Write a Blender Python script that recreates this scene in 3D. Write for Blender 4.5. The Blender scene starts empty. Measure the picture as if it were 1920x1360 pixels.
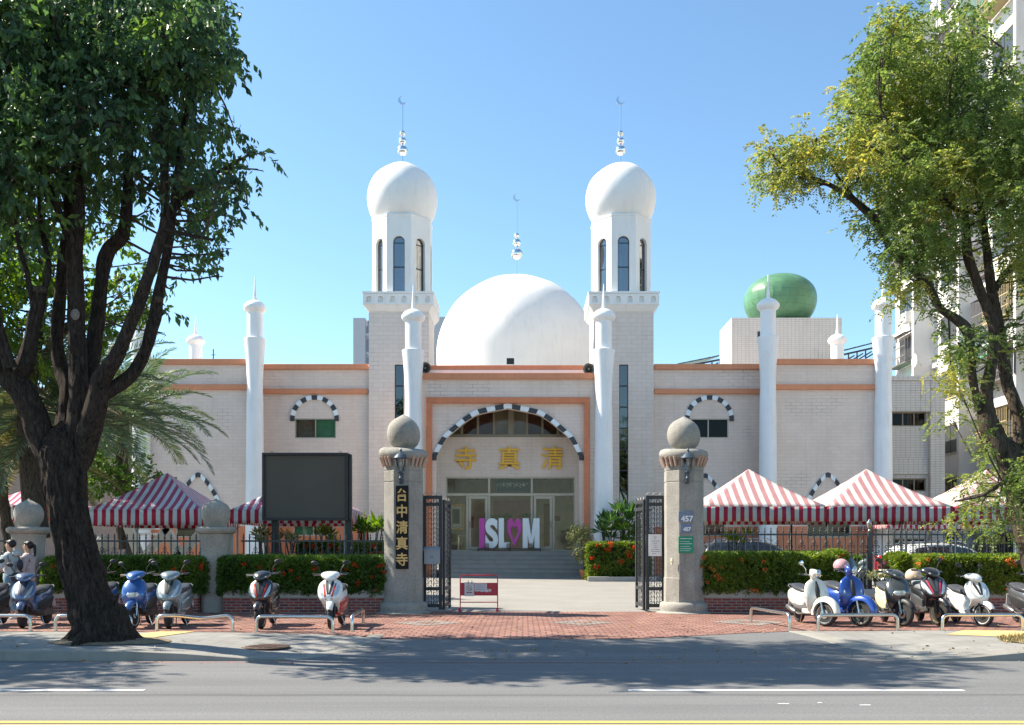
import bpy, math, random
import numpy as np
from mathutils import Vector, Matrix, noise
R = math.radians
PI = math.pi
random.seed(7)
rng = np.random.default_rng(7)
S = bpy.context.scene
COL = S.collection

# ---------------------------------------------------------------- camera, world, sun, exposure
F, CX, CY, EYE = 1800.0, 980.0, 1032.0, 1.66      # focal length in photo pixels, principal point, horizon row, eye height
cam_d = bpy.data.cameras.new("camera")
cam = bpy.data.objects.new("camera", cam_d)
COL.objects.link(cam)
cam.location = (0, 0, EYE)
cam.rotation_euler = (R(90), 0, 0)
cam_d.sensor_fit = 'HORIZONTAL'
cam_d.sensor_width = 36
cam_d.lens = 36 * F / 1920
cam_d.shift_x = -(CX - 960) / 1920
cam_d.shift_y = (CY - 680) / 1920
cam_d.clip_start = .1
cam_d.clip_end = 3000
S.camera = cam

SUN_EL, SUN_TH = R(44), R(14)
w = bpy.data.worlds.new("World")
S.world = w
w.use_nodes = True
nt = w.node_tree
bg = nt.nodes["Background"]
sky = nt.nodes.new("ShaderNodeTexSky")
sky.sky_type = 'NISHITA'
sky.sun_disc = False
sky.sun_elevation = SUN_EL
sky.sun_rotation = -(PI / 2 - SUN_TH)
sky.altitude = 100
sky.air_density = 1.0
sky.dust_density = .3
sky.ozone_density = 1.3
tint = nt.nodes.new("ShaderNodeMix")
tint.data_type = 'RGBA'; tint.blend_type = 'MULTIPLY'; tint.inputs['Factor'].default_value = 1
tint.inputs[7].default_value = (.74, .965, 1.07, 1)
nt.links.new(sky.outputs[0], tint.inputs[6])
nt.links.new(tint.outputs[2], bg.inputs[0])
bg.inputs[1].default_value = .095
sl = bpy.data.lights.new("sun", 'SUN')
sl.energy = 4.3
sl.angle = R(.5)
sl.color = (1, .95, .87)
so = bpy.data.objects.new("sun", sl)
COL.objects.link(so)
sd = Vector((-math.cos(SUN_TH) * math.cos(SUN_EL), math.sin(SUN_TH) * math.cos(SUN_EL), math.sin(SUN_EL)))
so.rotation_euler = sd.to_track_quat('Z', 'Y').to_euler()
S.view_settings.view_transform = 'Standard'
S.view_settings.look = 'None'
S.view_settings.exposure = 1.42
S.view_settings.use_white_balance = True
S.view_settings.white_balance_temperature = 7150
S.view_settings.white_balance_tint = 10
S.view_settings.gamma = 1
S.cycles.max_bounces = 10
S.cycles.transparent_max_bounces = 24
S.cycles.diffuse_bounces = 4

def P(px, py, d):
    """a point seen at photo pixel (px, py) that stands d metres away"""
    return Vector(((px - CX) * d / F, d, EYE + (CY - py) * d / F))
def XX(px, d): return (px - CX) * d / F
def ZZ(py, d): return EYE + (CY - py) * d / F

# ---------------------------------------------------------------- materials
MATS = {}
def nodemat(name):
    m = bpy.data.materials.new(name)
    m.use_nodes = True
    t = m.node_tree
    return m, t, t.nodes["Principled BSDF"]
def nd(t, typ, **kw):
    n = t.nodes.new(typ)
    for k, v in kw.items():
        if k.startswith('i_'):
            n.inputs[k[2:].replace('_', ' ')].default_value = v
        else:
            setattr(n, k, v)
    return n
def c4(c): return (c[0], c[1], c[2], 1)
def mat(name, col, rough=.6, metal=0, var=.12, scale=3, bump=0, bscale=40, spec=.4, coat=0, coords='Object', stain=0):
    """plain material with a slow mottling, optional fine bump and optional stains of dirt"""
    if name in MATS: return MATS[name]
    m, t, b = nodemat(name)
    L = t.links.new
    tc = nd(t, 'ShaderNodeTexCoord')
    src = tc.outputs['Object']
    if coords == 'World':
        src = nd(t, 'ShaderNodeNewGeometry').outputs['Position']
    n = nd(t, 'ShaderNodeTexNoise', i_Scale=scale, i_Detail=6, i_Roughness=.6)
    L(src, n.inputs['Vector'])
    mr = nd(t, 'ShaderNodeMapRange')
    mr.inputs['From Min'].default_value = .3
    mr.inputs['From Max'].default_value = .7
    mr.inputs['To Min'].default_value = 1 - var
    mr.inputs['To Max'].default_value = 1 + var
    L(n.outputs[0], mr.inputs[0])
    mx = nd(t, 'ShaderNodeMix', data_type='RGBA', blend_type='MULTIPLY')
    mx.inputs['Factor'].default_value = 1
    mx.inputs[6].default_value = c4(col)
    L(mr.outputs[0], mx.inputs[7])
    out = mx.outputs[2]
    if stain:
        mp = nd(t, 'ShaderNodeMapping')
        mp.inputs['Scale'].default_value = (2.2, 2.2, .35)
        L(src, mp.inputs[0])
        n2 = nd(t, 'ShaderNodeTexNoise', i_Scale=1.6, i_Detail=8, i_Roughness=.65)
        L(mp.outputs[0], n2.inputs['Vector'])
        r2 = nd(t, 'ShaderNodeMapRange')
        r2.inputs['From Min'].default_value = .52
        r2.inputs['From Max'].default_value = .75
        r2.inputs['To Min'].default_value = 0
        r2.inputs['To Max'].default_value = stain
        L(n2.outputs[0], r2.inputs[0])
        m2 = nd(t, 'ShaderNodeMix', data_type='RGBA', blend_type='MULTIPLY')
        L(r2.outputs[0], m2.inputs['Factor'])
        L(out, m2.inputs[6])
        m2.inputs[7].default_value = (.55, .52, .47, 1)
        out = m2.outputs[2]
    L(out, b.inputs['Base Color'])
    b.inputs['Roughness'].default_value = rough
    b.inputs['Metallic'].default_value = metal
    b.inputs['Specular IOR Level'].default_value = spec
    b.inputs['Coat Weight'].default_value = coat
    b.inputs['Coat Roughness'].default_value = .08
    if bump:
        n3 = nd(t, 'ShaderNodeTexNoise', i_Scale=bscale, i_Detail=8)
        L(src, n3.inputs['Vector'])
        bp = nd(t, 'ShaderNodeBump', i_Strength=bump, i_Distance=.02)
        L(n3.outputs[0], bp.inputs['Height'])
        L(bp.outputs[0], b.inputs['Normal'])
    MATS[name] = m
    return m

def brickmat(name, c1, c2, mortar, bw, bh, ms=.012, rough=.7, flat=False, var=.1, bump=.3, offset=.5, stain=0, bias=0):
    """running bond in world metres; on walls (x+y, z), on flat ground (x, y)"""
    m, t, b = nodemat(name)
    L = t.links.new
    g = nd(t, 'ShaderNodeNewGeometry')
    sx = nd(t, 'ShaderNodeSeparateXYZ')
    L(g.outputs['Position'], sx.inputs[0])
    cb = nd(t, 'ShaderNodeCombineXYZ')
    if flat:
        L(sx.outputs[0], cb.inputs[0]); L(sx.outputs[1], cb.inputs[1])
    else:
        ad = nd(t, 'ShaderNodeMath', operation='ADD')
        L(sx.outputs[0], ad.inputs[0]); L(sx.outputs[1], ad.inputs[1])
        L(ad.outputs[0], cb.inputs[0]); L(sx.outputs[2], cb.inputs[1])
    br = nd(t, 'ShaderNodeTexBrick', offset=offset)
    br.inputs['Scale'].default_value = 1
    br.inputs['Brick Width'].default_value = bw
    br.inputs['Row Height'].default_value = bh
    br.inputs['Mortar Size'].default_value = ms
    br.inputs['Mortar Smooth'].default_value = .1
    br.inputs['Bias'].default_value = bias
    br.inputs['Color1'].default_value = c4(c1)
    br.inputs['Color2'].default_value = c4(c2)
    br.inputs['Mortar'].default_value = c4(mortar)
    L(cb.outputs[0], br.inputs['Vector'])
    n = nd(t, 'ShaderNodeTexNoise', i_Scale=.9, i_Detail=9, i_Roughness=.65)
    L(g.outputs['Position'], n.inputs['Vector'])
    mr = nd(t, 'ShaderNodeMapRange')
    mr.inputs['From Min'].default_value = .3
    mr.inputs['From Max'].default_value = .7
    mr.inputs['To Min'].default_value = 1 - var
    mr.inputs['To Max'].default_value = 1 + var
    L(n.outputs[0], mr.inputs[0])
    mx = nd(t, 'ShaderNodeMix', data_type='RGBA', blend_type='MULTIPLY')
    mx.inputs['Factor'].default_value = 1
    L(br.outputs[0], mx.inputs[6]); L(mr.outputs[0], mx.inputs[7])
    out = mx.outputs[2]
    if stain:
        # soot run down in streaks, and patches where the joints have opened and darkened
        mp = nd(t, 'ShaderNodeMapping'); mp.inputs['Scale'].default_value = (1.6, 1.6, .16)
        L(g.outputs['Position'], mp.inputs[0])
        n2 = nd(t, 'ShaderNodeTexNoise', i_Scale=1.3, i_Detail=9, i_Roughness=.7); L(mp.outputs[0], n2.inputs['Vector'])
        r2 = nd(t, 'ShaderNodeMapRange'); r2.inputs['From Min'].default_value = .52; r2.inputs['From Max'].default_value = .78; r2.inputs['To Max'].default_value = stain
        L(n2.outputs[0], r2.inputs[0])
        m2 = nd(t, 'ShaderNodeMix', data_type='RGBA', blend_type='MULTIPLY'); L(r2.outputs[0], m2.inputs['Factor']); L(out, m2.inputs[6]); m2.inputs[7].default_value = (.62, .58, .53, 1)
        n3 = nd(t, 'ShaderNodeTexNoise', i_Scale=.55, i_Detail=3); L(g.outputs['Position'], n3.inputs['Vector'])
        r3 = nd(t, 'ShaderNodeMapRange'); r3.inputs['From Min'].default_value = .56; r3.inputs['From Max'].default_value = .66; r3.inputs['To Max'].default_value = .75; L(n3.outputs[0], r3.inputs[0])
        mu = nd(t, 'ShaderNodeMath', operation='MULTIPLY'); L(r3.outputs[0], mu.inputs[0]); L(br.outputs['Fac'], mu.inputs[1])
        m3 = nd(t, 'ShaderNodeMix', data_type='RGBA', blend_type='MULTIPLY'); L(mu.outputs[0], m3.inputs['Factor']); L(m2.outputs[2], m3.inputs[6]); m3.inputs[7].default_value = (.35, .32, .3, 1)
        out = m3.outputs[2]
    L(out, b.inputs['Base Color'])
    b.inputs['Roughness'].default_value = rough
    b.inputs['Specular IOR Level'].default_value = .3
    bp = nd(t, 'ShaderNodeBump', i_Strength=bump, i_Distance=.01, invert=True)
    L(br.outputs['Fac'], bp.inputs['Height'])
    L(bp.outputs[0], b.inputs['Normal'])
    MATS[name] = m
    return m

def leafmat(name, cols, trans=.35, rough=.45, pos=None):
    """leaf: colour drawn per leaf (per mesh island) from a ramp, part of the light passes through"""
    m, t, b = nodemat(name)
    L = t.links.new
    g = nd(t, 'ShaderNodeNewGeometry')
    n = nd(t, 'ShaderNodeTexNoise', i_Scale=.9, i_Detail=3)
    L(g.outputs['Position'], n.inputs['Vector'])
    ad = nd(t, 'ShaderNodeMath', operation='MULTIPLY_ADD')
    L(g.outputs['Random Per Island'], ad.inputs[0])
    ad.inputs[1].default_value = .45
    mr = nd(t, 'ShaderNodeMapRange')
    mr.inputs['From Min'].default_value = .35
    mr.inputs['From Max'].default_value = .68
    mr.inputs['To Max'].default_value = .55
    L(n.outputs[0], mr.inputs[0])
    L(mr.outputs[0], ad.inputs[2])
    cr = nd(t, 'ShaderNodeValToRGB')
    e = cr.color_ramp.elements
    while len(e) < len(cols): e.new(.5)
    for i, c in enumerate(cols):
        e[i].position = i / (len(cols) - 1)
        e[i].color = c4(c)
    L(ad.outputs[0], cr.inputs[0])
    L(cr.outputs[0], b.inputs['Base Color'])
    b.inputs['Roughness'].default_value = rough
    b.inputs['Specular IOR Level'].default_value = .35
    tr = nd(t, 'ShaderNodeBsdfTranslucent')
    hs = nd(t, 'ShaderNodeHueSaturation', i_Saturation=1.15, i_Value=1.7)
    L(cr.outputs[0], hs.inputs['Color'])
    L(hs.outputs[0], tr.inputs[0])
    ms = nd(t, 'ShaderNodeMixShader')
    ms.inputs[0].default_value = trans
    L(b.outputs[0], ms.inputs[1]); L(tr.outputs[0], ms.inputs[2])
    L(ms.outputs[0], t.nodes['Material Output'].inputs[0])
    MATS[name] = m
    return m

def glassmat(name, tint=(.8, .85, .85), refl=.12, tr=.75):
    m, t, b = nodemat(name)
    L = t.links.new
    gl = nd(t, 'ShaderNodeBsdfGlossy', i_Roughness=.02)
    tp = nd(t, 'ShaderNodeBsdfTransparent')
    tp.inputs[0].default_value = c4([x * tr / .8 for x in tint])
    fr = nd(t, 'ShaderNodeFresnel', i_IOR=1.5 if refl > .1 else 1.2)
    ad = nd(t, 'ShaderNodeMath', operation='ADD', use_clamp=True)
    ad.inputs[1].default_value = refl
    L(fr.outputs[0], ad.inputs[0])
    ms = nd(t, 'ShaderNodeMixShader')
    L(ad.outputs[0], ms.inputs[0]); L(tp.outputs[0], ms.inputs[1]); L(gl.outputs[0], ms.inputs[2])
    L(ms.outputs[0], t.nodes['Material Output'].inputs[0])
    MATS[name] = m
    return m

# ---------------------------------------------------------------- mesh kit
class MB:
    def __init__(s): s.v = []; s.f = []; s.mi = []; s.cur = 0
    def add(s, vs, fs):
        o = len(s.v)
        s.v += [tuple(v) for v in vs]
        s.f += [tuple(i + o for i in f) for f in fs]
        s.mi += [s.cur] * len(fs)
        return s
    def box(s, x0, x1, y0, y1, z0, z1):
        vs = [(x, y, z) for z in (z0, z1) for y in (y0, y1) for x in (x0, x1)]
        return s.add(vs, [(0, 2, 3, 1), (4, 5, 7, 6), (0, 1, 5, 4), (2, 6, 7, 3), (0, 4, 6, 2), (1, 3, 7, 5)])
    def obox(s, c, size, M=None):
        """box of a given size centred at c, turned by M"""
        a, b, d = [k / 2 for k in size]
        vs = [Vector((x, y, z)) for z in (-d, d) for y in (-b, b) for x in (-a, a)]
        if M is not None: vs = [M @ v for v in vs]
        vs = [v + Vector(c) for v in vs]
        return s.add(vs, [(0, 2, 3, 1), (4, 5, 7, 6), (0, 1, 5, 4), (2, 6, 7, 3), (0, 4, 6, 2), (1, 3, 7, 5)])
    def lathe(s, prof, c=(0, 0, 0), n=32, ph=0, axis='Z', wob=0):
        """prof = [(radius, height)]; ends with radius 0 close to a point"""
        vs, fs = [], []
        k = len(prof)
        for i in range(n):
            a = ph + 2 * PI * i / n
            for r, z in prof:
                p = (r * math.cos(a), r * math.sin(a), z)
                if axis == 'Y': p = (p[0], z, p[1])
                if axis == 'X': p = (z, p[0], p[1])
                p = Vector(p)
                if wob and r > 0:
                    q = noise.noise(p * .9 + Vector(c)) * wob
                    p = p * (1 + q)
                vs.append((p[0] + c[0], p[1] + c[1], p[2] + c[2]))
        for i in range(n):
            j = (i + 1) % n
            for q in range(k - 1):
                fs.append((i * k + q, j * k + q, j * k + q + 1, i * k + q + 1))
        s.add(vs, fs)
        if prof[0][0] > 1e-4: s.add([vs[i * k] for i in range(n)], [tuple(range(n))[::-1]])
        if prof[-1][0] > 1e-4: s.add([vs[i * k + k - 1] for i in range(n)], [tuple(range(n))])
        return s
    def cyl(s, c, r, h, n=16, r2=None):
        return s.lathe([(r, 0), (r if r2 is None else r2, h)], c, n)
    def sphere(s, c, r, n=20, m=12, sc=(1, 1, 1), M=None):
        vs, fs = [], []
        for j in range(1, m):
            t_ = PI * j / m
            for i in range(n):
                a = 2 * PI * i / n
                v = Vector((r * sc[0] * math.sin(t_) * math.cos(a), r * sc[1] * math.sin(t_) * math.sin(a), r * sc[2] * math.cos(t_)))
                if M is not None: v = M @ v
                vs.append(v + Vector(c))
        top, bot = Vector((0, 0, r * sc[2])), Vector((0, 0, -r * sc[2]))
        if M is not None: top, bot = M @ top, M @ bot
        vs += [top + Vector(c), bot + Vector(c)]
        for j in range(m - 2):
            for i in range(n):
                k = (i + 1) % n
                fs.append((j * n + i, (j + 1) * n + i, (j + 1) * n + k, j * n + k))
        T, B = (m - 1) * n, (m - 1) * n + 1
        for i in range(n):
            k = (i + 1) % n
            fs.append((T, i, k)); fs.append((B, (m - 2) * n + k, (m - 2) * n + i))
        return s.add(vs, fs)
    def tube(s, pts, rad, n=8, wob=0, wsc=3, flat=1, ridge=0):
        pts = [Vector(p) for p in pts]
        if not hasattr(rad, '__len__'): rad = [rad] * len(pts)
        vs, fs = [], []
        t0 = (pts[1] - pts[0]).normalized()
        u = t0.cross(Vector((0, 0, 1)))
        if u.length < .1: u = t0.cross(Vector((0, 1, 0)))
        u.normalize()
        for i, p in enumerate(pts):
            a = pts[max(i - 1, 0)]; b = pts[min(i + 1, len(pts) - 1)]
            t_ = (b - a).normalized()
            u = (u - t_ * u.dot(t_)).normalized()
            v = t_.cross(u)
            for k in range(n):
                an = 2 * PI * k / n
                dr = u * math.cos(an) + v * (math.sin(an) * flat)
                rr = rad[i]
                if wob: rr *= 1 + wob * noise.noise((p + dr * rad[i]) * wsc)
                if ridge: rr += ridge * (noise.noise(Vector((dr.x * rad[i] * 16, dr.y * rad[i] * 16, p.z * 1.6))) + .6 * noise.noise(Vector((dr.x * rad[i] * 34, dr.y * rad[i] * 34, p.z * 5))))
                vs.append(p + dr * rr)
        for i in range(len(pts) - 1):
            for k in range(n):
                q = (k + 1) % n
                fs.append((i * n + k, i * n + q, (i + 1) * n + q, (i + 1) * n + k))
        fs.append(tuple(range(n))[::-1])
        fs.append(tuple((len(pts) - 1) * n + k for k in range(n)))
        return s.add(vs, fs)
    def loft(s, rings, cap=True):
        n = len(rings[0]); vs = [p for r in rings for p in r]; fs = []
        for i in range(len(rings) - 1):
            for k in range(n):
                q = (k + 1) % n
                fs.append((i * n + k, i * n + q, (i + 1) * n + q, (i + 1) * n + k))
        if cap:
            fs.append(tuple(range(n))[::-1]); fs.append(tuple((len(rings) - 1) * n + k for k in range(n)))
        return s.add(vs, fs)
    def quad(s, a, b, c, d): return s.add([a, b, c, d], [(0, 1, 2, 3)])
    def prism(s, poly, y0, y1):
        """poly in (x, z), extruded along y"""
        n = len(poly)
        vs = [(x, y0, z) for x, z in poly] + [(x, y1, z) for x, z in poly]
        fs = [tuple(range(n)), tuple(range(n, 2 * n))[::-1]]
        fs += [(i, i + n, (i + 1) % n + n, (i + 1) % n) for i in range(n)]
        return s.add(vs, fs)
    def slab(s, poly, z0, z1):
        """poly in (x, y), extruded along z"""
        n = len(poly)
        vs = [(x, y, z0) for x, y in poly] + [(x, y, z1) for x, y in poly]
        fs = [tuple(range(n))[::-1], tuple(range(n, 2 * n))]
        fs += [(i, (i + 1) % n, (i + 1) % n + n, i + n) for i in range(n)]
        return s.add(vs, fs)
    def xf(s, M, start=0):
        s.v[start:] = [tuple(M @ Vector(v)) for v in s.v[start:]]
        return s
    def build(s, name, m, parent=None, smooth=35, bevel=0, fixn=True):
        me = bpy.data.meshes.new(name)
        me.from_pydata(s.v, [], s.f)
        for mm in (m if isinstance(m, (list, tuple)) else [m]): me.materials.append(mm)
        if any(s.mi): me.polygons.foreach_set('material_index', s.mi)
        if fixn:
            import bmesh
            bm = bmesh.new(); bm.from_mesh(me)
            bmesh.ops.recalc_face_normals(bm, faces=bm.faces)
            bm.to_mesh(me); bm.free()
        if smooth:
            me.shade_smooth()
            me.set_sharp_from_angle(angle=R(smooth))
        o = link(name, me, parent)
        if bevel:
            md = o.modifiers.new('bevel', 'BEVEL'); md.width = bevel; md.segments = 2; md.limit_method = 'ANGLE'; md.angle_limit = R(40)
        return o

def link(name, data, parent=None):
    o = bpy.data.objects.new(name, data)
    COL.objects.link(o)
    if parent is not None:
        o.parent = parent
        o.matrix_parent_inverse = PINV[parent.name]
    PINV[o.name] = Matrix()
    return o
PINV = {}
def thing(name, label, cat, loc=(0, 0, 0), group=None, local=False):
    """Empty at the thing's base; parts are written in world metres, or around the origin when local"""
    o = bpy.data.objects.new(name, None)
    COL.objects.link(o)
    o.empty_display_size = .3
    o.location = loc
    PINV[o.name] = Matrix() if local else Matrix.Translation(loc).inverted()
    return tag(o, label, cat, group)
def tag(o, label=None, cat=None, group=None, kind=None):
    if label: o['label'] = label
    if cat: o['category'] = cat
    if group: o['group'] = group
    if kind: o['kind'] = kind
    return o
def struct(o): o['kind'] = 'structure'; return o
def copy_thing(root, loc=None, rotz=None, label=None):
    c = root.copy(); COL.objects.link(c)
    if loc is not None: c.location = loc
    if rotz is not None: c.rotation_euler = (0, 0, rotz)
    if label: c['label'] = label
    for ch in list(root.children):
        d = ch.copy(); COL.objects.link(d); d.parent = c
        for g in list(ch.children):
            e = g.copy(); COL.objects.link(e); e.parent = d
    return c

def spline(pts, k=4):
    """Catmull-Rom through points of any dimension"""
    pts = [np.array(p, float) for p in pts]
    out = []
    for i in range(len(pts) - 1):
        a = pts[max(i - 1, 0)]; b = pts[i]; c = pts[i + 1]; d = pts[min(i + 2, len(pts) - 1)]
        for j in range(k):
            t_ = j / k
            out.append(.5 * ((2 * b) + (-a + c) * t_ + (2 * a - 5 * b + 4 * c - d) * t_ ** 2 + (-a + 3 * b - 3 * c + d) * t_ ** 3))
    out.append(pts[-1])
    return out

def sell(c, a, b, n=20, e=2.4, M=None):
    """superellipse ring round c in the plane of unit vectors a, b (already scaled)"""
    out = []
    for k in range(n):
        t_ = 2 * PI * k / n
        x, y = math.cos(t_), math.sin(t_)
        x = math.copysign(abs(x) ** (2 / e), x); y = math.copysign(abs(y) ** (2 / e), y)
        out.append(Vector(c) + Vector(a) * x + Vector(b) * y)
    return out

def leafmesh(name, m, parent, pts, dirs, size, wid=.45, jitter=.35, kind=None, fold=.12):
    """one small folded rhombic leaf at every point; pts (N,3), dirs (N,3) the way the leaf points"""
    N = len(pts)
    d = dirs / np.linalg.norm(dirs, axis=1, keepdims=True)
    r = rng.normal(size=(N, 3))
    sd_ = np.cross(d, r); sd_ /= np.linalg.norm(sd_, axis=1, keepdims=True) + 1e-9
    nr = np.cross(d, sd_)
    L_ = size * (1 + jitter * rng.uniform(-1, 1, (N, 1)))
    W_ = L_ * wid
    base = pts
    tip = pts + d * L_
    mid = pts + d * L_ * .5 + nr * L_ * fold
    l = mid + sd_ * W_ * .5; rr = mid - sd_ * W_ * .5
    V = np.stack([base, l, tip, rr], 1).reshape(-1, 3)
    q = (np.arange(N) * 4)[:, None]
    T = np.concatenate([q + [0, 1, 2], q + [0, 2, 3]], 1).reshape(-1)
    return rawmesh(name, m, parent, V, T, 3, kind)
def rawmesh(name, m, parent, V, T, k, kind=None):
    me = bpy.data.meshes.new(name)
    nf = len(T) // k
    me.vertices.add(len(V)); me.vertices.foreach_set('co', V.astype('f').ravel())
    me.loops.add(len(T)); me.loops.foreach_set('vertex_index', T.astype('i'))
    me.polygons.add(nf)
    me.polygons.foreach_set('loop_start', np.arange(0, nf * k, k, dtype='i'))
    me.materials.append(m)
    me.update(calc_edges=True)
    o = link(name, me, parent)
    if kind: o['kind'] = kind
    return o

def text_mesh(body, size, extrude, off=0, sx=1, align='CENTER'):
    cu = bpy.data.curves.new('t', 'FONT')
    cu.body = body; cu.size = size; cu.extrude = extrude; cu.offset = off
    cu.align_x = align; cu.align_y = 'CENTER'
    ob = bpy.data.objects.new('t', cu); COL.objects.link(ob)
    dg = bpy.context.evaluated_depsgraph_get()
    me = bpy.data.meshes.new_from_object(ob.evaluated_get(dg))
    bpy.data.objects.remove(ob); bpy.data.curves.remove(cu)
    xs = [v.co.x for v in me.vertices]; ys = [v.co.y for v in me.vertices]
    cx, cy = ((max(xs) + min(xs)) / 2, (max(ys) + min(ys)) / 2) if xs else (0, 0)
    for v in me.vertices:
        x, y, z = v.co
        v.co = ((x - cx) * sx, -z, y - cy)
    return me
def text(name, body, loc, size, m, parent, extrude=.01, off=0, sx=1, rotz=0):
    me = text_mesh(body, size, extrude, off, sx)
    me.transform(Matrix.Translation(loc) @ Matrix.Rotation(rotz, 4, 'Z'))
    me.materials.clear(); me.materials.append(m)
    me.name = name
    return link(name, me, parent)

def arch_cell(mb, M, x0, x1, z0, z1, cx, hw, zb, zs, rise, depth, shape=None, n=18):
    """wall face x0..x1, z0..z1 at local y=0 (outward -y) with an arched opening: half width hw round cx, sill zb, springing zs, apex zs+rise; reveals go back by depth"""
    shape = shape or (lambda u: math.sqrt(max(0, 1 - u * u)))
    us = [-math.cos(PI * i / n) for i in range(n + 1)]
    A = [(cx + hw * u, zs + rise * shape(abs(u))) for u in us]
    s0 = len(mb.v)
    q = lambda a, b, c, d: mb.quad(*[(p[0], 0, p[1]) for p in (a, b, c, d)])
    q((x0, z0), (cx - hw, z0), (cx - hw, z1), (x0, z1)) if cx - hw > x0 + 1e-5 else None
    q((cx + hw, z0), (x1, z0), (x1, z1), (cx + hw, z1)) if x1 > cx + hw + 1e-5 else None
    for i in range(n):
        q(A[i], A[i + 1], (A[i + 1][0], z1), (A[i][0], z1))
    if zb > z0 + 1e-5: q((cx - hw, z0), (cx + hw, z0), (cx + hw, zb), (cx - hw, zb))
    edge = [(cx - hw, zb)] + A + [(cx + hw, zb)]
    for i in range(len(edge) - 1):
        a, b = edge[i], edge[i + 1]
        mb.quad((a[0], 0, a[1]), (b[0], 0, b[1]), (b[0], depth, b[1]), (a[0], depth, a[1]))
    if zb > z0 + 1e-5: mb.quad((cx - hw, 0, zb), (cx + hw, 0, zb), (cx + hw, depth, zb), (cx - hw, depth, zb))
    mb.xf(M, s0)
    return edge
# ---------------------------------------------------------------- palette
white = mat('white_paint', (.78, .78, .765), .6, var=.035, scale=.8, bump=.35, bscale=2.2, stain=.24, coords='World')
white2 = mat('white_column', (.79, .80, .81), .55, var=.04, scale=1, bump=.12, bscale=3, stain=.3, coords='World')
tile = brickmat('beige_wall_tile', (.72, .582, .50), (.755, .62, .54), (.635, .52, .445), .46, .155, .008, .55, var=.045, bump=.14, stain=.34)
tileg = brickmat('grey_wall_tile', (.665, .58, .525), (.695, .615, .56), (.55, .475, .425), .46, .2, .009, .55, var=.04, bump=.15, stain=.3)
orange = brickmat('orange_tile', (.66, .25, .125), (.70, .275, .14), (.54, .25, .16), .115, .24, .006, .4, var=.08, bump=.2, offset=0)
orangew = brickmat('orange_wall_tile', (.62, .20, .09), (.67, .23, .11), (.52, .25, .17), .25, .25, .008, .4, var=.08, bump=.2, offset=0)
smalltile = brickmat('small_grey_tile', (.60, .58, .555), (.64, .615, .59), (.42, .40, .385), .24, .12, .012, .5, var=.04, bump=.2, offset=0, stain=.3)
blackstone = mat('dark_voussoir', (.045, .05, .06), .5, var=.15)
whitestone = mat('white_voussoir', (.78, .82, .84), .5, var=.04)
bronze = mat('taupe_window_frame', (.26, .215, .16), .45, metal=.3, var=.06)
beigeframe = mat('beige_window_frame', (.50, .44, .34), .45, var=.05)
greenframe = mat('olive_window_frame', (.30, .32, .25), .5, var=.05)
darkframe = mat('dark_window_frame', (.03, .035, .04), .4)
glass = glassmat('glass', (.83, .80, .76), .012, .93)
glassd = glassmat('dark_window_glass', (.3, .34, .33), .01, .35)
glassb = glassmat('lantern_glass', (.5, .62, .7), .25, .55)
chrome = mat('chrome', (.8, .8, .8), .07, metal=1, var=.02)
steel = mat('brushed_steel', (.62, .60, .56), .24, metal=1, var=.06, scale=20)
blackm = mat('black_metal', (.018, .019, .022), .4, var=.2, spec=.5)
ironm = mat('dark_iron', (.03, .033, .038), .5, var=.25)
greyiron = mat('grey_iron', (.06, .065, .072), .45, var=.2)
gold = mat('gold_letters', (.86, .47, .05), .5, metal=0, var=.08)
goldp = mat('gold_paint', (.66, .44, .16), .5, metal=0, var=.08)
green_dome = brickmat('green_dome_tile', (.085, .215, .12), (.105, .25, .14), (.07, .17, .10), .7, .45, .016, .36, var=.2, bump=.05, offset=0)
granite = mat('washed_granite', (.31, .295, .265), .85, var=.16, scale=2, bump=.7, bscale=55, stain=.55, coords='World')
granite2 = mat('grey_granite', (.34, .325, .29), .85, var=.16, scale=2, bump=.7, bscale=55, stain=.5, coords='World')
concrete = mat('concrete', (.40, .385, .36), .85, var=.14, scale=1.2, bump=.4, bscale=60, coords='World', stain=.35)
yardm = mat('yard_concrete', (.255, .245, .225), .85, var=.10, scale=.7, bump=.4, bscale=50, coords='World')
stepm = mat('grey_step_stone', (.32, .305, .285), .55, var=.12, scale=3, bump=.1, coords='World')
brickw = brickmat('red_wall_brick', (.33, .06, .045), (.12, .035, .04), (.30, .23, .20), .235, .07, .011, .55, var=.18, bump=.5)
paver = brickmat('red_paver', (.31, .165, .13), (.22, .105, .085), (.075, .05, .042), .22, .2, .014, .85, flat=True, var=.26, bump=.5)
paverg = brickmat('grey_paver', (.27, .23, .205), (.22, .19, .17), (.09, .075, .065), .22, .2, .014, .85, flat=True, var=.2, bump=.5)
swtile = brickmat('sidewalk_tile', (.215, .21, .197), (.26, .255, .24), (.165, .16, .15), .3, .3, .006, .85, flat=True, var=.13, bump=.3, offset=0)
kerbm = mat('kerb_concrete', (.25, .24, .215), .85, var=.14, scale=2, bump=.4, bscale=60, coords='World', stain=.5)
bark = mat('dark_bark', (.075, .058, .048), .9, var=.35, scale=6, coords='World')
bark2 = mat('brown_bark', (.13, .095, .07), .9, var=.35, scale=5, coords='World')
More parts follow.
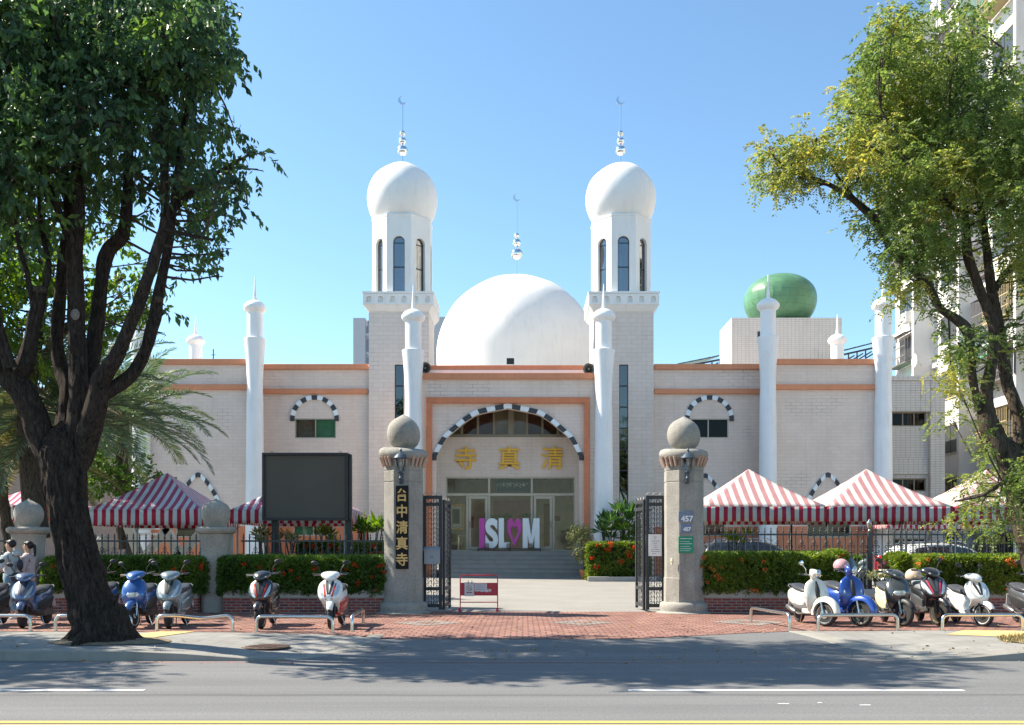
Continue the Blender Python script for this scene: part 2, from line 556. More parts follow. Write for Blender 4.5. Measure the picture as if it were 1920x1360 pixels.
for m_, sc_ in ((bark, 9), (bark2, 9)):
    t = m_.node_tree; b = t.nodes['Principled BSDF']
    g = nd(t, 'ShaderNodeNewGeometry'); mp = nd(t, 'ShaderNodeMapping')
    mp.inputs['Scale'].default_value = (sc_, sc_, sc_ * .22)
    n = nd(t, 'ShaderNodeTexNoise', i_Scale=2.2, i_Detail=10, i_Roughness=.75, i_Distortion=1.2)
    bp = nd(t, 'ShaderNodeBump', i_Strength=1.0, i_Distance=.12)
    t.links.new(g.outputs['Position'], mp.inputs[0]); t.links.new(mp.outputs[0], n.inputs['Vector'])
    t.links.new(n.outputs[0], bp.inputs['Height']); t.links.new(bp.outputs[0], b.inputs['Normal'])
    cr = nd(t, 'ShaderNodeValToRGB')
    e = cr.color_ramp.elements
    c0 = (.014, .011, .010) if m_ is bark else (.04, .03, .024)
    c1 = (.10, .072, .058) if m_ is bark else (.19, .145, .11)
    e[0].position = .38; e[0].color = c4(c0); e[1].position = .62; e[1].color = c4(c1)
    t.links.new(n.outputs[0], cr.inputs[0]); t.links.new(cr.outputs[0], b.inputs['Base Color'])
    b.inputs['Specular IOR Level'].default_value = .15

for m_ in (granite, granite2):
    t = m_.node_tree; b = t.nodes['Principled BSDF']; src = b.inputs['Base Color'].links[0].from_socket
    g = nd(t, 'ShaderNodeNewGeometry'); v = nd(t, 'ShaderNodeTexVoronoi', i_Scale=60); t.links.new(g.outputs['Position'], v.inputs['Vector'])
    r_ = nd(t, 'ShaderNodeSeparateColor'); t.links.new(v.outputs['Color'], r_.inputs[0])
    mr = nd(t, 'ShaderNodeMapRange'); mr.inputs['To Min'].default_value = .80; mr.inputs['To Max'].default_value = 1.14; t.links.new(r_.outputs[0], mr.inputs[0])
    mx = nd(t, 'ShaderNodeMix', data_type='RGBA', blend_type='MULTIPLY'); mx.inputs['Factor'].default_value = 1; t.links.new(src, mx.inputs[6]); t.links.new(mr.outputs[0], mx.inputs[7]); t.links.new(mx.outputs[2], b.inputs['Base Color'])
# asphalt: fine aggregate, long wheel bands, a darker joint
def asphalt():
    m, t, b = nodemat('asphalt')
    L = t.links.new
    g = nd(t, 'ShaderNodeNewGeometry')
    n1 = nd(t, 'ShaderNodeTexNoise', i_Scale=35, i_Detail=8, i_Roughness=.8)
    L(g.outputs['Position'], n1.inputs['Vector'])
    mp = nd(t, 'ShaderNodeMapping'); mp.inputs['Scale'].default_value = (.06, .9, 1)
    L(g.outputs['Position'], mp.inputs[0])
    n2 = nd(t, 'ShaderNodeTexNoise', i_Scale=1.8, i_Detail=9, i_Roughness=.7)
    L(mp.outputs[0], n2.inputs['Vector'])
    cr = nd(t, 'ShaderNodeValToRGB'); e = cr.color_ramp.elements
    e[0].position = .3; e[0].color = (.090, .092, .094, 1); e[1].position = .7; e[1].color = (.215, .217, .218, 1)
    L(n1.outputs[0], cr.inputs[0])
    mr = nd(t, 'ShaderNodeMapRange'); mr.inputs['From Min'].default_value = .3; mr.inputs['From Max'].default_value = .7
    mr.inputs['To Min'].default_value = .82; mr.inputs['To Max'].default_value = 1.15
    L(n2.outputs[0], mr.inputs[0])
    # longitudinal paving joint, a real dark line in the surface just inside the lane line
    sx = nd(t, 'ShaderNodeSeparateXYZ'); L(g.outputs['Position'], sx.inputs[0])
    n3 = nd(t, 'ShaderNodeTexNoise', i_Scale=1.2, i_Detail=5); L(g.outputs['Position'], n3.inputs['Vector'])
    ma = nd(t, 'ShaderNodeMath', operation='MULTIPLY_ADD'); L(n3.outputs[0], ma.inputs[0]); ma.inputs[1].default_value = .10; L(sx.outputs[1], ma.inputs[2])
    sb = nd(t, 'ShaderNodeMath', operation='SUBTRACT'); L(ma.outputs[0], sb.inputs[0]); sb.inputs[1].default_value = 11.05
    ab = nd(t, 'ShaderNodeMath', operation='ABSOLUTE'); L(sb.outputs[0], ab.inputs[0])
    jr = nd(t, 'ShaderNodeMapRange'); jr.inputs['From Min'].default_value = .02; jr.inputs['From Max'].default_value = .11
    jr.inputs['To Min'].default_value = .72; jr.inputs['To Max'].default_value = 1
    L(ab.outputs[0], jr.inputs[0])
    m1 = nd(t, 'ShaderNodeMix', data_type='RGBA', blend_type='MULTIPLY'); m1.inputs['Factor'].default_value = 1
    L(cr.outputs[0], m1.inputs[6]); L(mr.outputs[0], m1.inputs[7])
    m2 = nd(t, 'ShaderNodeMix', data_type='RGBA', blend_type='MULTIPLY'); m2.inputs['Factor'].default_value = 1
    L(m1.outputs[2], m2.inputs[6]); L(jr.outputs[0], m2.inputs[7])
    L(m2.outputs[2], b.inputs['Base Color'])
    b.inputs['Roughness'].default_value = .85
    b.inputs['Specular IOR Level'].default_value = .25
    bp = nd(t, 'ShaderNodeBump', i_Strength=.5, i_Distance=.01); L(n1.outputs[0], bp.inputs['Height']); L(bp.outputs[0], b.inputs['Normal'])
    return m
asph = asphalt()
def worn(name, col, thr=.36):
    """road paint worn through to holes here and there"""
    m, t, b = nodemat(name); L = t.links.new
    g = nd(t, 'ShaderNodeNewGeometry'); n = nd(t, 'ShaderNodeTexNoise', i_Scale=14, i_Detail=8, i_Roughness=.8)
    L(g.outputs['Position'], n.inputs['Vector'])
    mr = nd(t, 'ShaderNodeMapRange'); mr.inputs['From Min'].default_value = thr - .04; mr.inputs['From Max'].default_value = thr + .06
    L(n.outputs[0], mr.inputs[0])
    mx = nd(t, 'ShaderNodeMix', data_type='RGBA'); L(mr.outputs[0], mx.inputs['Factor'])
    mx.inputs[6].default_value = (.15, .15, .148, 1); mx.inputs[7].default_value = c4(col)
    L(mx.outputs[2], b.inputs['Base Color']); b.inputs['Roughness'].default_value = .7
    return m

# ---------------------------------------------------------------- ground
def sm(a, b, x):
    t_ = min(1, max(0, (x - a) / (b - a))); return t_ * t_ * (3 - 2 * t_)
def front(x):
    """depth at which the red paving starts"""
    return float(np.interp(x, [-40, -8, -3.2, -2.6, 2, 5.05, 40], [17.9, 17.9, 17.65, 17.0, 17.0, 18.25, 18.25]))
def G(x, d):
    if d <= 14.35: return 0.0
    side = sm(-3.2, -6.0, x) if x < 0 else sm(5.9, 8.0, x)
    r = .12 * sm(14.35, 18.5, d)
    z = r * (1 - side) + .15 * side * (1 - sm(16, 20, d)) + .12 * side * sm(16, 20, d)
    if d > 24: z = .12 + .38 * min(1, (d - 24) / 17)
    return z
def sheet(name, m, x0, x1, nx, lo, hi, ny, dz=0, zf=G):
    mb = MB(); vs = []; fs = []
    for i in range(nx + 1):
        x = x0 + (x1 - x0) * i / nx
        for j in range(ny + 1):
            a = lo(x) if callable(lo) else lo; b_ = hi(x) if callable(hi) else hi
            d = a + (b_ - a) * j / ny
            vs.append((x, d, zf(x, d + 1e-4) + dz))
    for i in range(nx):
        for j in range(ny):
            k = i * (ny + 1) + j
            fs.append((k, k + ny + 1, k + ny + 2, k + 1))
    mb.add(vs, fs)
    return struct(mb.build(name, m, fixn=False))
mb = MB(); mb.quad((-900, -700, -.06), (900, -700, -.06), (900, 1500, -.06), (-900, 1500, -.06))
struct(mb.build('ground', mat('far_ground', (.2, .2, .18), .9, coords='World', scale=.05), smooth=0, fixn=False))
sheet('road', asph, -160, 160, 2, -30, 14.35, 1)
lx = lambda d: float(np.interp(d, [14.3, 15.4, 17.1, 17.8], [-3.55, -2.85, -2.55, -2.5]))
rx = lambda d: float(np.interp(d, [14.3, 15.2, 16.6, 18.3], [6.1, 5.55, 5.3, 5.02]))
# driveway apron of asphalt between the two dropped kerbs
mb = MB(); vs = []; fs = []
nr, nc = 16, 24
for j in range(nr + 1):
    for i in range(nc + 1):
        f_ = i / nc; g_ = j / nr
        d = 14.35 + g_ * 3
        for _ in range(3):
            x = lx(d) - .12 + (rx(d) + .12 - lx(d) + .12) * f_; d = 14.35 + (front(x) + .02 - 14.35) * g_
        vs.append((x, d, G(x, d)))
for j in range(nr):
    for i in range(nc):
        k = j * (nc + 1) + i; fs.append((k, k + 1, k + nc + 2, k + nc + 1))
mb.add(vs, fs); struct(mb.build('driveway', asph, fixn=False))
# sidewalks either side
def swalk(name, xe, xfar, sgn):
    mb = MB(); vs = []; fs = []; nx, ny = 50, 14
    for i in range(nx + 1):
        for j in range(ny + 1):
            g_ = j / ny; d = 14.5 + g_ * 3.3
            for _ in range(3):
                a = xe(d); x = a + (xfar - a) * (i / nx) ** 1.6; d = 14.5 + (front(x) - 14.5) * g_
            vs.append((x, d, G(x, d) + .004))
    for i in range(nx):
        for j in range(ny):
            k = i * (ny + 1) + j; fs.append((k, k + ny + 1, k + ny + 2, k + 1))
    mb.add(vs, fs)
    struct(mb.build(name, swtile))
swalk('sidewalk', lambda d: lx(d) - .28, -45, -1)
swalk('sidewalk', lambda d: rx(d) + .45, 45, 1)
def kerb(name, path, wdt, m):
    """kerb stone swept along a path in (x, y); top follows the ground, outer face goes down to the road"""
    mb = MB(); P_ = [np.array(p) for p in path]; rows = []
    for i, p in enumerate(P_):
        t_ = P_[min(i + 1, len(P_) - 1)] - P_[max(i - 1, 0)]; t_ = t_ / np.linalg.norm(t_)
        nrm = np.array([-t_[1], t_[0]]) * wdt[1]
        q = p + nrm * wdt[0]
        z = G(q[0], max(q[1], 14.36)) + .010
        z2 = G(p[0], max(p[1], 14.36)) + .012
        zz = z if p[1] < 14.6 else z2
        rows.append([(p[0], p[1], -.03), (p[0], p[1], zz - .012), (p[0] + nrm[0] * .02, p[1] + nrm[1] * .02, zz), (q[0], q[1], z), (q[0], q[1], -.03)])
    mb.loft([[Vector(v) for v in r] for r in rows])
    return struct(mb.build(name, m))
kp = [(-45, 14.35)] + [(x, 14.35) for x in np.linspace(-30, -4.2, 30)] + [(lx(d), d) for d in np.linspace(14.45, 17.6, 14)]
kerb('kerb', kp, (.28, 1), kerbm)
kp = [(rx(d), d) for d in np.linspace(18.2, 14.45, 14)] + [(x, 14.35) for x in np.linspace(6.7, 30, 30)] + [(45, 14.35)]
kerb('kerb', kp, (.45, 1), kerbm)
sheet('brick_pavement', paver, -45, 45, 120, front, 23.95, 12, .008)
sheet('yard', yardm, -60, 60, 4, 23.95, 41, 4, 0)
sheet('yard_rear', yardm, -60, 60, 2, 41, 75, 2, 0)
def patch(name, poly, m, dz=.014):
    mb = MB(); mb.add([(x, d, G(x, d) + dz) for x, d in poly], [tuple(range(len(poly)))])
    return struct(mb.build(name, m, fixn=False))
for cx, cd, a, b_ in ((1.25, 20.3, .72, .75), (-2.0, 20.2, .75, .75), (4.8, 20.4, .8, .9)):
    patch('paving_diamond', [(cx - a, cd), (cx, cd - b_), (cx + a, cd), (cx, cd + b_)], paverg)
    patch('paving_diamond', [(cx - a * .33, cd), (cx, cd - b_ * .33), (cx + a * .33, cd), (cx, cd + b_ * .33)], paver, .018)
whitep = worn('white_road_paint', (.72, .72, .70)); yellowp = worn('yellow_road_paint', (.72, .50, .10), .3); redp = worn('red_road_paint', (.42, .12, .09), .5)
for x0, x1 in ((-28.5, -24.5), (-18.5, -14.5), (-8.5, -4.48), (1.25, 5.22), (11.2, 15.2), (21.2, 25.2)):
    patch('lane_marking', [(x0, 11.31), (x1, 11.31), (x1, 11.42), (x0, 11.42)], whitep, .005)
for d in (9.0, 9.2): patch('centre_line', [(-120, d), (120, d), (120, d + .11), (-120, d + .11)], yellowp, .005)
patch('red_kerb_line', [(-45, 14.16), (45, 14.16), (45, 14.25), (-45, 14.25)], redp, .005)
for x0, d0, l_ in ((2.75, 10.35, .12), (3.6, 10.26, .12), (3.2, 10.42, .05)):
    patch('paint_fleck', [(x0, d0), (x0 + l_, d0), (x0 + l_ * 1.1, d0 + .035), (x0 + .01, d0 + .03)], whitep, .005)
tact = brickmat('yellow_tactile', (.62, .43, .17), (.66, .47, .2), (.45, .33, .16), .3, .3, .01, .8, flat=True, var=.15, offset=0)
patch('tactile_paving', [(-7.05, 16.55), (-6.35, 16.55), (-6.1, 17.86), (-6.75, 17.86)], tact)
patch('tactile_paving', [(7.6, 17.2), (8.6, 16.5), (11, 16.5), (11, 17.2), (9, 18.2), (8.35, 18.2)], tact)
soil = mat('tree_pit_soil', (.20, .15, .095), .95, var=.35, scale=8, bump=1, bscale=30, coords='World')
drygrass = mat('dry_grass_soil', (.34, .27, .15), .95, var=.35, scale=12, bump=1, bscale=50, coords='World')
def pit(cx, cd, a, b_, m, h_=.05):
    mb = MB(); n = 36; vs = [(cx, cd, G(cx, cd) + h_ + .03)]; fs = []
    for k, rr in enumerate((.5, .8, 1)):
        for i in range(n):
            an = 2 * PI * i / n; q = rr * (1 + .16 * noise.noise(Vector((math.cos(an) * 1.5, math.sin(an) * 1.5, cx))))
            x, d = cx + a * q * math.cos(an), cd + b_ * q * math.sin(an)
            vs.append((x, d, G(x, d) + (.016 if rr == 1 else h_ * (1.3 - rr) + .02 + .02 * noise.noise(Vector((x * 4, d * 4, 0))))))
    for i in range(n):
        j = (i + 1) % n
        fs.append((0, 1 + i, 1 + j))
        for k in range(2): fs.append((1 + k * n + i, 1 + (k + 1) * n + i, 1 + (k + 1) * n + j, 1 + k * n + j))
    mb.add(vs, fs); struct(mb.build('tree_pit', m, fixn=False))
pit(-6.75, 15.75, .95, .62, soil)
pit(8.9, 15.8, 1.0, .7, drygrass)
# manhole cover with a rusty trail
rust = mat('rusty_cast_iron', (.12, .075, .055), .75, var=.3, scale=14, bump=.8, bscale=90, metal=.3)
mc = MB(); mc.lathe([(.40, 0), (.40, .014), (.36, .018), (.355, .012), (.33, .012), (.325, .018), (0, .018)], (0, 0, 0), 36)
for i in range(-4, 5):
    for j in range(-4, 5):
        if i * i + j * j < 17: mc.box(i * .065 - .02, i * .065 + .02, j * .065 - .02, j * .065 + .02, .017, .024)
o = mc.build('manhole_cover', rust); o.location = (-4.22, 15.72, G(-4.22, 15.72) + .006)
tag(o, 'round rusty iron manhole cover set in the sidewalk left of the driveway', 'manhole cover')
# ---------------------------------------------------------------- mosque
MX = -.62
mosque = thing('mosque', 'white domed mosque of pale tile with two lantern minarets and orange bands behind the gate', 'mosque', (MX, 46, .5))
def part(mb, name, m, parent=None, **kw): return mb.build(name, m, parent or mosque, **kw)
YW, YR, YP = 43.5, 44.7, 41.5
ZB1, ZB2 = (10.07, 10.31), (8.93, 9.16)
wingL = (XX(275, YW), XX(470, YW)); wingR = (XX(1452, YW), XX(1652, YW))
recL = (wingL[1], XX(691, YR)); recR = (XX(1226, YR), wingR[0])
OR = 2.75        # orange base height
def wall_with_holes(mb, x0, x1, y, z0, z1, holes, depth=.16):
    """front wall face in the plane y with rectangular holes (x0,x1,z0,z1) and their reveals"""
    xs = sorted({x0, x1} | {h[0] for h in holes} | {h[1] for h in holes})
    zs = sorted({z0, z1} | {h[2] for h in holes} | {h[3] for h in holes})
    for i in range(len(xs) - 1):
        for j in range(len(zs) - 1):
            cx, cz = (xs[i] + xs[i + 1]) / 2, (zs[j] + zs[j + 1]) / 2
            if any(h[0] < cx < h[1] and h[2] < cz < h[3] for h in holes): continue
            mb.quad((xs[i], y, zs[j]), (xs[i + 1], y, zs[j]), (xs[i + 1], y, zs[j + 1]), (xs[i], y, zs[j + 1]))
    for a, b, c, d in holes:
        for p, q in (((a, c), (b, c)), ((b, c), (b, d)), ((b, d), (a, d)), ((a, d), (a, c))):
            mb.quad((p[0], y, p[1]), (q[0], y, q[1]), (q[0], y + depth, q[1]), (p[0], y + depth, p[1]))
def window(x0, x1, z0, z1, y, fm, pm, mull=(.5,), fw=.05, parent=None, proud=.03, cur=None, rails=()):
    """framed window set in the plane y: frame part with its pane as sub-part"""
    mb = MB(); y0, y1 = y - proud, y + .06
    mb.box(x0, x1, y0, y1, z0, z0 + fw); mb.box(x0, x1, y0, y1, z1 - fw, z1)
    mb.box(x0, x0 + fw, y0 + .002, y1, z0 + fw, z1 - fw); mb.box(x1 - fw, x1, y0 + .002, y1, z0 + fw, z1 - fw)
    for q in mull:
        xm = x0 + (x1 - x0) * q; mb.box(xm - fw * .5, xm + fw * .5, y0 + .008, y1, z0 + fw, z1 - fw)
    for q in rails:
        zm = z0 + (z1 - z0) * q; mb.box(x0 + fw, x1 - fw, y0 + .012, y1, zm - fw * .4, zm + fw * .4)
    f = mb.build('window', fm, parent or mosque, bevel=.006)
    pn = MB(); pn.box(x0 + fw * .5, x1 - fw * .5, y + .03, y + .04, z0 + fw * .5, z1 - fw * .5)
    pn.build('pane', pm, f)
    bk = MB(); bk.box(x0, x1, y + .5, y + .52, z0 - .3, z1 + .3)
    for q in (0, 1): bk.box(x0 if q == 0 else x1 - .02, x0 + .02 if q == 0 else x1, y + .065, y + .5, z0 - .3, z1 + .3)
    bk.build('room_behind', cur or roomdark, f)
    return f
roomdark = mat('dim_room', (.12, .10, .09), .9)
curtain = mat('grey_curtain', (.22, .19, .17), .9, var=.2, scale=6)
greencurt = mat('green_blind', (.05, .22, .13), .6)
# wings and recessed wings, with bands, base and holes for the windows
holesL = [(P(553, 0, YR)[0], P(630, 0, YR)[0], ZZ(822, YR), ZZ(785, YR)), (P(550, 0, YR)[0], P(625, 0, YR)[0], ZZ(1005, YR), ZZ(975, YR))]
holesR = [(P(1290, 0, YR)[0], P(1366, 0, YR)[0], ZZ(822, YR), ZZ(785, YR)), (P(1285, 0, YR)[0], P(1360, 0, YR)[0], ZZ(1005, YR), ZZ(975, YR))]
holesWL = [(P(330, 0, YW)[0], P(415, 0, YW)[0], ZZ(1008, YW), ZZ(968, YW))]
holesWR = [(P(1513, 0, YW)[0], P(1595, 0, YW)[0], ZZ(1008, YW), ZZ(968, YW))]
def block(x0, x1, y, yb, holes):
    m1 = MB(); m2 = MB()
    hu = [h for h in holes if h[2] > OR]; hl = [h for h in holes if h[2] <= OR]
    # holes that cross the base line are cut in both
    wall_with_holes(m1, x0, x1, y, OR, 10.07, [(h[0], h[1], max(h[2], OR), h[3]) for h in holes if h[3] > OR])
    m1.quad((x0, y, OR), (x0, yb, OR), (x0, yb, 10.07), (x0, y, 10.07)); m1.quad((x1, y, OR), (x1, yb, OR), (x1, yb, 10.07), (x1, y, 10.07))
    m1.quad((x0, y + .3, 10.06), (x1, y + .3, 10.06), (x1, yb, 10.06), (x0, yb, 10.06))
    part(m1, 'wall', tile, smooth=0)
    wall_with_holes(m2, x0, x1, y - .02, .2, OR, [(h[0], h[1], h[2], min(h[3], OR)) for h in holes if h[2] < OR])
    m2.quad((x0 - .02, y - .02, .2), (x0 - .02, yb, .2), (x0 - .02, yb, OR), (x0 - .02, y - .02, OR)); m2.quad((x1 + .02, y - .02, .2), (x1 + .02, yb, .2), (x1 + .02, yb, OR), (x1 + .02, y - .02, OR))
    m2.quad((x0, y - .02, OR), (x1, y - .02, OR), (x1, y, OR), (x0, y, OR))
    part(m2, 'orange_base', orangew, smooth=0)
block(wingL[0], wingL[1], YW, 60, holesWL); block(wingR[0], wingR[1], YW, 60, holesWR)
block(recL[0] + .01, recL[1] + .3, YR, 58, holesL); block(recR[0] - .3, recR[1] - .01, YR, 58, holesR)
def band(x0, x1, y, z, back=.35, l=.12, r=.12, ret=0):
    mb = MB(); mb.box(x0 - l, x1 + r, y - .14, y + back, z[0], z[1]); part(mb, 'orange_band', orange, bevel=.012)
for z in (ZB1, ZB2):
    bk = .35 if z is ZB1 else .02
    for a, b in (wingL, wingR): band(a, b, YW, z, bk)
    band(recL[0], recL[1], YR, z, bk, -.02, 0); band(recR[0], recR[1], YR, z, bk, 0, -.02)
    for x, s_ in ((wingL[1], 1), (wingR[0], -1)):
        mb = MB(); a, b = (x - .1, x + .13) if s_ > 0 else (x - .13, x + .1)
        mb.box(a, b, YW + .36, YR - .15, z[0] + .001, z[1] - .001); part(mb, 'orange_band', orange)
window(*holesL[0], YR + .03, greenframe, glass, cur=curtain); window(*holesR[0], YR + .03, beigeframe, glassd, cur=roomdark)
gb = MB(); gb.box(holesL[0][0] + .95, holesL[0][1] - .08, YR + .12, YR + .14, holesL[0][2] + .06, holesL[0][3] - .06); gb.build('blind', greencurt, mosque)
gb = MB(); gb.box(holesL[1][0] + .05, holesL[1][1] - .9, YR + .12, YR + .14, holesL[1][2] + .06, holesL[1][3] - .06); gb.build('blind', greencurt, mosque)
for h in (holesL[1], holesR[1]): window(*h, YR + .03, beigeframe, glass, cur=roomdark)
for h in (holesWL[0], holesWR[0]): window(*h, YW + .03, beigeframe, glass, mull=(.47,), cur=roomdark)
# striped arches
def stripes(cx, y, hw, rise, zs, th, n, first_dark=True, shape=None, leg=.15, proud=.07, depth=None):
    """arch of n alternating blocks; outer half width hw, outer rise, springing zs, thickness th"""
    shape = shape or (lambda u: math.sqrt(max(0, 1 - u * u)))
    def curve(hw_, rise_):
        pts = [(hw_ * math.sin(PI * i / 400 - PI / 2), 0) for i in range(401)]
        pts = [(x, rise_ * shape(min(1, abs(x) / hw_))) for x, _ in pts]
        pts = [(-hw_, -leg)] + pts + [(hw_, -leg)]
        acc = [0]
        for a, b in zip(pts, pts[1:]): acc.append(acc[-1] + math.hypot(b[0] - a[0], b[1] - a[1]))
        return pts, [q / acc[-1] for q in acc]
    po, ao = curve(hw, rise); pi_, ai = curve(hw - th, rise - th * 1.0)
    def at(pts, acc, t_):
        return (np.interp(t_, acc, [p[0] for p in pts]), np.interp(t_, acc, [p[1] for p in pts]))
    for c in (0, 1):
        for k in range(n):
            mb = MB()
            dark = (abs(k - n // 2) % 2 == 0) == first_dark
            if dark != (c == 1): continue
            t0, t1 = k / n + .0004, (k + 1) / n - .0004; m_ = 5
            ring = [at(po, ao, t0 + (t1 - t0) * i / m_) for i in range(m_ + 1)] + [at(pi_, ai, t1 + (t0 - t1) * i / m_) for i in range(m_ + 1)]
            mb.prism([(cx + p[0], zs + p[1]) for p in ring], y - proud - (.004 if c else 0), y + (depth or .02))
            part(mb, 'arch_stripe', blackstone if c else whitestone, smooth=20)
rd = lambda u: math.sqrt(max(0, 1 - u * u))
pt = lambda u: (1 - u ** 1.35) ** .8
for x in (XX(590, YR), XX(1330, YR)): stripes(x, YR, 1.13, 1.1, ZZ(786, YR), .2, 13, True, rd, .1)
for x, y in ((XX(372, YW), YW), (XX(1552, YW), YW), (XX(1322, YR), YR)):
    stripes(x, y, 1.08, 1.55, ZZ(950, y), .2, 15, True, pt, .3)

# ---- portal
px0, px1 = XX(790, YP), XX(1117, YP)
ax = XX(952, YP)
zs, hwi, rise_i = 5.73, 3.10, 2.08
tab = ([0, .39, .51, .6, .785, .88, 1], [1, .885, .80, .71, .485, .335, 0])
pshape = lambda u: float(np.interp(u, np.linspace(0, 1, 41), PS))
_s = spline(list(zip(*tab)), 8); PS = np.interp(np.linspace(0, 1, 41), [q[0] for q in _s], [q[1] for q in _s])
fx0, fx1, fzt, ft = XX(799, YP), XX(1106, YP), ZZ(745, YP), .25
ob = MB()   # outer wall round the frame
for a, b, c, d in ((px0, fx0 + .05, .3, 9.05), (fx1 - .05, px1, .3, 9.05), (fx0 + .05, fx1 - .05, fzt - .05, 9.05)):
    ob.box(a, b, YP, YP + .4, c, d)
ob.quad((px0, YP + .4, .3), (px0, 46, .3), (px0, 46, 9.05), (px0, YP + .4, 9.05)); ob.quad((px1, YP + .4, .3), (px1, 46, .3), (px1, 46, 9.05), (px1, YP + .4, 9.05))
ob.quad((px0, YP, 9.04), (px1, YP, 9.04), (px1, 46, 9.04), (px0, 46, 9.04))
part(ob, 'portal_wall', tile, smooth=0)
fr = MB()
fr.box(fx0, fx1, YP - .06, YP + .2, fzt - ft, fzt)
fr.box(fx0, fx0 + ft, YP - .058, YP + .2, .3, fzt - ft); fr.box(fx1 - ft, fx1, YP - .058, YP + .2, .3, fzt - ft)
part(fr, 'orange_frame', orangew, bevel=.01)
YA = YP + .16
am = MB(); arch_cell(am, Matrix.Translation((0, YA, 0)), fx0 + ft, fx1 - ft, .5, fzt - ft + .02, ax, hwi, .5, zs, rise_i, .3, pshape, 60)
part(am, 'arch_wall', tile, smooth=0)
stripes(ax, YA, hwi + .2, rise_i + .22, zs, .21, 23, False, pshape, .17)
cm = MB(); cm.box(XX(786, YP) - .02, XX(1121, YP), YP - .16, YP + .5, 9.05, 9.30); part(cm, 'orange_band', orange, bevel=.012)
cm = MB(); cm.box(px0 + .1, px1 - .1, YP + .25, YP + .5, 9.30, 9.50); part(cm, 'parapet', white)
cm = MB(); cm.box(px0 + .15, px1 - .15, YP + .30, YP + .6, 9.50, 9.72); part(cm, 'orange_band', orange, bevel=.012)
# recess behind the arch
YB = 43.3
rc = MB()
gx0, gx1, gz1 = XX(836, YB), XX(1078, YB), ZZ(894, YB)
wx0, wx1, wz0, wz1 = XX(838, YB), XX(1066, YB), ZZ(820, YB), 8.2
FLOOR = 1.62
wall_with_holes(rc, ax - hwi - .2, ax + hwi + .2, YB, FLOOR, 8.3, [(gx0, gx1, FLOOR, gz1), (wx0, wx1, wz0, wz1)], .2)
part(rc, 'inner_wall', tile, smooth=0)
rc = MB()
rc.box(ax - hwi - .25, ax - hwi - .2, YA + .3, YB, FLOOR, 8.3); rc.box(ax + hwi + .2, ax + hwi + .25, YA + .3, YB, FLOOR, 8.3)
rc.box(ax - hwi - .25, ax + hwi + .25, YA + .3, YB, 8.3, 8.4)
part(rc, 'recess_side', mat('porch_plaster', (.78, .72, .66), .8), smooth=0)
# upper window strip
wf = MB(); y0, y1 = YB + .04, YB + .12
wf.box(wx0, wx1, y0, y1, wz0, wz0 + .14); wf.box(wx0, wx1, y0, y1, wz1 - .1, wz1)
ux = [XX(p, YB) for p in (840, 866, 896, 926, 958, 988, 1017, 1046, 1064)]
for i, u in enumerate(ux):
    h_ = .13 if i == 4 else .05
    wf.box(u - h_, u + h_, y0 + .003, y1, wz0 + .14, wz1 - .1)
wf = part(wf, 'upper_window', bronze, bevel=.008)
for i in range(8):
    p_ = MB(); p_.box(ux[i] + .04, ux[i + 1] - .04, YB + .08, YB + .09, wz0 + .1, wz1 - .05); p_.build('pane', glass, wf)
cr_ = [mat('maroon_curtain', (.10, .045, .04), .8), mat('dim_beige_room', (.25, .23, .18), .8)]
for i in range(8):
    p_ = MB(); p_.box(ux[i], ux[i + 1], YB + .45, YB + .47, wz0 - .2, wz1 + .1); p_.build('curtain', cr_[1] if i in (0, 3, 4, 7) else cr_[0], wf)
# gold characters 寺 真 清 across the inner wall
for ch, px in (('寺', 874), ('真', 955), ('清', 1035)):
    text('gold_character', ch, (XX(px, YB), YB - .07, ZZ(859, YB)), 1.08, gold, mosque, .035, .012, .98)
# glazed entrance
ef = MB(); y0, y1 = YB + .02, YB + .14
zt1, zt2 = ZZ(925, YB), ZZ(930, YB)
ef.box(gx0, gx1, y0, y1, gz1 - .08, gz1); ef.box(gx0, gx1, y0 + .004, y1, FLOOR, FLOOR + .06); ef.box(gx0, gx1, y0 + .002, y1, zt2, zt1)
ef.box(gx0, gx0 + .06, y0 + .004, y1, FLOOR + .06, gz1 - .08); ef.box(gx1 - .06, gx1, y0 + .004, y1, FLOOR + .06, gz1 - .08)
for p in (917, 997):
    x = XX(p, YB); ef.box(x - .05, x + .05, y0 + .006, y1, FLOOR + .06, zt2); ef.box(x - .045, x + .045, y0 + .006, y1, zt1, gz1 - .08)
for p in (876, 1038):
    x = XX(p, YB); ef.box(x - .05, x + .05, y0 + .006, y1, FLOOR + .06, zt2)
ef = part(ef, 'entrance_frame', beigeframe, bevel=.008)
for a, b, c, d in ((836, 876, 0, 1), (917, 997, 0, 1), (1038, 1078, 0, 1), (836, 917, 1, 2), (917, 997, 1, 2), (997, 1078, 1, 2)):
    z0_, z1_ = (FLOOR + .03, zt2 + .02) if c == 0 else (zt1 - .02, gz1 - .04)
    p_ = MB(); p_.box(XX(a, YB) + .02, XX(b, YB) - .02, YB + .08, YB + .088, z0_, z1_); p_.build('pane', glass, ef)
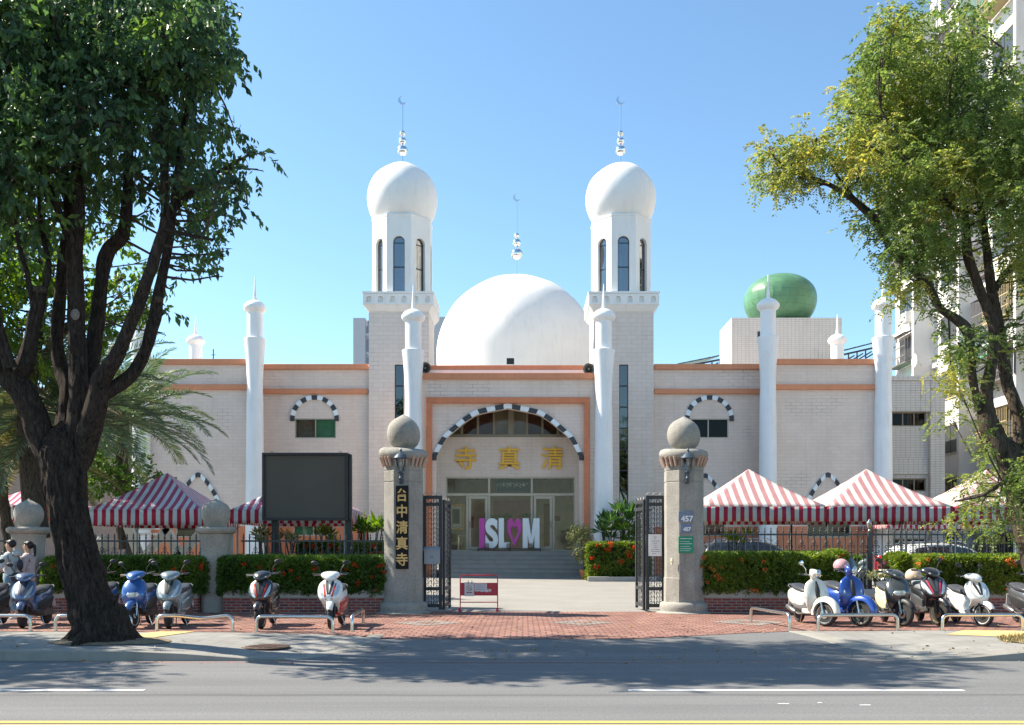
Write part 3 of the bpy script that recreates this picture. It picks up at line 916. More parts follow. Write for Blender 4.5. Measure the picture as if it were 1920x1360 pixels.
for a, b, hx in ((878, 915, 1), (1000, 1036, 1)):
    x0, x1 = XX(a, YB) + .015, XX(b, YB) - .015; d_ = MB(); ww = .11
    for q in ((x0, x1, FLOOR + .07, FLOOR + .2), (x0, x1, zt2 - .13, zt2 - .01)): d_.box(q[0], q[1], YB + .01, YB + .07, q[2], q[3])
    d_.box(x0, x0 + ww, YB + .012, YB + .07, FLOOR + .2, zt2 - .13); d_.box(x1 - ww, x1, YB + .012, YB + .07, FLOOR + .2, zt2 - .13)
    dr = d_.build('glass_door', beigeframe, mosque, bevel=.006)
    p_ = MB(); p_.box(x0 + .05, x1 - .05, YB + .03, YB + .038, FLOOR + .1, zt2 - .05); p_.build('pane', glass, dr)
    hd = MB(); xh = (x0 + .06) if a == 878 else (x1 - .06); zc = ZZ(984, YB)
    hd.tube([(xh, YB + .01, zc - .14), (xh, YB - .05, zc - .13), (xh, YB - .05, zc + .13), (xh, YB + .01, zc + .14)], .014, 8); hd.build('handle', chrome, dr)
# lobby behind the glass
lob = MB(); lx0, lx1, lyb = gx0 - .9, gx1 + .9, 49.5
lobm = mat('lobby_wall', (.84, .78, .68), .8); 
lob.quad((lx0, YB + .2, FLOOR), (lx0, lyb, FLOOR), (lx0, lyb, 5.3), (lx0, YB + .2, 5.3)); lob.quad((lx1, YB + .2, FLOOR), (lx1, lyb, FLOOR), (lx1, lyb, 5.3), (lx1, YB + .2, 5.3))
ox0, ox1 = XX(925, lyb), XX(995, lyb)
wall_with_holes(lob, lx0, lx1, lyb, FLOOR, 5.3, [(ox0, ox1, FLOOR, ZZ(938, lyb))], .2)
lob.quad((lx0, YB + .15, 5.3), (lx1, YB + .15, 5.3), (lx1, lyb, 5.3), (lx0, lyb, 5.3))
part(lob, 'lobby', lobm, smooth=0)
lf = MB(); lf.quad((lx0, YB + .2, FLOOR - .01), (lx1, YB + .2, FLOOR - .01), (lx1, 54, FLOOR - .01), (lx0, 54, FLOOR - .01)); part(lf, 'lobby_floor', mat('lobby_tile', (.75, .70, .62), .3, var=.08), smooth=0)
lf = MB(); lf.box(ox0 - .5, ox1 + .5, 53, 53.1, FLOOR, 5); lf.box(ox0 - .52, ox0 - .5, lyb + .2, 53, FLOOR, 5); lf.box(ox1 + .5, ox1 + .52, lyb + .2, 53, FLOOR, 5)
part(lf, 'pink_inner_wall', mat('pink_plaster', (.62, .42, .42), .8), smooth=0)
lf = MB(); xw = XX(1020, 49); lf.box(xw, xw + .35, lyb - .1, lyb - .02, FLOOR, ZZ(945, 49)); part(lf, 'wooden_door', mat('lobby_wood', (.33, .15, .055), .5), smooth=0)
# steps and landing
st = MB(); sx0, sx1 = XX(826, 41), 2.86
for i in range(6):
    z0_, z1_ = .5 + i * .187, .5 + (i + 1) * .187
    st.box(sx0, sx1, 40.9 + i * .32, YB + .2, z0_ if i else .2, z1_ - .03)
    st.box(sx0 - .01, sx1 + .01, 40.88 + i * .32 - .015, YB + .2 if i == 5 else 40.9 + (i + 1) * .32 + .02, z1_ - .03, z1_)
part(st, 'entrance_steps', stepm, bevel=.008)

# ---- round white columns with flared collars, mushroom caps and spikes
def column(x, y, zflare, zcap, k=1.0, zb=.3):
    mb = MB()
    h = zcap - zflare
    prof = [(.44 * k, zb), (.42 * k, 2.5), (.37 * k, zflare - 2.9), (.35 * k, zflare - 2.3), (.355 * k, zflare - 1.8), (.385 * k, zflare - 1.1), (.46 * k, zflare - .15), (.485 * k, zflare - .02), (.485 * k, zflare), (.45 * k, zflare + .02), (.345 * k, zflare + .03),
            (.345 * k, zcap - .0), (.37 * k, zcap + .02), (.45 * k, zcap + .09), (.495 * k, zcap + .16), (.505 * k, zcap + .2), (.505 * k, zcap + .28), (.49 * k, zcap + .31), (.46 * k, zcap + .315), (.44 * k, zcap + .37), (.34 * k, zcap + .47), (.2 * k, zcap + .54), (.10, zcap + .57), (.09, zcap + .63)]
    mb.lathe(prof, (x, y, 0), 36, wob=0)
    c = mb.build('column', white2, mosque, smooth=28)
    sp = MB(); sp.lathe([(.085, zcap + .6), (.055, zcap + 1.0), (.015, zcap + 1.62), (0, zcap + 1.66)], (x, y, 0), 12); sp.build('spike', white2, c)
    return c
def col_px(px, yf, yc, d, k=1.0): column(XX(px, d), d, ZZ(yf, d), ZZ(yc, d) - .05, k)
col_px(478, 636, 585, 43.3); col_px(1440, 633, 581, 43.3); col_px(1656, 634, 581, 43.3); col_px(265, 640, 590, 43.3)
col_px(775, 658, 603, 41.2); col_px(1132, 657, 602, 41.2)
col_px(367, 700, 646, 52, .98); col_px(1570, 700, 645, 52, .98)

# ---- minarets
def minaret(xc):
    yf, wd = 44.4, 2.77; yc = yf + wd / 2; x0, x1 = xc - wd / 2, xc + wd / 2
    root = MB()
    zc0 = 12.72
    sw = (XX(740, yf), XX(757, yf)) if xc < 0 else (XX(1161, yf), XX(1178, yf))
    wall_with_holes(root, x0, x1, yf, .3, zc0, [(sw[0], sw[1], 3.4, 10.25)], .15)
    root.quad((x0, yf, .3), (x0, yf + wd, .3), (x0, yf + wd, zc0), (x0, yf, zc0)); root.quad((x1, yf, .3), (x1, yf + wd, .3), (x1, yf + wd, zc0), (x1, yf, zc0)); root.quad((x0, yf + wd, .3), (x1, yf + wd, .3), (x1, yf + wd, zc0), (x0, yf + wd, zc0))
    tw = root.build('minaret', tileg, mosque, smooth=0)
    sf = MB(); y0 = yf + .06
    n = 7
    for i in range(n + 1):
        z = 3.4 + (10.25 - 3.4) * i / n; sf.box(sw[0], sw[1], y0, y0 + .06, z - .03, z + .03)
    sf.box(sw[0], sw[0] + .035, y0 + .003, y0 + .06, 3.43, 10.22); sf.box(sw[1] - .035, sw[1], y0 + .003, y0 + .06, 3.43, 10.22)
    sf.build('slit_window', darkframe, tw)
    sg = MB(); sg.box(sw[0] + .01, sw[1] - .01, y0 + .03, y0 + .04, 3.4, 10.25); sg.build('pane', glassmat('slit_glass', (.45, .5, .5), .12, .4) if 'slit_glass' not in MATS else MATS['slit_glass'], tw)
    sg = MB(); sg.box(sw[0], sw[1], y0 + .3, y0 + .32, 3.3, 10.4); sg.build('stairwell', roomdark, tw)
    # cornice: flared block with a row of blind niches
    cb = MB(); e = .235; zt = 13.57; zm = 12.98
    def ring(a, z): return [Vector((x0 - a, yf - a, z)), Vector((x1 + a, yf - a, z)), Vector((x1 + a, yf + wd + a, z)), Vector((x0 - a, yf + wd + a, z))]
    cb.loft([ring(.01, zc0 - .02), ring(.03, zc0), ring(e - .01, zm), ring(e - .11, zm + .01), ring(e - .11, zt - .1), ring(e + .03, zt - .09), ring(e + .03, zt)])
    W_ = wd + 2 * e
    for fc in range(4):
        M = Matrix.Translation((xc, yc, 0)) @ Matrix.Rotation(fc * PI / 2, 4, 'Z') @ Matrix.Translation((0, -W_ / 2, 0))
        cw = W_ / 6.0
        for i in range(6):
            a = -W_ / 2 + i * cw
            arch_cell(cb, M, a, a + cw, zm, zt - .1, a + cw / 2, .115, zm + .09, zm + .27, .115, .11)
    cb.build('cornice', white, tw, smooth=0)
    # octagonal lantern with arched openings
    lt = MB(); ap = 1.36; sd2 = ap * math.tan(PI / 8); z0_, z1_ = 13.55, 17.14
    gl = MB(); fm = MB()
    for k in range(8):
        M = Matrix.Translation((xc, yc, 0)) @ Matrix.Rotation(k * PI / 4, 4, 'Z') @ Matrix.Translation((0, -ap, 0))
        ed = arch_cell(lt, M, -sd2, sd2, z0_, z1_, 0, .27, z0_ + .02, 15.95, .27, .2)
        s0 = len(gl.v); gl.prism(ed, .15, .158); gl.xf(M, s0)
        s0 = len(fm.v)
        fm.tube([(p[0] * .94, .15, z0_ + (p[1] - z0_) * .995) for p in ed], .022, 6)
        fm.box(-.26, .26, .135, .165, 14.78, 14.83); fm.box(-.26, .26, .135, .165, 15.90, 15.94); fm.box(-.26, .26, .135, .165, z0_ + .02, z0_ + .07)
        fm.xf(M, s0)
    oc = lambda a, z: [Vector((xc + a / math.cos(PI / 8) * math.cos(PI / 8 + k * PI / 4), yc + a / math.cos(PI / 8) * math.sin(PI / 8 + k * PI / 4), z)) for k in range(8)]
    lt.loft([oc(ap - .02, 17.12), oc(ap + .02, 17.14), oc(ap + .02, 17.24), oc(ap - .04, 17.26), oc(ap - .3, 17.27)])
    lt.build('lantern', white, tw, smooth=20)
    gl.build('lantern_glass', glassb, tw, smooth=0); fm.build('lantern_frame', darkframe, tw)
    bl = MB(); zc = 18.38; prof = [(1.25, 17.2)]
    for i in range(1, 8):
        z = 17.2 + (zc - 17.2) * i / 8; prof.append((1.67 * math.sqrt(1 - ((zc - z) / 1.8) ** 2), z))
    for i in range(17):
        t_ = i / 16 * PI / 2; prof.append((1.67 * math.cos(t_) ** 1.0, zc + 1.66 * math.sin(t_)))
    prof[-1] = (0, zc + 1.66)
    bl.lathe(prof, (xc, yc, 0), 48, wob=.004)
    bl.build('onion_dome', white, tw, smooth=50)
    finial(xc, yc, 20.05, [(20.72, .245), (21.17, .185), (21.53, .14)], 22.9, .21, tw)
def finial(x, y, zb, balls, zc, rc_, parent):
    fm = MB(); fm.tube([(x, y, zb - .1), (x, y, zc)], .035, 8)
    fm.tube([(x, y, balls[-1][0]), (x, y, zc + .01)], .032, 8)
    for z, r_ in balls: fm.sphere((x, y, z), r_, 24, 16)
    # crescent open to the upper right
    A = []; n = 24; M = Matrix.Rotation(R(-40), 4, 'Y')
    for i in range(n + 1):
        a = R(50) + (2 * PI - R(100)) * i / n; A.append((rc_ * math.cos(a), rc_ * math.sin(a)))
    t0 = math.atan2(A[0][1], A[0][0] - rc_ * .42)
    r2 = math.hypot(A[0][0] - rc_ * .42, A[0][1])
    B = []
    for i in range(n + 1):
        a = t0 + (2 * PI - 2 * t0) * i / n; B.append((rc_ * .42 + r2 * math.cos(a), r2 * math.sin(a)))
    s0 = len(fm.v)
    for i in range(n):
        q = [A[i], A[i + 1], B[i + 1], B[i]]; fm.prism(q, -.02, .02)
    fm.xf(Matrix.Translation((x, y, zc + rc_)) @ M, s0)
    fm.build('finial', chrome, parent, smooth=40)
minaret(-5.73); minaret(4.67)
# ---- main dome on its drum
dm = MB(); dx, dy, dz = XX(969, 56), 56, 13.0
prof = [(4.63, 9.6), (4.64, 12.2), (4.66, 12.7), (4.67, 13.0)]
for i in range(1, 29):
    t_ = i / 28 * PI / 2; prof.append((4.67 * math.cos(t_), dz + 4.58 * math.sin(t_)))
prof[-1] = (0, dz + 4.58)
dm.lathe(prof, (dx, dy, 0), 72, wob=.003)
part(dm, 'main_dome', white, smooth=50)
finial(dx, dy, 17.6, [(18.93, .34), (19.58, .25), (20.0, .16)], 22.0, .22, mosque)
# roof between
rf = MB(); rf.quad((wingL[1], 46, 9.9), (wingR[0], 46, 9.9), (wingR[0], 62, 9.9), (wingL[1], 62, 9.9)); part(rf, 'roof', concrete, smooth=0)

# horn loudspeakers and floodlight over the portal
hornm = mat('grey_horn', (.16, .15, .13), .5, metal=.3)
def horn(px, py, d, label):
    p = P(px, py, d); t_ = thing('loudspeaker', label, 'loudspeaker', p, 'horn loudspeakers on the portal cornice')
    mb = MB(); mb.lathe([(.07, .42), (.08, .3), (.13, .16), (.2, .04), (.25, 0), (.245, -.01), (.19, .05), (.11, .17), (.06, .28), (0, .29)], p, 32, axis='Y'); mb.build('horn', hornm, t_)
    mb = MB(); mb.lathe([(0, .01), (.05, .03), (.06, .12), (.05, .29), (0, .295)], p, 20, axis='Y'); mb.build('driver', hornm, t_)
    mb = MB(); mb.tube([(p.x, p.y + .35, p.z - .05), (p.x, p.y + .35, 9.30)], .02, 8); mb.build('bracket', ironm, t_)
horn(797, 690, 41.35, 'grey horn loudspeaker at the left end of the portal cornice')
horn(1104, 692, 41.35, 'grey horn loudspeaker at the right end of the portal cornice')
def flood(name, loc, wd, ht, label, group=None, up=0, m=None):
    t_ = thing(name, label, 'floodlight', loc, group)
    x, y, z = loc
    mb = MB(); mb.obox((x, y, z + ht * .75), (wd, .09, ht), Matrix.Rotation(R(up), 3, 'X')); mb.build('housing', m or blackm, t_, bevel=.01)
    mb = MB(); mb.tube([(x - wd * .45, y, z + ht * .7), (x - wd * .45, y + .05, z + .02), (x + wd * .45, y + .05, z + .02), (x + wd * .45, y, z + ht * .7)], .012, 6); mb.build('bracket', blackm, t_)
    return t_
p = P(957, 683, YP + .42); flood('floodlight', (p.x, p.y, 9.72), .33, .26, 'small black floodlight on the orange parapet in front of the big dome')

# ---- letters I S L heart M in front of the doors
p0 = P(900, 1031, 41.9 + .9)
YL = 42.75; zl = FLOOR + .13
sign = thing('islam_letters', 'big magenta and white letters with a heart on a black stand before the glass doors', 'letter sign', (XX(955, YL), YL, FLOOR))
mag = mat('magenta_letter', (.55, .07, .36), .4, var=.05); wht = mat('white_letter', (.78, .82, .83), .35, var=.03)
H_ = ZZ(972, YL) - zl; zc = zl + H_ / 2
def letter(body, pa, pb, m, off=.02):
    me = text_mesh(body, 1, .09, off)
    xs = [v.co.x for v in me.vertices]; zs_ = [v.co.z for v in me.vertices]
    k = (XX(pb, YL) - XX(pa, YL)) / (max(xs) - min(xs)); kz = H_ / (max(zs_) - min(zs_))
    me.transform(Matrix.Translation(((XX(pa, YL) + XX(pb, YL)) / 2, YL, zc)) @ Matrix.Diagonal((k, 1, kz, 1)))
    me.materials.clear(); me.materials.append(m); link('letter', me, sign)
mb = MB(); mb.box(XX(898.5, YL), XX(909, YL), YL - .09, YL + .09, zl, zl + H_); mb.build('letter', mag, sign, bevel=.01)
letter('S', 910, 934, wht, .045)
mb = MB(); x0, x1 = XX(935, YL), XX(956, YL); mb.prism([(x0, zl), (x1, zl), (x1, zl + .26), (x0 + .24, zl + .26), (x0 + .24, zl + H_), (x0, zl + H_)], YL - .09, YL + .09); mb.build('letter', wht, sign, bevel=.008)
x0, x1 = XX(980, YL), XX(1011.5, YL); w_ = x1 - x0; s_ = .225; zt = zl + H_
mb = MB()
for q in ([(x0, zl), (x0 + s_, zl), (x0 + s_, zt), (x0, zt)], [(x1 - s_, zl), (x1, zl), (x1, zt), (x1 - s_, zt)],
          [(x0 + s_, zt), (x0 + s_ + .002, zt - .75), (x0 + w_ / 2 - .07, zl + .1), (x0 + w_ / 2, zl + .1), (x0 + w_ / 2, zl + .55), (x0 + s_ + .04, zt)],
          [(x1 - s_, zt), (x1 - s_ - .04, zt), (x0 + w_ / 2, zl + .55), (x0 + w_ / 2, zl + .1), (x0 + w_ / 2 + .07, zl + .1), (x1 - s_ - .002, zt - .75)]):
    mb.prism(q, YL - .09, YL + .09)
mb.build('letter', wht, sign, smooth=0)
hx = XX(964.5, YL); hp = []
n = 48
def heart(t_, k=1, kz=1):
    x = 16 * math.sin(t_) ** 3; z = 13 * math.cos(t_) - 5 * math.cos(2 * t_) - 2 * math.cos(3 * t_) - math.cos(4 * t_)
    return (x / 16 * k, (z + 2.5) / 14.5 * kz)
hw = (XX(978, YL) - XX(951, YL)) / 2
mb = MB(); A = [heart(2 * PI * i / n, hw, H_ / 2 * 1.02) for i in range(n)]; B = [heart(2 * PI * i / n, hw * .48, H_ / 2 * .50) for i in range(n)]
for i in range(n):
    j = (i + 1) % n
    mb.prism([(hx + A[i][0], zc + A[i][1] - .01), (hx + A[j][0], zc + A[j][1] - .01), (hx + B[j][0], zc + B[j][1] - .03), (hx + B[i][0], zc + B[i][1] - .03)], YL - .1, YL + .1)
mb.build('heart', mag, sign, smooth=20)
mb = MB(); xa, xb = XX(896, YL), XX(1014, YL)
mb.box(xa, xb, YL - .3, YL - .25, zl - .05, zl - .005); mb.box(xa, xb, YL + .15, YL + .2, zl - .05, zl - .005)
for x in (xa, (xa + xb) / 2, xb - .04): mb.box(x, x + .04, YL - .25, YL + .15, zl - .05, zl - .005); mb.box(x, x + .04, YL - .3, YL - .25, FLOOR + .04, zl - .05); mb.box(x, x + .04, YL + .15, YL + .2, FLOOR + .04, zl - .05)
mb.build('stand', blackm, sign)
for x in (xa, (xa + xb) / 2, xb - .04):
    for y in (-.28, .18):
        mb = MB(); mb.sphere((x + .02, YL + y, FLOOR + .03), .03, 10, 8); mb.build('castor', ironm, sign)
for px, lb in ((914, 'between the I and the S'), (953, 'under the heart'), (995, 'under the M')):
    flood('floodlight', (XX(px, YL), YL - .275, zl - .005), .15, .17, 'small grey spotlight on the letter stand ' + lb, 'spotlights on the letter stand', 10, mat('grey_spot', (.2, .22, .23), .4, metal=.4))

# lobby furniture
def framed_picture():
    t_ = thing('framed_picture', 'gold framed picture with a wide mat behind the left pane of the entrance', 'picture', P(855, 970, 46))
    x0, x1, z0, z1, y = XX(839, 46), XX(871, 46), ZZ(994, 46), ZZ(945, 46), 46
    mb = MB(); f_ = .1
    mb.box(x0, x1, y, y + .06, z0, z0 + f_); mb.box(x0, x1, y, y + .06, z1 - f_, z1); mb.box(x0, x0 + f_, y, y + .06, z0 + f_, z1 - f_); mb.box(x1 - f_, x1, y, y + .06, z0 + f_, z1 - f_)
    mb.build('frame', mat('picture_gold', (.55, .33, .08), .4, metal=.4), t_, bevel=.01)
    mb = MB(); mb.box(x0 + f_, x1 - f_, y + .03, y + .05, z0 + f_, z1 - f_); mb.build('mat_board', mat('cream_board', (.72, .68, .6), .8), t_)
    mb = MB(); mb.box(x0 + .24, x1 - .24, y + .02, y + .03, z0 + .3, z1 - .25); mb.build('print', mat('dark_print', (.06, .05, .05), .6, var=.5, scale=9), t_)
    mb = MB(); mb.box(x0 + .1, x0 + .14, y + .06, y + .1, FLOOR, z1); mb.box(x1 - .14, x1 - .1, y + .06, y + .1, FLOOR, z1); mb.build('easel', bronze, t_)
framed_picture()
woodl = mat('chair_wood', (.42, .38, .32), .5)
def chair_table():
    x, y = XX(862, 44.6), 44.6; z = FLOOR
    t_ = thing('side_table', 'white square lobby table behind the left glass pane', 'table', (x, y, z))
    mb = MB(); mb.box(x - .1, x + .55, y - .3, y + .3, z + .70, z + .74); mb.build('table_top', mat('white_laminate', (.75, .74, .7), .4), t_, bevel=.005)
    for a in (-.06, .5):
        for b in (-.26, .25):
            mb = MB(); mb.box(x + a, x + a + .03, y + b, y + b + .03, z, z + .70); mb.build('leg', steel, t_)
    x -= .25
    t_ = thing('chair', 'dark wooden chair beside the white lobby table', 'chair', (x, y, z))
    mb = MB(); mb.box(x - .2, x + .2, y - .2, y + .2, z + .42, z + .46); mb.build('seat', bark2, t_)
    for a in (-.19, .16):
        for b in (-.19, .16):
            mb = MB(); mb.box(x + a, x + a + .03, y + b, y + b + .03, z, z + .42); mb.build('leg', woodl, t_)
    mb = MB()
    for i in range(5): mb.tube([(x - .2, y - .17 + i * .085, z + .46), (x - .27, y - .17 + i * .085, z + .95)], .012, 6)
    mb.tube([(x - .27, y - .2, z + .95), (x - .27, y + .2, z + .95)], .022, 8); mb.build('backrest', woodl, t_)
chair_table()
def plaque():
    y = YB + .35; x0, x1, z0, z1 = XX(929, y), XX(995, y), ZZ(924, y), ZZ(897, y)
    t_ = thing('calligraphy_plaque', 'black plaque with pale curling calligraphy hung above the glass doors', 'plaque', ((x0 + x1) / 2, y, z0))
    mb = MB(); mb.box(x0, x1, y, y + .04, z0, z1); mb.build('board', mat('black_board', (.02, .025, .022), .35), t_)
    mb = MB(); rs = random.Random(3)
    zm = (z0 + z1) / 2
    mb.tube([(x0 + .05, y - .005, z0 + .05), (x1 - .05, y - .005, z0 + .05), (x1 - .05, y - .005, z1 - .05), (x0 + .05, y - .005, z1 - .05), (x0 + .05, y - .005, z0 + .05)], .006, 4)
    for i in range(9):
        cx = x0 + .2 + (x1 - x0 - .4) * i / 8; r_ = .055 + .03 * rs.random()
        mb.tube([(cx + r_ * math.cos(a) * (1 + .3 * a), y - .006, zm + (-1) ** i * .03 + r_ * math.sin(a)) for a in np.linspace(0, 4.2, 10)], .012, 5)
        if i % 2: mb.tube([(cx, y - .006, zm - .05), (cx + .02, y - .006, zm + .16)], .012, 5)
    mb.build('calligraphy', mat('silver_ink', (.42, .46, .42), .5), t_)
plaque()
def fan(px, label):
    x, y, z = XX(px, 46), 46, ZZ(897, 46)
    t_ = thing('ceiling_fan', label, 'ceiling fan', (x, y, z), 'ceiling fans in the lobby')
    mb = MB(); mb.lathe([(0, -.06), (.1, -.05), (.12, .02), (.05, .08), (.015, .1), (.015, 5.3 - z)], (x, y, z), 16); mb.build('motor', bronze, t_)
    for k in range(3):
        a = k * 2 * PI / 3 + .2; mb = MB(); M = Matrix.Rotation(a, 3, 'Z')
        mb.obox(Vector((x, y, z)) + M @ Vector((.42, 0, 0)), (.6, .12, .015), M); mb.build('blade', bark2, t_)
fan(895, 'dark three-blade ceiling fan behind the upper left entrance pane'); fan(1022, 'dark three-blade ceiling fan behind the upper right entrance pane')
for px, py, nm, m_, lb in ((883, 978, 'notice', mat('red_notice', (.4, .04, .05), .5), 'small red notice on the lobby wall left of the doors'), (1045, 972, 'notice', mat('red_notice2', (.35, .05, .07), .5), 'small dark red notice on the lobby wall right of the doors')):
    q = P(px, py, 49.4); mb = MB(); mb.box(q.x - .14, q.x + .14, q.y, q.y + .05, q.z - (.35 if px == 883 else .12), q.z + (.25 if px == 883 else .12)); tag(mb.build(nm, m_, bevel=.01), lb, 'notice')
for px, py in ((852, 938), (1070, 942)):
    q = P(px, py, 45.5); t_ = thing('pendant_lamp', 'small brass pendant lamp behind the %s of the entrance glass' % ('left side' if px < 900 else 'right edge'), 'lamp', q, 'brass pendant lamps in the lobby')
    mb = MB(); mb.lathe([(0, -.12), (.07, -.08), (.09, 0), (.06, .08), (.015, .1)], q, 16); mb.build('shade', goldp, t_)
    mb = MB(); mb.tube([(q.x, q.y, q.z + .1), (q.x, q.y, 5.3)], .008, 6); mb.build('cord', blackm, t_)
# ---------------------------------------------------------------- gate pillars, walls, fences, gates
YG = 23.6
def lantern(cx, y, z, label):
    t_ = thing('wall_lantern', label, 'lantern', (cx, y, z), 'lanterns on the gate pillars')
    m = mat('blue_black_iron', (.07, .10, .13), .4, metal=.3)
    mb = MB(); mb.tube([(cx, y + .02, z - .42), (cx, y - .05, z - .40), (cx, y - .09, z - .3), (cx, y - .12, z - .22)], [.05, .045, .035, .03], 10)
    mb.box(cx - .05, cx + .05, y - .02, y + .03, z - .46, z - .2); mb.sphere((cx, y - .1, z - .33), .05, 12, 8); mb.build('bracket', m, t_)
    yc = y - .14
    mb = MB(); mb.lathe([(.0, -.22), (.05, -.21), (.075, -.18), (.075, -.16), (0, -.16)], (cx, yc, z), 6); mb.build('base', m, t_)
    mb = MB()
    for k in range(6):
        a = k * PI / 3; mb.tube([(cx + .07 * math.cos(a), yc + .07 * math.sin(a), z - .17), (cx + .12 * math.cos(a), yc + .12 * math.sin(a), z + .15)], .009, 4)
    mb.build('cage', m, t_)
    mb = MB(); mb.lathe([(.062, -.16), (.108, .15)], (cx, yc, z), 6); mb.build('glass', glassmat('lamp_glass', (.75, .78, .78), .15, .7) if 'lamp_glass' not in MATS else MATS['lamp_glass'], t_, smooth=0)
    mb = MB(); mb.lathe([(.0, -.05), (.03, -.02), (.03, .05), (0, .1)], (cx, yc, z), 10); mb.build('bulb', mat('bulb_white', (.8, .8, .75), .3), t_)
    mb = MB(); mb.lathe([(.165, .13), (.175, .15), (.12, .22), (.07, .27), (.03, .28), (.02, .32), (.035, .345), (.0, .40)], (cx, yc, z), 24); mb.build('lamp_cap', m, t_)
def gate_pillar(px, label):
    x = XX(px, YG); gz = .08
    t_ = thing('gate_pillar', label, 'pillar', (x, YG, gz), 'big gate pillars')
    def octo(r_, z, ph=0): return [Vector((x + r_ / math.cos(PI / 8) * math.cos(PI / 8 + k * PI / 4), YG + r_ / math.cos(PI / 8) * math.sin(PI / 8 + k * PI / 4), z)) for k in range(8)]
    r_ = .455
    mb = MB(); rs = [octo(r_, .3)]
    for z in (3.32, 3.6):
        rs += [octo(r_, z - .012), octo(r_ - .012, z - .008), octo(r_ - .012, z + .008), octo(r_, z + .012)]
    rs += [octo(r_, 3.90)]
    # slight waist line low on the shaft
    rs = [octo(r_ + .012, .25), octo(r_ + .012, .98), octo(r_, 1.0)] + rs[1:]
    mb.loft(rs); mb.build('shaft', granite, t_, smooth=25, bevel=.012)
    mb = MB(); mb.lathe([(.68, gz - .1), (.68, gz + .06), (.62, gz + .075), (.575, gz + .10), (.59, gz + .18), (.58, gz + .26), (.54, gz + .31), (.46, gz + .33)], (x, YG, 0), 40); mb.build('plinth', granite, t_, smooth=40)
    tc_ = mat('pink_bracket', (.44, .31, .24), .7, var=.1)
    for k in range(8):
        for j in (-1, 0, 1):
            a = PI / 4 * k + PI / 2; M = Matrix.Rotation(a, 4, 'Z'); 
            mb = MB(); p0 = Vector((r_ + .02, j * .115, 3.70)); p1 = Vector((r_ + .10, j * .125, 3.93))
            mb.tube([(M @ p0) + Vector((x, YG, 0)), (M @ p1) + Vector((x, YG, 0))], [.03, .042], 8)
            if 3 < k < 8 or k == 0 or True: mb.build('bracket', tc_, t_)
    mb = MB(); mb.lathe([(.45, 3.88), (.52, 3.90), (.575, 3.94), (.60, 4.0), (.595, 4.06), (.56, 4.11), (.48, 4.14), (.3, 4.15), (0, 4.15)], (x, YG, 0), 44, wob=.02); mb.build('cap_stone', granite, t_, smooth=50)
    prof = [(.24, 4.12), (.27, 4.18), (.34, 4.26), (.385, 4.38), (.395, 4.50), (.375, 4.62), (.33, 4.72), (.25, 4.81), (.15, 4.88), (.06, 4.935), (0, 4.97)]
    mb = MB(); mb.lathe([(q[0] * 1.02, q[1]) for q in spline(prof, 3)][:-1] + [(0, 4.97)], (x, YG, 0), 40, wob=.015); mb.build('ball_finial', granite, t_, smooth=60)
    return x
xg1 = gate_pillar(757, 'octagonal stone gate pillar with the black and gold character board')
xg2 = gate_pillar(1282, 'octagonal stone gate pillar with blue number plates and a green board')
lantern(xg1, YG - .455, 3.72, 'black wall lantern on the left gate pillar above the character board')
lantern(xg2, YG - .455, 3.72, 'black wall lantern on the right gate pillar above the number plates')
# plaque with 台中清真寺
yb_ = YG - .455
t_ = thing('name_board', 'tall black board with five gold characters on the left gate pillar', 'name board', (xg1, yb_, 1.2))
x0, x1, z0, z1 = XX(742.5, yb_), XX(766, yb_), ZZ(1067, yb_), ZZ(911, yb_)
mb = MB(); mb.box(x0, x1, yb_ - .055, yb_ - .003, z0, z1); mb.build('board', mat('lacquer_black', (.008, .008, .009), .55, spec=.2), t_, bevel=.006)
for i, ch in enumerate('台中清真寺'):
    text('gold_character', ch, ((x0 + x1) / 2, yb_ - .06, z1 - .225 - i * .39 * (z1 - z0) / 2.02), .325, goldp, t_, .010, .007, .9)
# number plates and green board on the right pillar
blue1 = mat('blue_plate', (.16, .20, .28), .35, var=.25, scale=9); blue2 = mat('blue_plate_pale', (.15, .19, .30), .4, var=.1); wp = mat('plate_white', (.75, .75, .73), .5)
def plate(px0, px1, py0, py1, m, label, cat, name, txt=None, ty=0, tx=0, size=.17, tm=wp):
    x0, x1, z0, z1 = XX(px0, yb_), XX(px1, yb_), ZZ(py1, yb_), ZZ(py0, yb_)
    t_ = thing(name, label, cat, ((x0 + x1) / 2, yb_, z0))
    mb = MB(); mb.box(x0, x1, yb_ - .025, yb_ - .003, z0, z1); mb.build('plate', m, t_, bevel=.004)
    if txt: text('number', txt, ((x0 + x1) / 2 + tx, yb_ - .028, (z0 + z1) / 2 + ty), size, tm, t_, .003, .006)
    return t_, x0, x1, z0, z1
plate(1272, 1299, 959, 979, blue1, 'larger blue number plate reading 457 in raised white numbers on the right gate pillar', 'number plate', 'number_plate', '457', -.05, .03, .19)
t_, x0, x1, z0, z1 = plate(1276, 1297, 983, 999, blue2, 'smaller pale blue enamel plate reading 457 below the larger one', 'number plate', 'number_plate', '457', -.02, .02, .12)
t_, x0, x1, z0, z1 = plate(1272, 1299.5, 1006, 1037, mat('green_board', (.0, .23, .13), .4), 'green notice board with rows of small white writing on the right gate pillar', 'notice board', 'green_notice')
rs = random.Random(5)
for i, (nz, hgt) in enumerate(((.045, .018), (.12, .011), (.17, .016), (.24, .011), (.29, .014), (.34, .011))):
    mb = MB(); x = x0 + .03
    while x < x1 - .05 - (.05 if i % 2 else 0):
        l_ = rs.uniform(.012, .022); mb.box(x, x + l_, yb_ - .028, yb_ - .024, z1 - nz - hgt, z1 - nz); x += l_ + .008
    mb.build('writing_line', wp, t_, smooth=0)
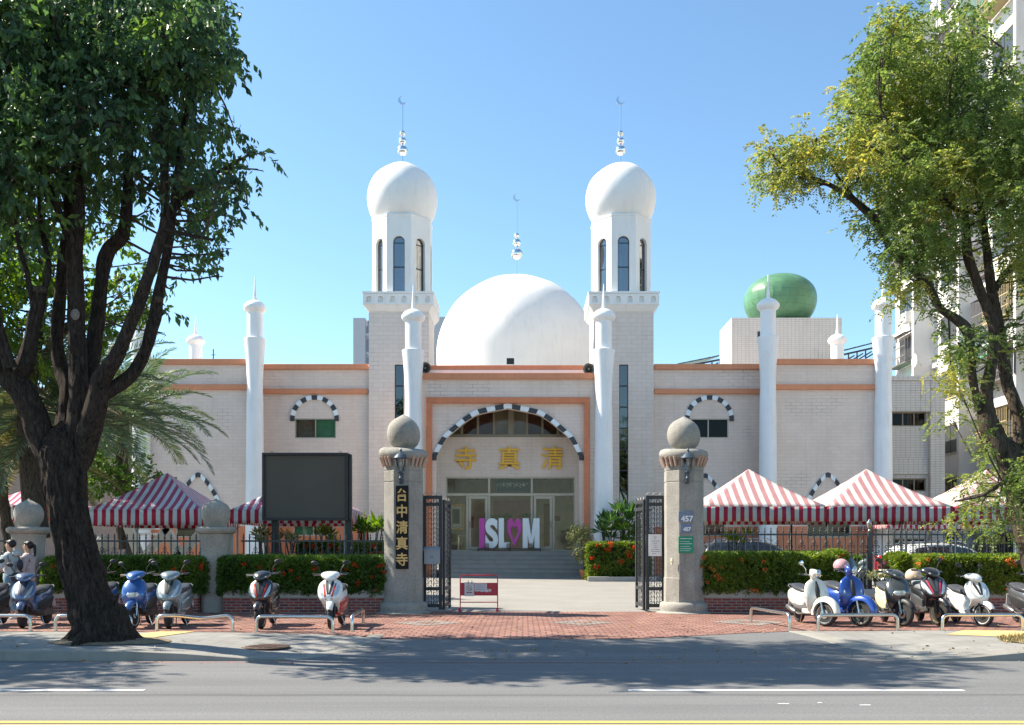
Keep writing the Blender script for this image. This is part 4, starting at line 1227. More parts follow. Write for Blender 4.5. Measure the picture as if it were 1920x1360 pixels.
q = P(1259.5, 1053, YG - .42); mb = MB(); mb.obox((q.x, q.y, q.z), (.06, .03, .15), Matrix.Rotation(R(-45), 3, 'Z')); mb.obox((q.x - .012, q.y - .012, q.z), (.02, .03, .03), Matrix.Rotation(R(-45), 3, 'Z'))
tag(mb.build('doorbell', mat('cream_plastic', (.62, .58, .42), .4), bevel=.005), 'small cream doorbell on the left face of the right gate pillar', 'doorbell')

def small_pillar(px, label, y=23.9):
    x = XX(px, y); t_ = thing('fence_pillar', label, 'pillar', (x, y, .1), 'small ball topped fence pillars')
    def oc(r_, z): return sell((x, y, z), (r_, 0, 0), (0, r_, 0), 32, 3.2)
    mb = MB(); mb.loft([oc(.33, .05), oc(.33, 1.55), oc(.325, 1.7), oc(.345, 1.95), oc(.37, 2.08)]); mb.build('shaft', granite2, t_, smooth=50)
    mb = MB(); mb.loft([oc(.37, 2.06), oc(.43, 2.09), oc(.455, 2.15), oc(.45, 2.2), oc(.41, 2.235), oc(.2, 2.24)]); mb.build('cap_stone', granite2, t_, smooth=50)
    prof = [(.23, 2.23), (.25, 2.28), (.315, 2.40), (.345, 2.53), (.33, 2.68), (.27, 2.79), (.17, 2.86), (.07, 2.91), (0, 2.96)]
    mb = MB(); mb.lathe([tuple(q) for q in spline(prof, 3)], (x, y, 0), 36, wob=.02); mb.build('ball_finial', granite2, t_, smooth=60)
small_pillar(54, 'ball topped stone pillar behind the two walkers at the far left')
small_pillar(405, 'ball topped stone pillar between the two left hedges')
small_pillar(-300, 'ball topped stone pillar off to the left')

def planter(xa, xb, label, y=23.45):
    t_ = thing('planter_wall', label, 'planter wall', ((xa + xb) / 2, y, .1))
    mb = MB(); mb.box(xa, xb, y, y + .25, .0, .50); mb.build('brick_base', brickw, t_, smooth=0)
    mb = MB(); mb.box(xa, xb, y - .015, y + .3, .50, .70); mb.box(xa, xb, y + 1.35, y + 1.5, .0, .62); mb.build('concrete_coping', concrete, t_, bevel=.012)
    mb = MB(); mb.box(xa + .02, xb - .02, y + .29, y + 1.36, .02, .60); mb.build('soil', soil, t_)
hA = (XX(-310, 23.9) + .3, XX(54, 23.9) - .31, 'brick planter wall left of the ball pillar behind the walkers')
hB = (XX(54, 23.9) + .31, XX(405, 23.9) - .31, 'brick planter wall with concrete coping behind the two blue and silver scooters')
hC = (XX(405, 23.9) + .31, xg1 - .45, 'brick planter wall with concrete coping left of the gate')
hD = (xg2 + .40, 21.0, 'long brick planter wall right of the gate')
for h in (hA, hB, hC, hD): planter(*h)

# iron fence: top rail, spear topped bars and scroll work
def spear(x, y, z0, z1):
    mb = MB(); mb.box(-.012, .012, -.012, .012, z0, z1 - .14)
    mb.lathe([(.009, z1 - .16), (.028, z1 - .12), (.012, z1 - .09), (.022, z1 - .07), (0, z1)], (0, 0, 0), 8)
    return mb
def scroll(z):
    mb = MB()
    for s_ in (-1, 1):
        for u in (-1, 1):
            pts = []
            for i in range(16):
                a = i / 15 * 2 * PI * .85; r_ = .052 * (1 - i / 22)
                pts.append((s_ * (.055 - r_ * math.cos(a) * 1.0), 0, z + u * (.055 + r_ * math.sin(a))))
            mb.tube(pts, .010, 4)
        mb.tube([(s_ * .003, 0, z - .12), (s_ * .05, 0, z - .17), (s_ * .01, 0, z - .23)], .009, 4)
        mb.tube([(s_ * .003, 0, z + .12), (s_ * .05, 0, z + .17), (s_ * .01, 0, z + .23)], .009, 4)
    mb.sphere((0, 0, z), .018, 8, 6)
    return mb
def fence(xa, xb, zr, label, posts=(), y=24.98, skip=()):
    t_ = thing('iron_fence', label, 'fence', ((xa + xb) / 2, y, .1))
    mb = MB(); mb.box(xa, xb, y - .022, y + .022, zr - .022, zr + .022); mb.build('rail', greyiron, t_)
    mb = MB(); mb.box(xa, xb, y - .015, y + .015, .72, .75); mb.build('rail', greyiron, t_)
    n = int((xb - xa) / .162); b0 = s0 = None
    for i in range(n + 1):
        x = xa + .06 + (xb - xa - .12) * i / n
        if b0 is None: b0 = spear(0, 0, .6, zr + .21).build('bar', greyiron, t_); o = b0
        else:
            o = b0.copy(); COL.objects.link(o)
        o.location = (x, y, 0)
        if i % 2 == 0 and 0 < i < n:
            if s0 is None: s0 = scroll(zr - .38).build('scroll', greyiron, t_); o = s0
            else: o = s0.copy(); COL.objects.link(o)
            o.location = (x, y - .004, 0)
    for x in posts:
        mb = MB(); mb.box(x - .055, x + .055, y - .075, y + .035, .1, zr + .06); mb.build('post', greyiron, t_, bevel=.006)
        mb = MB(); mb.lathe([(.03, zr + .06), (.05, zr + .1), (.02, zr + .13), (.055, zr + .2), (.07, zr + .3), (.03, zr + .36), (.02, zr + .38), (0, zr + .41)], (x, y - .02, 0), 8); mb.build('post_finial', steel, t_)
fence(hA[0] + .05, hA[1], 1.90, 'iron fence left of the ball pillar at the far left')
fence(hB[0], hB[1], 1.90, 'spear topped iron fence with scrolls between the two small ball pillars')
fence(hC[0], hC[1] + .1, 1.90, 'spear topped iron fence with scrolls in front of the dark billboard')
fence(hD[0] - .05, XX(1866, 25), 2.07, 'long spear topped iron fence with scrolls right of the gate', posts=(XX(1629, 25),))

# folded iron gate leaves
def gate_leaf(x0, x1, y, zb, zt, sgn, label, extra=None):
    t_ = thing('iron_gate', label, 'gate', ((x0 + x1) / 2, y, zb), 'folded iron gate leaves')
    w_ = .085
    def panel(M, W_, nm, zt=zt):
        mb = MB(); s0 = len(mb.v)
        mb.box(0, w_, -.03, .03, zb, zt); mb.box(W_ - w_, W_, -.03, .03, zb, zt)
        for z in (zb + .06, zb + .48, zt - .26, zt - w_): mb.box(w_, W_ - w_, -.029, .029, z, z + w_)
        mb.xf(M, s0); f = mb.build(nm, ironm, t_, bevel=.004)
        mb = MB(); 
        for k in range(1, 5):
            x = w_ + (W_ - 2 * w_) * k / 5; mb.box(x - .006, x + .006, -.006, .006, zb + .1, zt - .05)
        for k in range(1, 5, 1):
            x = w_ + (W_ - 2 * w_) * (k - .5) / 4
            zz = zb + .17
            while zz < zt - .12:
                r_ = .03
                mb.tube([(x + r_ * math.cos(a) * (1 if k % 2 else -1) * (1 - a / 9), -.008, zz + r_ * 1.4 * math.sin(a)) for a in np.linspace(0, 5.2, 10)], .008, 4)
                zz += .115 if (k % 2) else .13
        mb.xf(M, 0); mb.build('scroll_work', greyiron, f)
        mb = MB()
        for k in range(3):
            x = W_ * (k + .5) / 3; mb.tube([(x + .07 * math.cos(a), 0, zt + .07 * math.sin(a)) for a in np.linspace(-.2, PI + .9, 12)], .008, 4)
        mb.xf(M, 0); mb.build('crest', mat('pale_scroll', (.35, .32, .28), .5), f)
        return f
    panel(Matrix.Translation((x0, y, 0)), x1 - x0, 'gate_panel')
    xe = x1 + .03 if sgn > 0 else x0 - .03
    panel(Matrix.Translation((xe, y + .06, 0)) @ Matrix.Rotation(R(84 if sgn > 0 else 96), 4, 'Z'), .9, 'gate_panel', zt=zt - .10)
    return t_
t_ = gate_leaf(XX(793, 23.9), XX(829, 23.9), 23.9, .18, 3.02, 1, 'folded black iron gate leaf with a grey letter box beside the left pillar')
mb = MB(); x0, x1 = XX(795.5, 23.8), XX(825, 23.8); z0, z1 = ZZ(1058, 23.8), ZZ(1029, 23.8)
t_ = thing('letter_box', 'grey metal letter box hung on the left gate leaf', 'letter box', ((x0 + x1) / 2, 23.8, z0))
mb.box(x0, x1, 23.70, 23.86, z0, z1); lbm = mat('grey_box_paint', (.27, .30, .34), .45, metal=.2); mb.build('body', lbm, t_, bevel=.008)
mb = MB(); mb.add([(x0 - .01, 23.67, z1 - .02), (x1 + .01, 23.67, z1 - .02), (x1 + .01, 23.86, z1 + .05), (x0 - .01, 23.86, z1 + .05), (x0 - .01, 23.67, z1 - .045), (x1 + .01, 23.67, z1 - .045)], [(0, 1, 2, 3), (0, 4, 5, 1), (0, 3, 4), (1, 5, 2)]); mb.build('lid', lbm, t_, smooth=0)
mb = MB(); mb.box((x0 + x1) / 2 - .04, (x0 + x1) / 2 + .04, 23.695, 23.70, z0 + .17, z0 + .185); mb.build('slot', blackm, t_)
t_ = gate_leaf(XX(1211, 23.9), XX(1247.5, 23.9), 23.9, .18, 3.02, -1, 'folded black iron gate leaf with a white notice beside the right pillar')
x0, x1, z0, z1 = XX(1216.5, 23.8), XX(1241, 23.8), ZZ(1043, 23.8), ZZ(1002, 23.8)
t_ = thing('paper_notice', 'white laminated notice hung on the right gate leaf', 'notice', ((x0 + x1) / 2, 23.8, z0))
mb = MB(); mb.box(x0, x1, 23.83, 23.842, z0, z1); mb.build('sheet', mat('white_paper', (.72, .72, .72), .6), t_)
ink = mat('ink_grey', (.22, .23, .24), .7); gink = mat('ink_green', (.05, .22, .14), .7)
for i, (a, b) in enumerate(((.4, .6), (.44, .56), (.2, .8), (.35, .65), (.4, .6), (.35, .65), (.2, .75), (.2, .8), (.25, .6))):
    zz = z1 - .06 - i * .052; mb = MB(); mb.box(x0 + (x1 - x0) * a, x0 + (x1 - x0) * b, 23.826, 23.831, zz - .012, zz); mb.build('writing_line', gink if i < 2 else ink, t_, smooth=0)

# ---------------------------------------------------------------- billboard screen
YS = 25.75
x0, x1, z0, z1 = XX(491, YS), XX(652, YS), ZZ(976, YS), ZZ(849, YS)
t_ = thing('display_screen', 'large blank dark grey screen on two black posts behind the left fence', 'screen', ((x0 + x1) / 2, YS, .2))
mb = MB(); f_ = .07
mb.box(x0, x1, YS, YS + .3, z0, z0 + f_); mb.box(x0, x1, YS, YS + .3, z1 - f_, z1); mb.box(x0, x0 + f_, YS + .002, YS + .3, z0 + f_, z1 - f_); mb.box(x1 - f_, x1, YS + .002, YS + .3, z0 + f_, z1 - f_)
mb.box(x1 + .001, x1 + .07, YS + .09, YS + .28, z0 + .02, z1 - .03)
mb.build('frame', blackm, t_, bevel=.008)
mb = MB(); mb.box(x0 + f_ * .8, x1 - f_ * .8, YS + .06, YS + .25, z0 + f_ * .8, z1 - f_ * .8); mb.build('panel', mat('dead_screen', (.088, .078, .066), .55, var=.06, scale=1.5), t_, smooth=0)
for a in (509, 660):
    x = XX(a if a < 600 else 649, YS); mb = MB(); mb.box(x - .085, x + .085, YS + .31, YS + .46, .15, z1 - .1); mb.build('post', blackm, t_, bevel=.006)
for a in (.1, .9):
    x = x0 + (x1 - x0) * a; mb = MB(); mb.tube([(x - .03, YS + .15, z1), (x - .03, YS + .15, z1 + .04), (x + .03, YS + .15, z1 + .04), (x + .03, YS + .15, z1)], .008, 5); mb.build('lifting_eye', ironm, t_)

# ---------------------------------------------------------------- striped tents
def stripemat(name, red, cream, period, trans):
    m, t, b = nodemat(name); L = t.links.new
    u = nd(t, 'ShaderNodeUVMap'); sx = nd(t, 'ShaderNodeSeparateXYZ'); L(u.outputs[0], sx.inputs[0])
    a = nd(t, 'ShaderNodeMath', operation='MULTIPLY'); a.inputs[1].default_value = 1 / period; L(sx.outputs[0], a.inputs[0])
    f_ = nd(t, 'ShaderNodeMath', operation='FRACT'); L(a.outputs[0], f_.inputs[0])
    g = nd(t, 'ShaderNodeMath', operation='GREATER_THAN'); g.inputs[1].default_value = .5; L(f_.outputs[0], g.inputs[0])
    mx = nd(t, 'ShaderNodeMix', data_type='RGBA'); L(g.outputs[0], mx.inputs['Factor']); mx.inputs[6].default_value = c4(red); mx.inputs[7].default_value = c4(cream)
    n = nd(t, 'ShaderNodeTexNoise', i_Scale=2.5, i_Detail=6); ge = nd(t, 'ShaderNodeNewGeometry'); L(ge.outputs['Position'], n.inputs['Vector'])
    mr = nd(t, 'ShaderNodeMapRange'); mr.inputs['From Min'].default_value = .3; mr.inputs['From Max'].default_value = .7; mr.inputs['To Min'].default_value = .88; mr.inputs['To Max'].default_value = 1.05; L(n.outputs[0], mr.inputs[0])
    m2 = nd(t, 'ShaderNodeMix', data_type='RGBA', blend_type='MULTIPLY'); m2.inputs['Factor'].default_value = 1; L(mx.outputs[2], m2.inputs[6]); L(mr.outputs[0], m2.inputs[7])
    L(m2.outputs[2], b.inputs['Base Color']); b.inputs['Roughness'].default_value = .5; b.inputs['Specular IOR Level'].default_value = .3
    bp = nd(t, 'ShaderNodeBump', i_Strength=.5, i_Distance=.05); L(n.outputs[0], bp.inputs['Height']); L(bp.outputs[0], b.inputs['Normal'])
    tr = nd(t, 'ShaderNodeBsdfTranslucent'); L(m2.outputs[2], tr.inputs[0]); ms = nd(t, 'ShaderNodeMixShader'); ms.inputs[0].default_value = trans
    L(b.outputs[0], ms.inputs[1]); L(tr.outputs[0], ms.inputs[2]); L(ms.outputs[0], t.nodes['Material Output'].inputs[0])
    return m
canvR = stripemat('faded_red_canvas', (.55, .27, .27), (.72, .70, .65), .27, .25)
valR = stripemat('red_valance', (.42, .02, .055), (.55, .56, .53), .235, .3)
canvL = stripemat('pink_canvas', (.58, .10, .19), (.72, .74, .76), .235, .3)
valL = stripemat('crimson_valance', (.58, .02, .06), (.74, .74, .72), .235, .3)
def uvquad(mb_list, corners, uv, nu=14, nv=6, sag=0, wob=0):
    """bilinear patch with UVs; corners a(u0v0) b(u1v0) c(u1v1) d(u0v1)"""
    V, U, Fc = mb_list; o = len(V); a, b, c, d = [np.array(q, float) for q in corners]
    nrm = np.cross(b - a, d - a); nrm /= np.linalg.norm(nrm) + 1e-9
    for i in range(nu + 1):
        for j in range(nv + 1):
            s_, t_ = i / nu, j / nv; p = (a * (1 - s_) + b * s_) * (1 - t_) + (d * (1 - s_) + c * s_) * t_
            p = p - np.array([0, 0, 1.]) * sag * 4 * t_ * (1 - t_) * .5
            p = p + nrm * wob * noise.noise(Vector(tuple(p * 2.5))) * (1 if 0 < i < nu else 0)
            V.append(tuple(p)); U.append((uv[0] + (uv[1] - uv[0]) * s_, t_))
    for i in range(nu):
        for j in range(nv):
            k = o + i * (nv + 1) + j; Fc.append((k, k + nv + 1, k + nv + 2, k + 1))
def uvbuild(L_, name, m, parent, solid=.004):
    V, U, Fc = L_; me = bpy.data.meshes.new(name); me.from_pydata(V, [], Fc); ul = me.uv_layers.new(name='UVMap')
    for lp in me.loops: ul.data[lp.index].uv = U[lp.vertex_index]
    me.materials.append(m); me.shade_smooth(); me.set_sharp_from_angle(angle=R(30)); o = link(name, me, parent)
    md = o.modifiers.new('thickness', 'SOLIDIFY'); md.thickness = solid; md.offset = 0
    return o
polem = mat('tent_pole', (.30, .31, .30), .4, metal=.6)
def tent(cx, y0, W_, D_, ze, zv, zp, label, cm_, vm, group='striped tents in the yard', legs=True, ground=None):
    x0, x1, y1 = cx - W_ / 2, cx + W_ / 2, y0 + D_; gz = ground if ground is not None else G(cx, y0 + 1)
    t_ = thing('striped_tent', label, 'tent', (cx, y0 + D_ / 2, gz), group)
    A, B, C_, D = (x0, y0, ze), (x1, y0, ze), (x1, y1, ze), (x0, y1, ze); Pk = (cx, y0 + D_ / 2, zp); h = W_ / 2
    L_ = ([], [], [])
    for a, b in ((A, B), (B, C_), (C_, D), (D, A)):
        # each roof slope is a triangle; stripes run up the slope
        V, U, Fc = L_; n = 16; m_ = 8; o = len(V); a_, b_, p_ = map(np.array, (a, b, Pk))
        for j in range(m_ + 1):
            v = j / m_
            for i in range(n + 1):
                s_ = i / n; p = (a_ * (1 - s_) + b_ * s_) * (1 - v) + p_ * v; p = p - np.array([0, 0, .11 * 4 * v * (1 - v) * .5])
                p = p + np.array([0, 0, .02 * noise.noise(Vector(tuple(p * 2.2))) * (1 - v)])
                V.append(tuple(p)); U.append(((s_ - .5) * (1 - v) * W_ + 50 * .235, v))
        for j in range(m_):
            for i in range(n): k = o + j * (n + 1) + i; Fc.append((k, k + 1, k + n + 2, k + n + 1))
    uvbuild(L_, 'canvas', cm_, t_)
    L_ = ([], [], [])
    for a, b in ((A, B), (B, C_), (C_, D), (D, A)):
        uvquad(L_, [(a[0], a[1], zv), (b[0], b[1], zv), (b[0], b[1], ze - .003), (a[0], a[1], ze - .003)], (0, W_), 24, 3, 0, .035)
    uvbuild(L_, 'valance', vm, t_)
    if legs:
        for x, y in ((x0 + .05, y0 + .05), (x1 - .05, y0 + .05), (x1 - .05, y1 - .05), (x0 + .05, y1 - .05)):
            mb = MB(); mb.box(x - .025, x + .025, y - .025, y + .025, gz, ze - .05); mb.build('leg', polem, t_)
        mb = MB()
        for k in range(3):
            xa = x0 + .08 + (W_ - .16) * k / 3; xb = x0 + .08 + (W_ - .16) * (k + 1) / 3
            mb.tube([(xa, y0 + .06, ze - .3), (xb, y0 + .06, ze - .08)], .012, 5); mb.tube([(xa, y0 + .06, ze - .08), (xb, y0 + .06, ze - .3)], .012, 5)
        mb.build('truss', polem, t_)
tent(XX(1431.5, 27), 27, XX(1545, 27) - XX(1318, 27) + .25, 3.6, 2.89, 2.47, 4.10, 'red and cream striped tent right beside the right gate pillar', canvR, valR)
tent(XX(1667, 27), 27, XX(1788, 27) - XX(1547, 27), 3.6, 2.89, 2.47, 4.10, 'red and cream striped tent second from the right gate pillar', canvR, valR)
tent(XX(1910, 27), 27, XX(1788, 27) - XX(1547, 27), 3.6, 2.89, 2.47, 4.10, 'red and cream striped tent at the right edge behind the leaves', canvR, valR)
tent(XX(269, 27), 27, XX(379, 27) - XX(160, 27), 3.6, 2.80, 2.36, 3.98, 'crimson striped tent behind the left fence beside the dark tree trunk', canvL, valL)
tent(XX(540, 27.2), 27.2, 3.3, 3.6, 2.80, 2.42, 3.98, 'crimson striped tent half hidden behind the blank screen', canvL, valL)
tent(XX(30, 34), 34, XX(100, 34) - XX(-60, 34), 3.2, ZZ(948, 34), ZZ(973, 34), 4.1, 'red and white striped tent under the palms at the far left', canvL, valL)
tent(XX(1762, 40), 40, 4.4, 3.4, ZZ(984, 40), ZZ(992, 40), ZZ(978, 40) + .25, 'low red and white awning tent far behind the parked silver car', canvR, valR)

# ---------------------------------------------------------------- parking rails, barrier, pots
def rail(px0, px1, y, label, bend=0, y2=None, h=.30):
    y2 = y2 or y; x0, x1 = XX(px0, y), XX(px1, y2); z0, z1 = G(x0, y), G(x1, y2)
    a, b = Vector((x0, y, z0)), Vector((x1, y2, z1)); d = (b - a); d.z = 0; L_ = d.length; d.normalize()
    pts = [a - Vector((0, 0, .03)), a + Vector((0, 0, h * .5))]
    r_ = .11
    for k in range(1, 6):
        t_ = k / 5 * PI / 2; pts.append(a + Vector((0, 0, h - r_)) + Vector((0, 0, r_ * math.sin(t_))) + d * (r_ * (1 - math.cos(t_))))
    nm = 12
    for k in range(1, nm):
        u = k / nm; p = a.lerp(b, r_ / L_ + (1 - 2 * r_ / L_) * u) + Vector((0, 0, h))
        p.z -= bend * max(0, 1 - abs(u - .62) / .38) ** 1.0
        pts.append(p)
    for k in range(5, 0, -1):
        t_ = k / 5 * PI / 2; pts.append(b + Vector((0, 0, h - r_)) + Vector((0, 0, r_ * math.sin(t_))) - d * (r_ * (1 - math.cos(t_))))
    pts += [b + Vector((0, 0, h * .5)), b - Vector((0, 0, .03))]
    t_ = thing('parking_rail', label, 'parking rail', (a + b) / 2, 'steel parking rails on the sidewalk')
    mb = MB(); mb.tube(pts, .032, 12); mb.build('tube', steel, t_, smooth=60)
    for p in (a, b):
        mb = MB(); mb.lathe([(.055, 0), (.055, .008), (.034, .012)], (p.x, p.y, p.z + .008), 16); mb.build('foot_plate', steel, t_)
rail(-80, 57, 18.0, 'steel parking rail at the far left in front of the dark blue scooter')
rail(104, 246, 18.0, 'steel parking rail passing behind the big tree trunk')
rail(294, 436, 18.0, 'bent steel parking rail with a dip in front of the silver blue scooter', .055)
rail(481, 624, 17.9, 'straight steel parking rail in front of the white and red scooter')
rail(660, 681, 18.1, 'short steel rail turned away from the road left of the driveway', 0, 20.2)
rail(1408, 1480, 20.4, 'slanting steel rail right of the driveway', 0, 18.35, .32)
rail(1534, 1683, 18.35, 'steel parking rail in front of the cream and the royal blue scooters')
rail(1767, 1917, 18.2, 'steel parking rail in front of the small white scooter at the right')
# red barrier
yb2 = 24.2; x0, x1, zb = XX(863, yb2), XX(933, yb2), G(0, yb2)
t_ = thing('red_barrier', 'red steel barrier with a red panel and white papers standing in the gateway', 'barrier', ((x0 + x1) / 2, yb2, zb))
rm = mat('red_barrier_paint', (.48, .03, .055), .4, var=.1)
mb = MB(); zt = ZZ(1079, yb2); q = .05
mb.tube([(x0, yb2, zb + .04), (x0, yb2, zt - q), (x0 + q * .3, yb2, zt - q * .3), (x0 + q, yb2, zt), (x1 - q, yb2, zt), (x1 - q * .3, yb2, zt - q * .3), (x1, yb2, zt - q), (x1, yb2, zb + .04)], .014, 8)
mb.build('frame', rm, t_)
mb = MB(); mb.tube([(x0, yb2, ZZ(1129.5, yb2)), (x1, yb2, ZZ(1129.5, yb2))], .012, 8); mb.build('crossbar', rm, t_)
for x in (x0, x1):
    mb = MB(); mb.box(x - .02, x + .02, yb2 - .25, yb2 + .25, zb + .01, zb + .04); mb.box(x - .03, x + .03, yb2 - .27, yb2 - .2, zb, zb + .1); mb.build('foot', rm, t_)
mb = MB(); mb.box(x0 + .012, x1 - .012, yb2 - .008, yb2 + .008, ZZ(1117, yb2), ZZ(1093, yb2)); mb.build('panel', rm, t_)
pw = mat('paper_pinkish', (.68, .62, .62), .6)
xa, xb = XX(871, yb2), XX(889, yb2); mb = MB(); mb.box(xa, xb, yb2 - .016, yb2 - .012, ZZ(1118, yb2), ZZ(1092, yb2)); p1 = mb.build('prohibition_sheet', pw, t_)
cxx, cz = (xa + xb) / 2, ZZ(1103, yb2)
mb = MB(); n = 24
for i in range(n):
    a0, a1 = 2 * PI * i / n, 2 * PI * (i + 1) / n; r1, r2 = .055, .068
    mb.quad(*[(cxx + r_ * math.cos(a), yb2 - .019, cz + r_ * math.sin(a)) for r_, a in ((r1, a0), (r2, a0), (r2, a1), (r1, a1))])
mb.quad((cxx - .045, yb2 - .0185, cz + .035), (cxx - .035, yb2 - .0185, cz + .045), (cxx + .045, yb2 - .0185, cz - .035), (cxx + .035, yb2 - .0185, cz - .045)); mb.build('ring', mat('sign_brown', (.35, .12, .08), .6), p1, smooth=0)
mb = MB(); mb.box(cxx - .03, cxx + .035, yb2 - .018, yb2 - .0165, cz - .01, cz + .005); mb.build('cigarette', ink, p1, smooth=0)
mb = MB(); mb.box(cxx - .075, cxx + .075, yb2 - .018, yb2 - .0165, cz - .125, cz - .095); mb.build('caption', mat('sign_brown2', (.4, .16, .1), .6), p1, smooth=0)
xa, xb = XX(890, yb2), XX(913, yb2); mb = MB(); mb.box(xa, xb, yb2 - .014, yb2 - .010, ZZ(1109, yb2), ZZ(1094, yb2)); p1 = mb.build('paper', pw, t_)
for i in range(3):
    zz = ZZ(1096.5 + i * 4, yb2); mb = MB(); mb.box(xa + .03, xb - .03, yb2 - .017, yb2 - .0145, zz - .015, zz); mb.build('writing_line', mat('ink_blue', (.3, .32, .42), .7), p1, smooth=0)
for i, px in enumerate((895, 904, 912, 918)):
    text('white_character', '停車請勿'[i], (XX(px, yb2), yb2 - .0095, ZZ(1107.5, yb2)), .085, wp, t_, .001, .003)
for px in (885, 878):
    mb = MB(); x = XX(px, yb2); mb.tube([(x, yb2 - .02, ZZ(1096, yb2)), (x, yb2 - .02, ZZ(1088, yb2))], .008, 5); mb.build('clip', blackm, t_)
# ---------------------------------------------------------------- scooters
rubber = mat('tyre_rubber', (.022, .022, .023), .75, var=.2, scale=20)
seatm = mat('black_vinyl', (.045, .047, .052), .42, var=.15, scale=8)
plast = mat('black_plastic', (.025, .026, .028), .5, var=.15)
eng = mat('engine_grey', (.11, .11, .11), .5, metal=.5, var=.25, scale=12)
mirr = mat('mirror', (.6, .62, .65), .05, metal=1)
lens = mat('clear_lens', (.55, .57, .58), .12, metal=.35, coat=1)
redlens = mat('red_lens', (.45, .01, .01), .2, coat=1)
amber = mat('amber_lens', (.6, .2, .02), .2, coat=1)
def paint(name, c, metal=.0, rough=.28): return mat(name, c, rough, metal=metal, var=.03, coat=.8, spec=.5)
def ring3(xc, zc, hy, hz, n=24, e=2.6, tilt=0, axis='X', top=1.0):
    """ring in the YZ plane at x (axis X) or in the XY plane at z (axis Z: xc, zc centre, hy half width across, hz half depth)"""
    if axis == 'X': return sell((xc, 0, zc), (0, hy, 0), (0, 0, hz), n, e)
    return sell((xc, 0, zc), (0, hy, 0), (hz, 0, 0), n, e)
def lofts(secs, **k):
    """secs: (x, z, halfwidth, halfheight) ring stations along x, smoothed"""
    ss = spline(secs, 3); return [ring3(q[0], q[1], max(q[2], .004), max(q[3], .004), **k) for q in ss]
def loftz(secs, e=2.4, n=24):
    """secs: (z, xcentre, halfwidth, halfdepth) stations up the z axis"""
    ss = spline(secs, 3); return [sell((q[1], 0, q[0]), (0, max(q[2], .003), 0), (max(q[3], .003), 0, 0), n, e) for q in ss]
def wheel(t_, x, M, rimm, r_=.25, wd=.052, name='wheel', spokes=6):
    prof = []
    for i in range(13):
        a = PI * i / 12; prof.append((r_ - wd * .9 + wd * .9 * math.sin(a), -wd * math.cos(a)))
    mb = MB(); mb.lathe([(r_ - wd * 1.25, -wd * .7)] + prof + [(r_ - wd * 1.25, wd * .7)], (x, 0, r_), 36, axis='Y'); mb.xf(M)
    # close the ends of the tread inside the rim is hidden by the rim
    w_ = mb.build(name, rubber, t_, smooth=50)
    mb = MB(); ri = r_ - wd * 1.2
    mb.lathe([(ri - .018, -.035), (ri + .008, -.042), (ri + .008, -.03), (ri - .012, 0), (ri + .008, .03), (ri + .008, .042), (ri - .018, .035), (ri - .03, 0), (ri - .018, -.035)], (x, 0, r_), 36, axis='Y')
    for k in range(spokes):
        a = 2 * PI * k / spokes; Mr = Matrix.Translation((x, 0, r_)) @ Matrix.Rotation(a, 4, 'Y'); s0 = len(mb.v)
        mb.box(.03, ri - .01, -.012, .012, -.016, .016); mb.xf(Mr, s0)
    mb.lathe([(.0, -.05), (.045, -.05), (.05, -.03), (.05, .03), (.045, .05), (0, .05)], (x, 0, r_), 20, axis='Y')
    mb.xf(M); mb.build('rim', rimm, w_, smooth=30)
    if name == 'front_wheel':
        mb = MB(); mb.lathe([(.05, -.046), (.095, -.046), (.095, -.042), (.05, -.042), (.05, -.046)], (x, 0, r_), 28, axis='Y'); mb.xf(M); mb.build('brake_disc', steel, w_, smooth=30)
